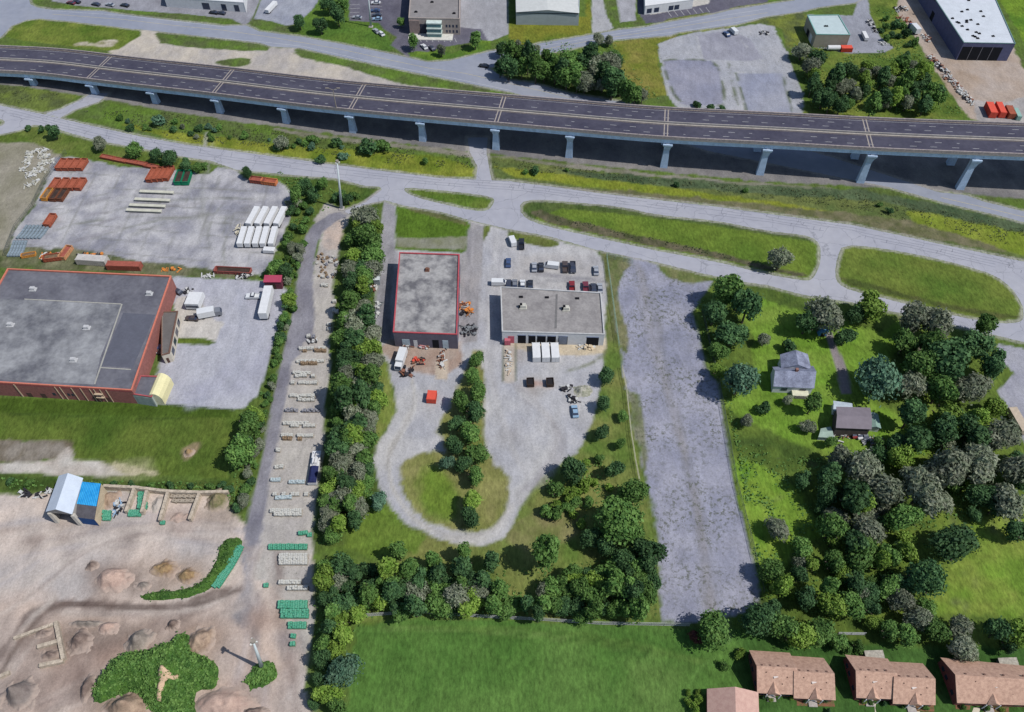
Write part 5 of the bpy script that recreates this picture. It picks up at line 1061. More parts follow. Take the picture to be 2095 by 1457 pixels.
cover('weeds',[([(-60,170),(68,183),(160,198),(120,222),(0,211)],1.0),([(155,228),(315,226),(583,270),(720,290),(960,318),(972,345),(860,345),(583,305),(380,290)],2.4),([(1000,320),(1357,368),(1760,396),(2040,454),(2200,490),(2095,510),(1760,430),(1400,385),(1010,345)],2.0),([(1090,432),(1350,488),(1655,560),(1640,566),(1345,500),(1110,448)],2.2)],'tall greyish weeds on the road verges',leafmat('weed_leaf',C(80,92,60),C(112,120,80)),ls=.22,seed=8)
# ================================================================ VEHICLES, CONTAINERS, YARD GOODS
rub=mat('tyre_rubber',C(40,40,42)); lampm=mat('lamp_glass',C(230,230,225),rough=.3)
def paint(r,g,b,n): return mat('paint_'+n,C(r,g,b),rough=.35,spec=.5,var=.04)
PA={'white':paint(226,228,230,'white'),'silver':paint(168,172,180,'silver'),'black':paint(44,46,54,'black'),'dark':paint(66,70,84,'darkgrey'),'red':paint(138,48,54,'red'),'maroon':paint(120,56,70,'maroon'),'blue':paint(70,90,130,'blue'),'brown':paint(86,76,74,'brown'),'pale':paint(150,180,206,'paleblue'),'grey':paint(126,130,138,'grey')}
def shape_mesh(mm,prof,w,mi=0,w2=None):
    n=len(prof); w2=w2 or [w]*n
    vs=[(-w2[i]/2,p[0],p[1]) for i,p in enumerate(prof)]+[(w2[i]/2,p[0],p[1]) for i,p in enumerate(prof)]
    mm.add(vs,[tuple(range(n)),tuple(range(2*n-1,n-1,-1))]+[(i,n+i,n+(i+1)%n,(i+1)%n) for i in range(n)],mi)
VM={}
def vparts(kind):
    if kind in VM: return VM[kind]
    out=[]
    def me(name,fn,m):
        mm=MB(); fn(mm); d=bpy.data.meshes.new(name); d.from_pydata(mm.v,[],mm.f); d.materials.append(m); d.update(); out.append((name,d))
    if kind=='car':
        me('body',lambda b:shape_mesh(b,[(-2.25,.35),(2.2,.35),(2.28,.62),(2.1,.82),(1.0,.98),(-1.6,1.0),(-2.2,.95),(-2.3,.6)],1.8),PA['grey'])
        me('windows',lambda b:shape_mesh(b,[(1.0,.97),(-1.75,.99),(-1.2,1.38),(.25,1.40)],1.66,w2=[1.7,1.7,1.4,1.4]),glass)
        me('roof',lambda b:b.box((0,-.48,1.39),(1.36,1.35,.06)),PA['grey']); L,wb=2.25,1.35
    elif kind=='pickup':
        me('body',lambda b:(shape_mesh(b,[(-2.7,.45),(2.6,.45),(2.7,.75),(2.55,1.05),(1.2,1.15),(-.4,1.15),(-.4,.75),(-2.7,.75)],1.95),b.box((-.92,-1.55,.75),(.1,2.3,.42)),b.box((.92,-1.55,.75),(.1,2.3,.42)),b.box((0,-2.65,.75),(1.94,.1,.42))),PA['grey'])
        me('windows',lambda b:shape_mesh(b,[(1.2,1.14),(-.4,1.14),(-.3,1.68),(.55,1.70)],1.75,w2=[1.85,1.85,1.55,1.55]),glass)
        me('roof',lambda b:b.box((0,.12,1.69),(1.5,.8,.06)),PA['grey']); L,wb=2.65,1.7
    elif kind=='van':
        me('body',lambda b:shape_mesh(b,[(-2.6,.4),(2.5,.4),(2.6,.9),(2.1,1.25),(1.4,2.05),(-2.55,2.1)],1.95),PA['grey'])
        me('windscreen',lambda b:shape_mesh(b,[(2.13,1.27),(1.43,2.02),(1.40,1.98),(2.08,1.2)],1.7),glass); L,wb=2.55,1.6
    else: # box truck
        me('cab',lambda b:shape_mesh(b,[(1.7,.5),(3.7,.5),(3.8,1.3),(3.4,2.3),(1.7,2.4)],2.2),PA['grey'])
        me('windscreen',lambda b:shape_mesh(b,[(3.81,1.35),(3.44,2.25),(3.38,2.2),(3.74,1.3)],1.9),glass)
        me('box_body',lambda b:b.box((0,-1.1,.8),(2.45,5.4,2.4)),PA['white']); L,wb=3.6,2.4
    for sx in (-1,1):
        for sy in (-1,1):
            me('wheel',lambda b:b.cyl((sx*(.82 if kind!='truck' else 1.02),sy*wb if kind!='truck' else (2.7 if sy>0 else -2.4),.36),.36,.24,10,axis='x'),rub)
    for sx in (-1,1): me('headlight',lambda b:b.box((sx*.65,L+.03,.62),(.35,.08,.16)),lampm)
    VM[kind]=out; return out
def ray(px,py,hd): # local forward (+Y) heading in degrees, 0 = away from the viewer, positive = counter-clockwise
    return P(px,py),R(hd)
def veh(kind,px,py,hd,colr,label,group=None,s=1.0):
    g,a=ray(px,py,hd); nm={'car':'parked_car','pickup':'pickup_truck','van':'van','truck':'box_truck'}[kind]
    e=empty(nm,g,label,nm.replace('parked_','').replace('_',' '),group,a); e.scale=(s,s,s)
    for n,d in vparts(kind):
        o=link(n,d,e)
        if n in('body','roof','cab'): o.material_slots[0].link='OBJECT'; o.material_slots[0].material=PA[colr]
    return e
V_=[('van',1048,496,15,'white','white van at the grass sliver on the garage lot entrance'),('pickup',1067,502,0,'black','black pickup truck right of the white van at the lot entrance'),
('car',1040,540,0,'blue','dark blue car parked alone at the left of the garage lot'),('car',1093,549,0,'silver','silver car leftmost of the middle parked row'),('car',1107,549,0,'black','black car second in the middle parked row'),
('van',1128,547,80,'white','white van parked crosswise in the middle row'),('pickup',1156,549,0,'brown','dark brown pickup in the middle row beside another pickup'),('pickup',1172,550,180,'dark','dark grey pickup right-hand of the two pickups in the middle row'),
('car',1219,556,0,'silver','silver car alone near the greenish fence of the garage lot'),('car',1040,584,0,'dark','dark grey car leftmost of the row against the garage back wall'),('car',1053,584,0,'grey','mid grey car in the row against the garage back wall'),
('car',1069,585,0,'white','white car between grey and black cars behind the garage'),('car',1085,585,0,'black','black car right end of the four small cars behind the garage'),('pickup',1170,590,0,'red','dark red pickup against the garage back wall'),
('pickup',1198,591,0,'maroon','maroon pickup right of the dark red one behind the garage'),('car',1214,592,0,'dark','dark car at the right corner behind the garage'),('car',1227,592,0,'silver','silver car in the far right corner behind the garage'),
('van',1021,582,-90,'white','white van poking out at the left back corner of the garage'),
('car',146,8,70,'maroon','maroon car leftmost in the top left parking lot'),('car',157,6,70,'black','black car next to the maroon one in the top left parking lot'),('car',197,11,70,'dark','dark car midway along the top left parking lot'),('car',226,12,70,'silver','silver car between two dark cars in the top left lot'),('car',256,13,70,'black','black car by itself right of the silver one in the top left lot'),
('car',438,28,75,'black','black car, left of the pair below the long white building'),('car',453,29,75,'dark','dark grey car, right of the pair below the long white building'),
('car',731,38,80,'silver','silver car at the near end of the dark lot left of the mast'),('car',769,8,90,'white','white car at the top of the office side lot'),('car',768,24,90,'blue','blue car behind the mast in the office side lot'),('car',771,33,90,'dark','dark car below the blue one by the mast'),('car',772,41,90,'pale','pale blue car nearest the mast foot'),
('car',770,66,35,'silver','silver car in the angled bay beside the office drive'),('car',780,71,35,'white','white car in the angled bay beside the office drive'),('car',868,98,30,'white','white car between the small trees of the office front lot'),('car',884,101,30,'dark','dark car next to the white one in the office front lot'),
('car',990,137,75,'black','black car driving on the junction beside the thicket'),('car',1486,72,20,'blue','blue car parked at the top edge of the weedy paved lots'),('van',1500,67,20,'white','white van next to the blue car on the weedy paved lots'),
('pickup',520,609,90,'white','white pickup beside the long semi trailer'),('car',363,598,60,'dark','dark car in the corner right of the brick warehouse'),('car',394,654,85,'brown','brown car in front of the white coach body'),('car',337,714,80,'blue','dark blue car beside the grass sliver at the office annex'),('car',337,724,80,'black','black car parked behind the dark blue one by the annex'),
('car',1176,844,5,'pale','pale blue car alone at the right of the big gravel yard'),('car',1743,886,10,'red','red car parked in front of the barn'),('car',1754,888,10,'white','white car beside the red one in front of the barn'),('car',1766,891,10,'grey','grey car third in line before the barn'),
('truck',821,742,170,'white','white box truck in front of the red-edged warehouse'),('truck',432,646,-75,'grey','truck with grey cab parked beside the cream forecourt'),('truck',1868,64,10,'blue','box truck with blue cab beside the green strip of the dirt yard')]
for k,px,py,hd,c,lab in V_: veh(k,px,py,hd,c,lab)
# ---- containers, skips, trailers (built once per kind, copied)
def orient(px,py,px2,py2):
    a,b=P(px,py),P(px2,py2); return math.atan2(-(b-a).x,(b-a).y),(b-a).length
orange=mat('orange_steel',C(180,100,76),var=.22,scale=.9,col2=C(150,82,62)); rust=mat('rust_steel',C(164,92,78),var=.16,scale=.9); red_=mat('red_steel',C(226,92,74),var=.08); green_=mat('green_steel',C(24,128,92),var=.12)
CM={}
def mk(name,parts,px,py,rz,label,cat,group=None,sc=(1,1,1)):
    e=empty(name,P(px,py),label,cat,group,rz); e.scale=sc
    for pn,key,fn,m in parts:
        if key not in CM:
            mm=MB(); fn(mm); d=bpy.data.meshes.new(pn); d.from_pydata(mm.v,[],mm.f); d.materials.append(m); d.update(); CM[key]=d
        o=link(pn,CM[key],e)
        if m is not CM[key].materials[0]: o.material_slots[0].link='OBJECT'; o.material_slots[0].material=m
    return e
def bin_walls(b,L=6,W=2.4,H=1.5):
    for s in (-1,1): b.box((s*(W/2-.05),0,.2),(.1,L,H)); b.box((0,s*(L/2-.05),.2),(W-.2,.1,H))
    b.box((0,0,.2),(W-.2,L-.2,.12))
def bin_ribs(b,L=6,W=2.4,H=1.5):
    for s in (-1,1):
        for k in range(6): b.box((s*(W/2+.05),-L/2+.5+k*(L-1)/5,.25),(.1,.12,H-.05))
        b.box((s*(W/2),0,H+.2),(.22,L,.1)); b.box((0,s*L/2,H+.2),(W-.22,.2,.1))
def rolloff(px,py,rz,m,label,group=None,fill=None,sc=(1,1,1)):
    pr=[('bin_body','binb',bin_walls,m),('bin_frame','binr',bin_ribs,m)]
    if fill: pr.append(('load','bin_load_'+fill.name,lambda b:b.box((0,0,.3),(2.1,5.6,1.15),0,0,.9),fill))
    return mk('skip_container',pr,px,py,rz,label,'container',group,sc)
dk=mat('bin_dark',C(70,56,50),var=.3,scale=1); sc_=mat('scrap_fill',C(150,120,90),var=.4,scale=1.2,col2=C(90,80,70))
rz1=orient(122,350,136,330)[0]
L1='orange open skip with a closed dark top in the container yard'
for i,x in enumerate((128,142,156,170)): rolloff(x,341,rz1,orange,'orange skip in the back row of four at the yard corner','orange skips, back row of four',orange)
for i,x in enumerate((115,133,151,167)): rolloff(x,381,rz1,orange,'orange skip in the second row of four, in front of the back row','orange skips, second row of four',orange)
rolloff(99,402,rz1,mat('yellow_orange',C(214,148,70),var=.2,scale=1),'yellowish open skip full of scrap left of two dark ones',None,sc_)
for x in (116,130): rolloff(x,403,rz1,mat('dark_orange',C(120,74,54),var=.25,scale=1),'dark rusty open skip below the second orange row','dark open skips',dk)
for x,y in ((313,362),(324,361),(335,360),(346,359)): rolloff(x,y,rz1,orange,'rust-orange skip in the block of four left of the green skips','rust-orange skips beside the green pair',orange,(1,1.25,1))
for x,w_ in ((369,'left'),(384,'right')): rolloff(x,368,orient(366,380,374,356)[0],green_,w_+' one of the two green skips in the container yard',None,dk,(1.1,1.2,1.1))
rolloff(105,455,rz1,orange,'single orange skip alone near the left edge of the container yard',None,orange)
rb=orient(222,326,308,343)[0]
for x,y in ((222,325),(246,330),(270,334),(292,338),(311,343)): rolloff(x,y,rb,orange,'low orange skip in the line end to end along the yard back edge','low orange skips end to end',rust,(.8,1,.6))
rolloff(529,373,orient(516,372,542,375)[0],rust,'rust-red skip beside an orange one at the yard entrance',None,rust); rolloff(552,376,orient(540,375,565,378)[0],mat('bright_orange',C(214,130,84),var=.1),'brighter orange skip right of the rust-red one at the yard entrance',None,orange)
rolloff(478,557,orient(440,555,520,559)[0],mat('dull_red',C(156,88,80),var=.14),'long dull red skip at the lower right edge of the container yard',None,dk,(1,2.1,.8))
rolloff(110,531,orient(90,533,130,528)[0],orange,'orange skip among scrap at the lower left of the container yard',None,sc_); rolloff(137,521,orient(130,530,146,508)[0],mat('tan_orange',C(206,150,110),var=.2),'tan orange skip standing askew among the scrap',None,rust); rolloff(60,524,orient(48,526,72,522)[0],mat('yellow_orange',C(214,148,70)),'small yellow-orange skip near the blue-grey troughs',None,sc_,(.7,.8,.6))
def cont_body(b): b.box((0,0,.12),(2.44,6.1,2.45))
def cont_ribs(b):
    for s in (-1,1):
        for k in range(15): b.box((s*1.245,-2.85+k*.407,.3),(.07,.16,2.1))
        for e in (-1,1): b.box((s*1.18,e*3.02,.1),(.2,.2,2.55))
def cont_door(b): b.box((-.58,-3.08,.25),(1.1,.08,2.2)); 
def cont_door2(b): b.box((.58,-3.08,.25),(1.1,.08,2.2))
def container(px,py,rz,m,label,group=None,sc=(1,1,1)):
    return mk('shipping_container',[('container_body','cb',cont_body,m),('corrugation','cr',cont_ribs,m),('container_door','cd',cont_door,m),('container_door','cd2',cont_door2,m)],px,py,rz,label,'container',group,sc)
container(257,549,orient(225,548,290,550)[0],rust,'long rust-red container behind the brick warehouse',None,(1,1.9,.9))
container(192,538,orient(162,536,224,540)[0],mat('white_weathered',C(196,192,188),var=.15,scale=.7),'weathered white container with dark junk on top left of the rust-red one',None,(1.2,1.7,1))
rc=orient(2031,245,2016,212)[0]
container(2024,231,rc,red_,'orange-red container, first from the left beside the bridge',None,(1.15,1.25,1.1)); container(2043,231,rc,red_,'red container in the middle of the three beside the bridge',None,(1.0,1.25,1.1)); container(2063,235,rc,orange,'dull orange container right of the red pair by the bridge',None,(1.1,1,1)); container(2078,238,rc,mat('mint_container',C(150,186,176)),'pale mint container at the end of the row by the bridge',None,(.7,1,.8))
container(1730,104,R(90),red_,'small red container in front of the mint-roofed building',None,(1.1,.8,.8))
for i,x in enumerate((1097,1116,1135)): container(x,726,R(2),whitep,('left','middle','right')[i]+' one of three white containers on the sandy garage apron',None,(1.0,1.0,.95))
container(884,817,R(-4),red_,'red-topped container beside the tree row, dark on its left side',None,(1.1,.55,.9)); 
for i,x in enumerate((1085,1125)): rolloff(x,786,R(3),dk,('left','right')[i]+' one of two black skips standing alone on the gravel',None,mat('black_load',C(40,38,42)),(.9,.45,.9))
container(1038,695,R(2),mat('pink_steel',C(198,108,122),var=.08),'pink trailer body parked at the left end of the garage front',None,(.75,.8,.9))
rolloff(2045,121,R(85),dk,'dark skip at the front of the large white-roofed warehouse',None,dk,(1,.8,1))
# white box trailers
def tr_body(b): shape_mesh(b,[(-5,1.0),(5,1.0),(5,3.6),(4.8,3.75),(-4.8,3.75),(-5,3.6)],2.5)
def tr_frame(b): b.box((0,0,.75),(1.6,9.6,.25)); b.box((-.8,3.4,0),(.2,.2,.75)); b.box((.8,3.4,0),(.2,.2,.75))
def trailer(px,py,rz,label,group=None,sc=(1,1,1),m=None):
    pr=[('box_body','tb',tr_body,m or whitep),('chassis','tf',tr_frame,dk)]
    for i,(x,y) in enumerate(((-1,-3.2),(1,-3.2),(-1,-4.2),(1,-4.2))): pr.append(('wheel','tw%d'%i,(lambda x,y:lambda b:b.cyl((x,y,.48),.48,.4,10,axis='x'))(x,y),rub))
    return mk('box_trailer',pr,px,py,rz,label,'trailer',group,sc)
rt=orient(548,464,566,430)[0]; rt2=orient(540,505,550,468)[0]
for x in (520,538,557,576): trailer(x,450,rt,'white box trailer in the back row of the white trailer block','white trailers, back row',(.82,.95,.7))
for x in (498,513,529,544,561): trailer(x,491,rt2,'white box trailer in the front row of the white trailer block','white trailers, front row',(.78,.9,.7))
trailer(552,516,R(85),'small white trailer crosswise below the white trailer block',None,(.8,.4,.45))
trailer(548,628,orient(542,655,556,592)[0],'long white semi trailer along the hedge in the warehouse yard',None,(1.08,1.25,1.05))
trailer(2076,868,orient(2085,885,2062,845)[0],'beige trailer under the trees at the right edge',None,(1,.85,.8),mat('beige_trailer',C(196,180,160)))
trailer(1768,78,orient(1774,90,1762,66)[0],'slim white trailer on the grey lot right of the mint-roofed building',None,(.7,.6,.5))
trailer(556,20,orient(545,32,568,8)[0],'white boat-like trailer alone in the upper gravel lot',None,(.8,.9,.6))
# bus-like white body in warehouse yard
mk('motorhome',[('coach_body','mh1',lambda b:(shape_mesh(b,[(-3,.6),(3,.6),(3.1,2.2),(2.6,3.1),(-3,3.2)],4.6)),whitep),('window_band','mh2',lambda b:b.box((0,-3.05,1.7),(4.0,.12,.7)),glass),('skirt','mh3',lambda b:b.box((0,0,.15),(4.2,5.4,.5)),rub)],402,622,R(-3),'wide white coach body standing on the pale forecourt','vehicle')
# loading canopy, small sheds
def shedbox(name,px,py,rz,w_,d_,h,rm,wm,label,cat='shed'):
    mk(name,[('wall','sw%s'%label,lambda b:b.box((0,0,0),(w_,d_,h)),wm),('roof','sr%s'%label,lambda b:(b.bar((0,-d_/2-.2,h+.1),(0,d_/2+.2,h+.5),w_+.4,.12)),rm),('door','sd%s'%label,lambda b:b.box((0,-d_/2-.03,0),(min(1.6,w_*.5),.08,h*.75)),dk)],px,py,rz,label,cat)
shedbox('loading_shed',563,586,R(0),5.6,2.6,3.4,mat('crimson_roof',C(178,72,98),var=.08),mat('crimson_wall',C(110,60,74)),'small shed with crimson roof behind the semi trailer')
shedbox('metal_shed',762,577,R(3),5.4,3.4,2.6,mat('tin_white',C(206,214,216),var=.06),mat('tin_wall',C(150,158,164)),'small white tin shed at the edge of the tree row by the red-edged warehouse')
shedbox('playhouse',1681,684,R(0),2.6,1.6,2.0,mat('sky_blue_roof',C(110,170,214)),mat('sky_blue',C(90,150,200)),'little blue hut under the tall grey tree by the garden drive')
shedbox('terrace_shed',1786,1347,R(2),4.2,2.4,1.1,mat('terrace_wood',C(176,170,158),var=.25,scale=2),mat('terrace_side',C(150,140,130)),'wooden terrace behind the middle pair of brown-roofed houses','terrace')
shedbox('terrace_shed',2059,1362,R(2),4.2,2.4,1.1,MATS['terrace_wood'],MATS['terrace_side'],'wooden terrace behind the wide brown roof at the end','terrace')
mk('gas_tank',[('tank','gt',lambda b:b.cyl((0,0,1.3),1.1,5.6,14,axis='x'),whitep),('saddle','gs',lambda b:b.box((-1.6,0,0),(.4,1.8,.9)),dk),('saddle','gs2',lambda b:b.box((1.6,0,0),(.4,1.8,.9)),dk)],1704,103,R(0),'white horizontal tank beside the small red container','tank')
# concrete beams in the container yard
for i,(x,y,L) in enumerate(((322,396,13.0),(313,412,13.4),(303,424,13.6),(296,434,13.2))):
    mk('concrete_beam',[('flange','cbf',lambda b:b.box((0,0,.6),(1.1,13,.25)),mat('beam_cream',C(204,202,186),var=.1)),('web','cbw',lambda b:b.box((0,0,.15),(.35,12.8,.45)),MATS['beam_cream'])],x,y,orient(285,y,358,y+3)[0],'long pale concrete beam, '+('farthest','second','third','nearest')[i]+' of the four lying parallel','beam',None,(1.2,L/13,1.2))
steel=mat('trough_steel',C(132,146,156),var=.3,scale=1.2)
def trough(b):
    for k in range(8):
        y0=-5+k*1.25; a=.5-abs(k-3.5)*.12
        b.bar((a*.5,y0,.35),(.5*(.5-abs(k-2.5)*.12),y0+1.25,.35),.8,.6)
for i in range(7): mk('steel_trough',[('channel','trg',trough,steel)],46+i*7.5,476,orient(36,490,60,460)[0],'curved grey-blue steel trough in the upper bundle at the yard edge','trough','upper bundle of steel troughs',(1.0,.72,1))
for i in range(5): mk('steel_trough',[('channel','trg',trough,steel)],24+i*6,510,orient(20,528,36,492)[0],'curved grey-blue steel trough in the lower bundle at the yard edge','trough','lower bundle of steel troughs',(1.0,.8,1))
# ---- pallets and stacks
wood=mat('pallet_wood',C(150,132,110),var=.2,scale=2); stonep=mat('pale_stone',C(214,212,204),var=.14,scale=1.4,col2=C(176,176,172)); greenp=mat('green_wrap',C(44,140,112),var=.3,scale=2.2,col2=C(120,190,158)); greyp=mat('grey_rock',C(150,150,158),var=.25,scale=1.5); bluep=mat('blue_grey_wrap',C(176,194,200),var=.2,scale=1.5,col2=C(200,206,206)); brownp=mat('brown_block',C(150,128,104),var=.25,scale=1.5)
KM={'w':stonep,'g':greenp,'r':greyp,'b':bluep,'n':brownp}
KN={'w':('stone_pallet','white stone'),'g':('wrapped_pallet','green-wrapped'),'r':('rock_pallet','grey rock'),'b':('stone_pallet','bluish-white'),'n':('block_pallet','brown block')}
def palbase(b):
    for y in (-.5,0,.5): b.box((0,y,0),(1.2,.12,.14))
    b.box((0,0,.14),(1.25,1.15,.05))
def stackm(seed,rough):
    r=random.Random(seed)
    def f(b):
        for i in range(2):
            for j in range(2): b.box((-.29+.58*i+r.uniform(-.05,.05)*rough,-.27+.54*j,.19),(.56,.52,.75+r.uniform(-.25,.25)*rough),r.uniform(-.1,.1)*rough,0,.96)
    return f
PR=random.Random(3)
def pallet(px,py,kind,label,group,sc=1.0,rz=None):
    k=PR.randint(0,3); nm,_=KN[kind]
    mk(nm,[('pallet','plb',palbase,wood),('stack','st%d%s'%(k,'r' if kind=='r' else ''),stackm(k,2.5 if kind=='r' else 1),KM[kind])],px,py,R(PR.uniform(-5,5)) if rz is None else rz,label,'pallet',group,(sc*1.05,sc,sc*PR.uniform(.75,1.1)))
ROWS=[(612,668,715,'w',7,.1,'just below the bend of the lane'),(612,668,719,'n',7,.4,'just below the bend of the lane'),(607,664,741,'w',7,.15,'second row down the strip'),(607,650,745,'n',5,.3,'second row down the strip'),(600,636,765,'w',5,.2,'third row down the strip'),(604,654,771,'w',6,.25,'third row down the strip'),(596,650,785,'w',7,.3,'fourth row, with a white bundle at its end'),
 (594,645,812,'w',7,.1,'fifth row, long and pale'),(610,662,820,'w',6,.1,'fifth row, long and pale'),(584,655,842,'r',8,.1,'row of rough grey boulders'),(580,640,868,'w',8,.2,'row below the boulders'),(596,646,873,'w',6,.3,'row below the boulders'),(576,642,893,'w',8,.2,'last row before the weedy gap'),(578,640,899,'n',6,.3,'last row before the weedy gap'),
 (562,582,957,'w',2,0,'short row in the weedy gap'),(556,574,984,'b',3,.1,'row beside the dark-tarped boat'),(584,624,988,'b',5,.2,'row beside the dark-tarped boat'),(550,632,1013,'w',9,.2,'long row below the dark-tarped boat'),(564,606,1020,'b',5,.2,'long row below the dark-tarped boat'),(554,618,1047,'w',8,.1,'last white row before the green ones'),(562,618,1054,'w',7,.0,'last white row before the green ones')]
for x0,x1,y,kd,n,drop,where in ROWS:
    for i in range(n):
        if PR.random()<drop: continue
        x=x0+(x1-x0)*(i+.5)/n
        pallet(x,y+PR.uniform(-.6,.6),kd,KN[kd][1]+' pallet in the storage strip, '+where,'pallets: '+KN[kd][1]+', '+where,.95)
def grid(x0,x1,nx_,ys_,kd,where,sc=1.05):
    for y in ys_:
        for i in range(nx_): pallet(x0+(x1-x0)*(i+.5)/nx_,y,kd,KN[kd][1]+' pallet '+where,'pallets: '+where,sc,0)
grid(572,630,6,(1139,1146,1153),'w','in the block three deep beside the belt of trees')
grid(572,616,5,(1193,),'w','in the upper of two short white rows'); grid(588,632,4,(1205,),'w','in the lower of two short white rows')
grid(550,630,9,(1118,1123),'g','in the long double green row above the white block',.85)
grid(570,630,6,(1235,1243),'g','in the upper of the two stacked green rows'); grid(576,632,6,(1253,1262),'g','in the lower of the two stacked green rows')
grid(590,628,4,(1278,1284),'g','in the short green row at the tree edge',.9)
for x,y in ((616,1093),(626,1092),(634,1096)): pallet(x,y,'g','green-wrapped pallet at the top of the green rows by the trees','pallets: top green cluster')
pallet(545,1199,'g','green-wrapped pallet alone at the lane end',None); pallet(601,1303,'g','upper green-wrapped pallet of the lowest two',None); pallet(600,1319,'g','lowest green-wrapped pallet at the dirt yard edge',None)
for i in range(14):
    t=i/13; x=490-46*t**1.2; y=1122+78*t
    for dx in (-4,4): pallet(x+dx,y,'g','green-wrapped pallet in the curved row on the grassy bank','pallets: curved green row',.95,R(-25))
grid(283,303,2,(1012,1019,1026,1033,1040),'g','inside the second walled bay',1.0); grid(264,290,3,(1049,1055),'g','spilling out of the second walled bay',.95); grid(212,228,2,(1050,1057,1063),'g','in front of the blue-roofed shed bay',.95); pallet(334,1071,'g','green-wrapped pallet in front of the bay wall',None)
for i in range(5):
    for j in range(2): mk('concrete_block',[('block','ccb',lambda b:b.box((0,0,0),(1.5,1.0,.9),0,0,.97),mat('block_conc',C(172,160,144),var=.14)),('lifting_eye','cce',lambda b:b.bar((-.2,0,.95),(.2,0,.95),.1),dk)],356+i*11+j*3,1018+j*9,R(PR.uniform(-15,15)),'loose concrete block inside the fourth walled bay','concrete block','loose concrete blocks in the bay')
for x,y,kd in ((661,585,'w'),(668,586,'w'),(685,619,'w'),(684,638,'w'),(690,640,'w'),(674,665,'w'),(674,675,'w'),(632,690,'w'),(642,692,'r'),(570,923,'w'),(678,537,'w'),(690,540,'w')): pallet(x,y,kd,KN[kd][1]+' pallet scattered along the upper storage strip','pallets scattered along the upper strip')
for i in range(34): 
    x=645+PR.uniform(0,44); y=520+PR.uniform(0,52); pallet(x,y,PR.choice('wrnn'),'pallet or stone stack in the jumbled heap at the top of the storage strip','pallets in the jumbled heap',PR.uniform(.55,.85),PR.uniform(0,3))
mk('motor_boat',[('hull','bh',lambda b:shape_mesh(b,[(-5.5,.3),(4,.3),(6,1.7),(-5.6,1.7)],2.9),whitep),('tarpaulin','bt',lambda b:shape_mesh(b,[(-5.5,1.7),(.4,1.7),(.2,2.5),(-5.2,2.3)],2.7,w2=[2.9,2.9,1.2,1.2]),mat('navy_tarp',C(40,48,92),var=.15)),('cabin','bc',lambda b:b.box((0,2.2,1.7),(2.0,2.6,.9),0,0,.8),whitep),('mast_rail','br',lambda b:b.bar((0,4.8,2.3),(0,.6,2.9),.12),MATS['lamp_grey'])],645,962,orient(640,992,650,928)[0],'white boat with dark navy tarpaulin at the tree edge of the storage strip','boat',None,(.85,.92,.9))
# ---- concrete retaining walls of the bays
def wall(pxs,h,w_,label,m,name='retaining_wall'):
    pts=[P(a,b) for a,b in pxs]; o=pts[0]; e=empty(name,o,label,'wall')
    for a,b in zip(pts,pts[1:]):
        mm=MB(); L=(b-a).length; n=max(1,int(L/1.5)); ang=math.atan2((b-a).y,(b-a).x)
        for k in range(n): c=a.lerp(b,(k+.5)/n)-o; mm.box((c.x,c.y,-.05),(L/n-.04,w_,h*random.uniform(.93,1.0)),ang)
        mm.build('block_course',m,e)['kind']='stuff'
wc=mat('block_wall',C(192,178,160),var=.25,scale=1.0)
for i,(a,b) in enumerate((((279,1004),(261,1052)),((304,1009),(294,1054)),((347,1012),(330,1070)),((411,1014),(391,1068)))): wall([a,b],1.9,.8,('first','second','third','fourth')[i]+' block wall from the left between the open bays',wc)
wall([(216,1000),(279,1003),(347,1011),(411,1013),(470,1012)],2.0,.8,'long block wall along the back of the open bays',wc)
wall([(118,1275),(134,1352)],1.6,.9,'pale block wall running downward in the lower left dirt yard',wc); wall([(84,1365),(133,1354)],1.4,.9,'short pale block wall closing the bottom of the lower left bay',wc); wall([(79,1326),(122,1314)],1.2,.9,'short middle wall inside the lower left bay',wc); wall([(30,1308),(116,1277)],.9,.7,'low slanting top wall of the lower left bay',wc); wall([(0,1387),(22,1377)],1.0,.8,'bit of block wall at the left edge above the round grey heap',wc)
# ---- heaps
def heapmat(name,c1,c2,z=.9):
    m=mat(name,c1,var=.14,scale=.55,col2=c2,bump=.6,detail=7); n=m.node_tree; L=n.links; b=n.nodes['Principled BSDF']
    if 'spill' in [x.name for x in n.nodes]: return m
    src=b.inputs['Base Color'].links[0].from_socket; tc=n.nodes.new('ShaderNodeTexCoord'); sp_=n.nodes.new('ShaderNodeSeparateXYZ'); L.new(tc.outputs['Object'],sp_.inputs[0])
    nz=n.nodes.new('ShaderNodeTexNoise'); nz.inputs['Scale'].default_value=.9; L.new(tc.outputs['Object'],nz.inputs['Vector'])
    ad=n.nodes.new('ShaderNodeMath'); ad.operation='MULTIPLY_ADD'; L.new(nz.outputs['Fac'],ad.inputs[0]); ad.inputs[1].default_value=-1.2; L.new(sp_.outputs['Z'],ad.inputs[2])
    mr=n.nodes.new('ShaderNodeMapRange'); mr.inputs[1].default_value=-.6; mr.inputs[2].default_value=z-.5; mr.inputs[3].default_value=.85; mr.inputs[4].default_value=0; L.new(ad.outputs[0],mr.inputs[0])
    mx=n.nodes.new('ShaderNodeMix'); mx.name='spill'; mx.data_type='RGBA'; L.new(mr.outputs[0],mx.inputs[0]); L.new(src,mx.inputs[6]); mx.inputs[7].default_value=(*C(182,164,152),1); L.new(mx.outputs[2],b.inputs['Base Color']); return m
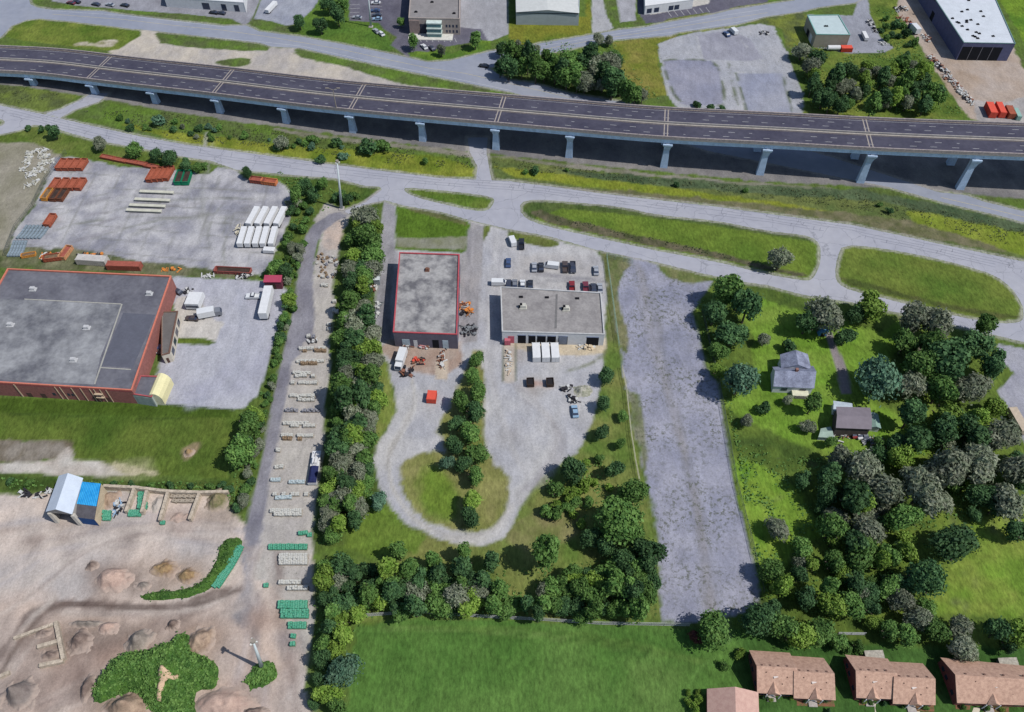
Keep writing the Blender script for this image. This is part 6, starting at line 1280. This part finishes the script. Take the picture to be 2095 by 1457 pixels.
def heap(px,py,rx,ry,h,m,label,seed,name='soil_heap',ridge=.5,top=None):
    c=P(px,py); sx=rx/SC(py); dyd=CH*SC(py)**2/FPX; sy=ry/dyd; n=50; mm=MB(); vs=[]; e=c
    X,Y=np.meshgrid(np.linspace(-1.35,1.35,n),np.linspace(-1.35,1.35,n)); wx=X*sx; wy=Y*sy
    nz_=vnoise(wx.ravel()+c.x,wy.ravel()+c.y,max(sx,sy)*.7,seed,5).reshape(n,n); nf=vnoise(wx.ravel()+c.x,wy.ravel()+c.y,1.1,seed+9,2).reshape(n,n)
    r=np.sqrt(X**2+Y**2)*(1.08+nz_*.6); z=np.clip(1-r,0,1); sk=z*z*(3-2*z); z=(sk*.75+z*.35)*h*(1+nz_*ridge)+nf*.4*np.clip(z*3,0,1); z=np.where(r>=1,-.25,z-.02)
    vs=[(wx[j,i],wy[j,i],z[j,i]) for j in range(n) for i in range(n)]
    fs=[(j*n+i,j*n+i+1,(j+1)*n+i+1,(j+1)*n+i) for j in range(n-1) for i in range(n-1) if max(z[j,i],z[j,i+1],z[j+1,i],z[j+1,i+1])>-.2]
    mm.add(vs,fs); o=mm.build(name,m,loc=c,smooth=True); return tag(o,label,'heap'),(sx,sy)
pinks=heapmat('pink_sand',C(204,176,160),C(172,146,134)); dsoil=heapmat('dark_soil',C(108,92,86),C(146,128,118)); gsoil=heapmat('grey_soil',C(126,116,108),C(160,150,140)); straw=heapmat('straw_brush',C(184,156,114),C(128,100,76)); tans=heapmat('tan_soil',C(184,160,138),C(142,120,104))
H_=[(229,1184,42,30,3.0,pinks,'round pinkish sand heap above the dark curved track'),(190,1158,16,12,1.2,dsoil,'low dark streak of soil behind the pinkish sand heap'),(338,1166,34,20,1.8,straw,'straw-coloured brush heap spreading left'),(384,1180,30,19,2.2,straw,'straw-coloured brush heap against the grassy bank'),(296,1199,20,12,1.2,gsoil,'small grey heap at the tip of the grassy bank'),
(165,1311,30,26,2.4,dsoil,'dark soil heap in the walled lower left bay'),(220,1284,24,15,1.8,pinks,'small pink heap at the end of the dark ridge'),(180,1277,44,8,1.6,gsoil,'narrow dark ridge above the lower left bay'),(285,1312,28,30,3.2,gsoil,'grey-green steep heap left of the big green mound'),(356,1278,16,15,2.0,dsoil,'small dark heap above the peak of the green mound'),(412,1314,36,32,3.0,tans,'tan heap behind the right shoulder of the green mound'),
(40,1420,34,36,4.0,heapmat('round_grey',C(122,110,106),C(140,130,124)),'round smooth grey-brown heap in the bottom left corner'),(262,1450,50,34,4.6,tans,'tan heap cutting into the bottom of the green mound'),(455,1440,70,36,2.6,pinks,'wide low pinkish heap at the bottom right of the green mound'),(180,1408,16,34,2.4,dsoil,'dark ragged heap left of the green mound'),(90,1296,22,12,.8,dsoil,'flat brown patch of soil in the upper walled bay'),(105,1340,26,14,1.0,dsoil,'low brown heap in the lower walled bay'),
(226,1022,24,20,2.4,tans,'tan heap in the first bay beside the blue-roofed shed'),(446,1026,27,26,2.6,heapmat('olive_soil',C(150,136,106),C(104,108,68)),'olive-brown heap at the right end of the bays'),(325,1030,15,20,1.0,mat('pale_gravel',C(190,180,170),var=.1),'pale gravel heap in the third bay'),(366,1058,24,12,.7,pinks,'low pink spill in front of the fourth bay'),(520,1457,34,14,1.6,dsoil,'dark heap cut by the bottom edge beside the mast'),
(388,926,14,12,1.4,straw,'straw-coloured little heap in the grass field'),(1190,800,22,18,1.0,mat('rubble',C(190,186,176),var=.3,scale=1.2,col2=C(130,134,110)),'low heap of pale rubble at the right of the big gravel yard')]
for i,(x,y,rx,ry,h,m_,lab) in enumerate(H_): heap(x,y,rx,ry,h,m_,lab,20+i)
gm_=mat('mound_grass',C(50,84,34),var=.3,scale=.5,col2=C(84,120,48),bump=.8)
def polyheap(name,poly,h,slope,m,label,seed,step=.55,rough=.5,over=None):
    w_=W(poly,1); xs_=[p[0] for p in w_]; ys_=[p[1] for p in w_]; ox,oy=sum(xs_)/len(xs_),sum(ys_)/len(ys_)
    ax=np.arange(min(xs_)-1,max(xs_)+1,step); ay=np.arange(min(ys_)-1,max(ys_)+1,step); X,Y=np.meshgrid(ax,ay); x=X.ravel(); y=Y.ravel()
    d=-sdist(x,y,w_,30.0); n1=vnoise(x,y,6,seed,4); n2=vnoise(x,y,1.3,seed+5,2); d=d+n1*.8
    zf=lambda q: np.where(q>0,(1-np.exp(-np.maximum(q,0)*slope/h*1.3))*h*(1+n1*rough),0)+np.where(q>0,n2*.35*np.clip(q,0,1),0)
    z=np.where(d>0,np.maximum(zf(d),.02),-.2)
    if over:
        d2=-sdist(x,y,W(over[0],1),30.0)+vnoise(x,y,6,over[1],4)*.8; n1=vnoise(x,y,6,over[1],4); n2=vnoise(x,y,1.3,over[1]+5,2); rough=over[4]; h=over[2]; slope=over[3]
        z=np.where(d>0,zf(d2)+.42,-.2)
    nx_=len(ax); vs=np.stack([x-ox,y-oy,z],1); mm=MB(); fs=[(j*nx_+i,j*nx_+i+1,(j+1)*nx_+i+1,(j+1)*nx_+i) for j in range(len(ay)-1) for i in range(nx_-1) if max(z[j*nx_+i],z[j*nx_+i+1],z[(j+1)*nx_+i],z[(j+1)*nx_+i+1])>0]
    mm.add([tuple(v) for v in vs],fs); o=mm.build(name,m,loc=(ox,oy,0),smooth=True); return tag(o,label,name.replace('_',' '))
MP=[(372,1296),(385,1302),(392,1325),(420,1345),(448,1360),(446,1385),(440,1412),(405,1408),(395,1440),(415,1475),(330,1480),(300,1450),(270,1420),(230,1425),(200,1440),(192,1415),(215,1375),(240,1345),(270,1332),(310,1328),(345,1318)]
mo=polyheap('overgrown_mound',MP,7.0,1.0,gm_,'big green overgrown mound in the lower left dirt yard',71)
polyheap('bare_scar',[(345,1377),(358,1380),(364,1392),(378,1388),(372,1400),(356,1404),(346,1425),(338,1448),(326,1440),(334,1410),(338,1390)],6.9,1.6,mat('bare_tan',C(208,178,148),var=.1,bump=.3),'bare tan scar of soil on the flank of the green mound',75,.4,.1,(MP,71,7.0,1.0,.5))
def tufts(obj,label,n,m,seed,ls=.3,name='tall_grass'):
    me=obj.data; r=np.random.default_rng(seed); co=np.array([v.co[:] for v in me.vertices]); k=co[:,2]>.3; c=co[k]
    p=c[r.integers(0,len(c),n)]+np.concatenate([r.normal(0,.3,(n,2)),r.uniform(0,.3,(n,1))],1)+np.array(obj.location[:])
    nn_=r.normal(size=(n,3)); nn_[:,2]=abs(nn_[:,2])+.6; nn_/=np.linalg.norm(nn_,axis=1)[:,None]; a=np.cross(nn_,r.normal(size=(n,3))); a/=np.linalg.norm(a,axis=1)[:,None]; b=np.cross(nn_,a); s=ls*r.uniform(.4,1.4,n)[:,None]
    V=np.stack([p-a*s-b*s*.6,p+a*s*.3-b*s,p+a*s+b*s*.5,p-a*s*.2+b*s],1).reshape(-1,3)
    tag(link(name,fast_mesh(name,V,m)),label,'plants',kind='stuff')
tufts(mo,'leafy weeds covering the big green mound',5200,LM['A'],5,.26)
bank=polyheap('grassy_bank',[(452,1108),(470,1100),(490,1103),(494,1114),(482,1150),(455,1185),(425,1208),(390,1220),(345,1226),(300,1226),(288,1219),(330,1211),(385,1207),(420,1188),(440,1155)],1.6,.9,gm_,'curved grassy bank beside the green pallets',81)
mb,_=heap(541,1377,36,28,1.5,gm_,'round green hummock at the foot of the lower mast',84,'grassy_hummock',.2)
tufts(mb,'weeds on the hummock at the lower mast',1500,LM['A'],6); tufts(bank,'weeds on the curved grassy bank',700,LM['A'],7,.22)
# ---- masts
def mast(px,py,h,label,lean,r0=.55):
    e=empty('tall_mast',P(px,py),label,'mast'); mm=MB(); mm.cyl((0,0,0),r0,h,12,r2=r0*.35); mm.build('mast_tube',mat('mast_white',C(206,216,220),var=.05),e,smooth=True)
    mm=MB(); mm.box((0,0,0),(2.0,2.0,.3)); mm.build('base_plate',conc,e)
    mm=MB(); mm.cyl((0,0,h-.4),r0*1.1,.5,12,r2=r0*1.0); mm.build('top_ring',MATS['lamp_grey'],e)
    for k in range(3): a=k*2.1; mm=MB(); mm.box((math.cos(a)*r0*1.3,math.sin(a)*r0*1.3,h-1.0),(.5,.3,.5),a); mm.build('floodlight',lampm,e)
    e.rotation_euler=(0,R(lean),0)
mast(699,427,22,'tall white lighting mast at the junction beside the storage lane',5); mast(537,1368,19,'tall white mast rising from the green hummock in the dirt yard',7); mast(759,55,20,'tall white mast at the grass edge left of the office building',3,.5)
# ---- fences
def fence(pxs,h,label,m,sp=3.0,rails=(1.0,),mesh=True,posth=None,name='chain_link_fence'):
    pts=[P(a,b) for a,b in pxs]; o=pts[0]; e=empty(name,o,label,'fence'); pm=MB(); rm=MB(); wm=MB()
    for a,b in zip(pts,pts[1:]):
        a=a-o; b=b-o; L=(b-a).length; n=max(1,int(L/sp))
        for k in range(n+1):
            c=a.lerp(b,k/n); q=MB(); q.cyl((0,0,0),.05,h,6); q.build('post',m,e,loc=c)
        for z in rails: rm.bar(a+Z*(h*z),b+Z*(h*z),.07)
        if mesh:
            t=0
            while t<L: p=a.lerp(b,t/L); q=a.lerp(b,min(1,(t+.5)/L)); wm.bar(p+Z*.05,q+Z*h,.02); wm.bar(q+Z*.05,p+Z*h,.02); t+=.5
            for z in (.25,.5,.75): wm.bar(a+Z*h*z,b+Z*h*z,.02)
    rm.build('rail',m,e)
    if mesh: wm.build('wire_mesh',m,e)
fg=mat('fence_greenish',C(150,180,166),metal=.0); fw=mat('fence_white',C(190,192,194)); fd=mat('fence_dark',C(84,96,92))
fence([(1294,540),(1240.5,527),(1266,711)],2.2,'greenish wire fence down the left side of the long gravel lot',fg)
fence([(1272,755),(1281,800),(1290,885),(1300,950),(1308,990)],2.0,'leaning pale fence beside the dark trees of the long gravel lot',mat('fence_cream',C(206,202,176)),sp=4,rails=(1,.5))
fence([(1436,640),(1471,790),(1488,885),(1506,990),(1531,1085),(1562,1215)],1.9,'dark wire fence down the right side of the long gravel lot',fd,sp=3.5)
fence([(740,1262),(858,1254),(975,1263),(1110,1270),(1230,1278),(1410,1281)],1.8,'pale fence between the tree belt and the big green lawn',fw,sp=3,rails=(1,.55,.1))
fence([(1712,1299),(1768,1300)],1.8,'short bit of white fence showing between trees behind the houses',fw,rails=(1,.8,.6,.4,.2))
fence([(137,315),(94,372),(69,424),(33,470),(12,524)],2.2,'dark wire fence along the left edge of the container yard',fd,sp=4)
fence([(344,829),(400,834),(478,839)],1.2,'low pale fence along the lower edge of the warehouse yard',fw,sp=3,rails=(1,),mesh=False,name='low_fence')
# ---- scrap and materials
def scrap(px,py,w_,d_,h,ms,label,n,seed,name='scrap_pile'):
    r=random.Random(seed); c=P(px,py); e=empty(name,c,label,'scrap')
    for k,m_ in enumerate(ms):
        mm=MB()
        for i in range(n//len(ms)):
            x=r.uniform(-w_/2,w_/2); y=r.uniform(-d_/2,d_/2); f=1-(abs(x)/w_+abs(y)/d_)
            if r.random()<.5: mm.box((x,y,r.uniform(0,h*f)),(r.uniform(.3,1.2),r.uniform(.3,1.2),r.uniform(.2,.7)),r.uniform(0,3))
            else:
                a=r.uniform(0,3.1); L=r.uniform(1,2.6); z=r.uniform(.1,h*f+.1); mm.bar((x-math.cos(a)*L/2,y-math.sin(a)*L/2,z),(x+math.cos(a)*L/2,y+math.sin(a)*L/2,z+r.uniform(-.1,.5)),r.uniform(.1,.35))
        mm.build('scrap_pieces',m_,e)['kind']='stuff'
blk=mat('black_scrap',C(52,50,56)); org=mat('orange_goods',C(222,140,66),var=.15); wht=mat('pale_scrap',C(206,206,204)); rst=mat('rusty_scrap',C(140,96,78),var=.2)
for a in [(950,626,3.2,2.4,1.4,[org,rst,wht],'stack of orange goods against the right wall of the red-edged warehouse',26,1),(955,640,3.6,2.6,1.2,[org,mat('brown_goods',C(150,100,60)),blk],'second, larger orange stack just below the first',26,2),
 (959,677,5,4,1.3,[blk,mat('grey_scrap',C(130,134,138))],'black tangle of scrap at the right front corner of the red-edged warehouse',60,3),
 (833,762,3.4,3.6,1.6,[rst,blk],'rusty machinery beside the white box truck',24,4),(857,741,3.2,2.6,1.5,[rst,blk,red_],'rusty implement right of the white box truck',22,5),
 (835,709,3,2.4,1.8,[wht,rst],'pale and rusty junk at the left front of the red-edged warehouse',22,6),(872,709,5,2.2,1.6,[wht,rst,mat('pink_scrap',C(200,140,140))],'pink and white junk along the warehouse front',32,7),(912,708,3,2.4,1.6,[wht,rst,blk],'junk before the pale roller door of the red-edged warehouse',22,8),(905,735,1.8,7,.9,[rst,wht],'narrow strip of rusty junk running toward the viewer from the warehouse',26,9),
 (1110,695,7,2.2,1.0,[wht,rst,blk],'jumble of goods in front of the garage bays',40,10),(1178,694,6,2,1.0,[wht,blk,org],'jumble of goods before the steel shutter',30,11),(1200,712,5,2,.5,[wht,mat('sand_goods',C(220,200,170))],'flat pale sheets on the right end of the garage apron',20,12),
 (1160,795,3,2.5,1.0,[blk,wht],'dark machine part at the rubble by the gravel yard',18,13),(1172,818,2.6,3,.9,[wht,blk],'white rubble lumps above the pale blue car',24,14),
 (1788,913,6,5,1.6,[wht,rst,mat('grey_scrap',C(130,134,138))],'big junk heap of white and rust pieces by the barn',70,15),(1735,890,4,2,.8,[wht,rst],'light junk left of the cars before the barn',20,16),(1705,900,4,2,.6,[wht,blk],'junk scattered west of the cars',20,17),
 (100,525,6,3,1.0,[org,rst,wht],'orange and white scrap between skips in the container yard',36,18),(190,523,9,1.4,.6,[blk,org],'dark junk lying behind the weathered white container',30,19),(352,552,7,1.2,.5,[org],'flat yellow bars in the grass behind the warehouse',12,20),(491,472,3,5,1.3,[mat('cream_goods',C(220,212,190))],'cream bundles beside the front row of white trailers',16,21),
 (765,590,2,3,1,[wht,rst],'odds and ends below the white tin shed',18,22),(774,634,1.6,7,.7,[mat('grey_scrap',C(130,134,138)),wht],'grey boards along the tree row beside the red-edged warehouse',22,23),(757,630,1.2,1.2,.8,[wht],'single white lump among the trees beside the grey boards',6,24),
 (1781,48,3,5,1.4,[wht,blk],'white and dark equipment at the right of the small metal building',24,25),(1789,62,2,4,1.0,[blk,wht],'dark equipment line below the white one',18,26),(1807,90,3,3,.8,[wht],'white pieces at the lower corner of the grey lot',14,27),(1563,69,4,2.5,1.2,[wht,blk],'white equipment at the top right of the weedy lots',20,28),
 (1848,42,6,6,.6,[rst,mat('brick_scrap',C(170,110,90))],'brown stack at the top of the dirt yard boundary',26,29),(1896,80,3,7,.6,[rst,wht],'brown flat stacks below the box truck with blue cab',26,30),(1845,20,7,5,1.2,[wht,blk],'white and dark gear at the top of the dirt yard',34,31),
 (385,596,3,2,.5,[wht,blk],'odds and ends between dark car and warehouse wall',12,32),(425,566,5,1,.7,[wht],'row of white lumps along the upper yard edge',16,33),(500,566,5,2.5,1.2,[wht,blk],'pale rubble by the upper right of the warehouse yard',34,34),
 (1040,742,1.6,9,.6,[wht,mat('wood_goods',C(200,180,160))],'long narrow line of timber below the pink trailer body',26,35),(242,1040,2.6,5,.6,[wht,mat('blue_bits',C(150,180,210)),blk],'pale and blue bits between the first two bays',26,36),(75,1010,9,2.5,.8,[wht,blk],'rubble along the top edge of the dirt yard',34,37),(2090,870,2,6,1.5,[blk,wht],'dark junk at the right edge beside the beige trailer',14,38),(640,700,3,2,.9,[wht,blk],'pale and black bits by the lane bend',16,39)]: scrap(*a)
r=random.Random(40)
for i in range(16):
    t=i/15; x=1906+(1986-1906)*t; y=118+(212-118)*t
    scrap(x+r.uniform(-2,2),y+r.uniform(-2,2),3,4,1.0,[r.choice([wht,rst,blk]),r.choice([rst,wht])],'scrap heap in the line dividing the brown dirt yard from the green strip',16,60+i)
for o_ in list(scn.objects):
    if o_.name.startswith('scrap_pile') and o_.get('label','').startswith('scrap heap in the line'): o_['group']='scrap heaps along the dirt yard edge'
for i in range(22): 
    x=45+r.uniform(0,62); y=308+r.uniform(0,78)
    if x>118-(y-305)*.75+12: continue
    scrap(x,y,2.6,2.6,.7,[mat('pale_rubble',C(196,194,182)),wht],'pale rubble heap dumped on the rough ground left of the container yard',12,90+i,'rubble_heap')
for o_ in list(scn.objects):
    if o_.name.startswith('rubble_heap'): o_['group']='rubble heaps left of the container yard'
# ---- flat garden features in front of the brown-roofed houses
walk=mat('walk_pale',C(214,204,184),var=.08)
for i,(pxs,lab) in enumerate((([(1584,1430),(1592,1429),(1625,1462),(1610,1464)],'pale path to the first brown house'),([(1789,1440),(1797,1440),(1803,1470),(1791,1470)],'pale path to the middle house'),([(1868,1446),(1880,1446),(1884,1470),(1872,1470)],'pale path to the right middle house'),([(1992,1448),(2006,1448),(2000,1470),(1984,1470)],'pale path to the end house'),([(1658,1430),(1672,1430),(1672,1442),(1658,1442)],'pale path to the second front door'))):
    sheet('garden_path',pxs,.03,walk,lab)
bedm=mat('flower_bed',C(150,92,76),var=.35,scale=1.5,col2=C(96,100,60))
for pxs,lab in (([(1630,1432),(1706,1434),(1708,1446),(1630,1444)],'bed before the first pair'),([(1757,1433),(1785,1434),(1785,1443),(1757,1443)],'bed before the middle pair, left'),([(1832,1440),(1910,1442),(1912,1456),(1832,1455)],'bed before the middle pair, right'),([(1955,1441),(1985,1443),(1985,1452),(1955,1451)],'bed before the end house, left'),([(2012,1446),(2064,1447),(2064,1457),(2012,1457)],'bed before the end house, right')):
    sheet('flower_bed',pxs,.035,bedm,lab)
for x,y,g_ in ((1565,1427,'first brown house'),(1578,1432,'first brown house'),(1620,1428,'first brown house'),(1650,1432,'first brown house'),(1688,1434,'first brown house'),(1768,1436,'middle pair'),(1782,1438,'middle pair'),(1810,1440,'middle pair'),(1848,1446,'middle pair'),(1895,1448,'middle pair'),(1972,1447,'end house'),(2020,1450,'end house'),(2050,1452,'end house'),(1944,1350,'end house'),(1695,1455,'first brown house')):
    tree(x,y,6,TRN.choice('AYB'),'ball','small clipped garden shrub before the '+g_,'garden shrubs, '+g_)
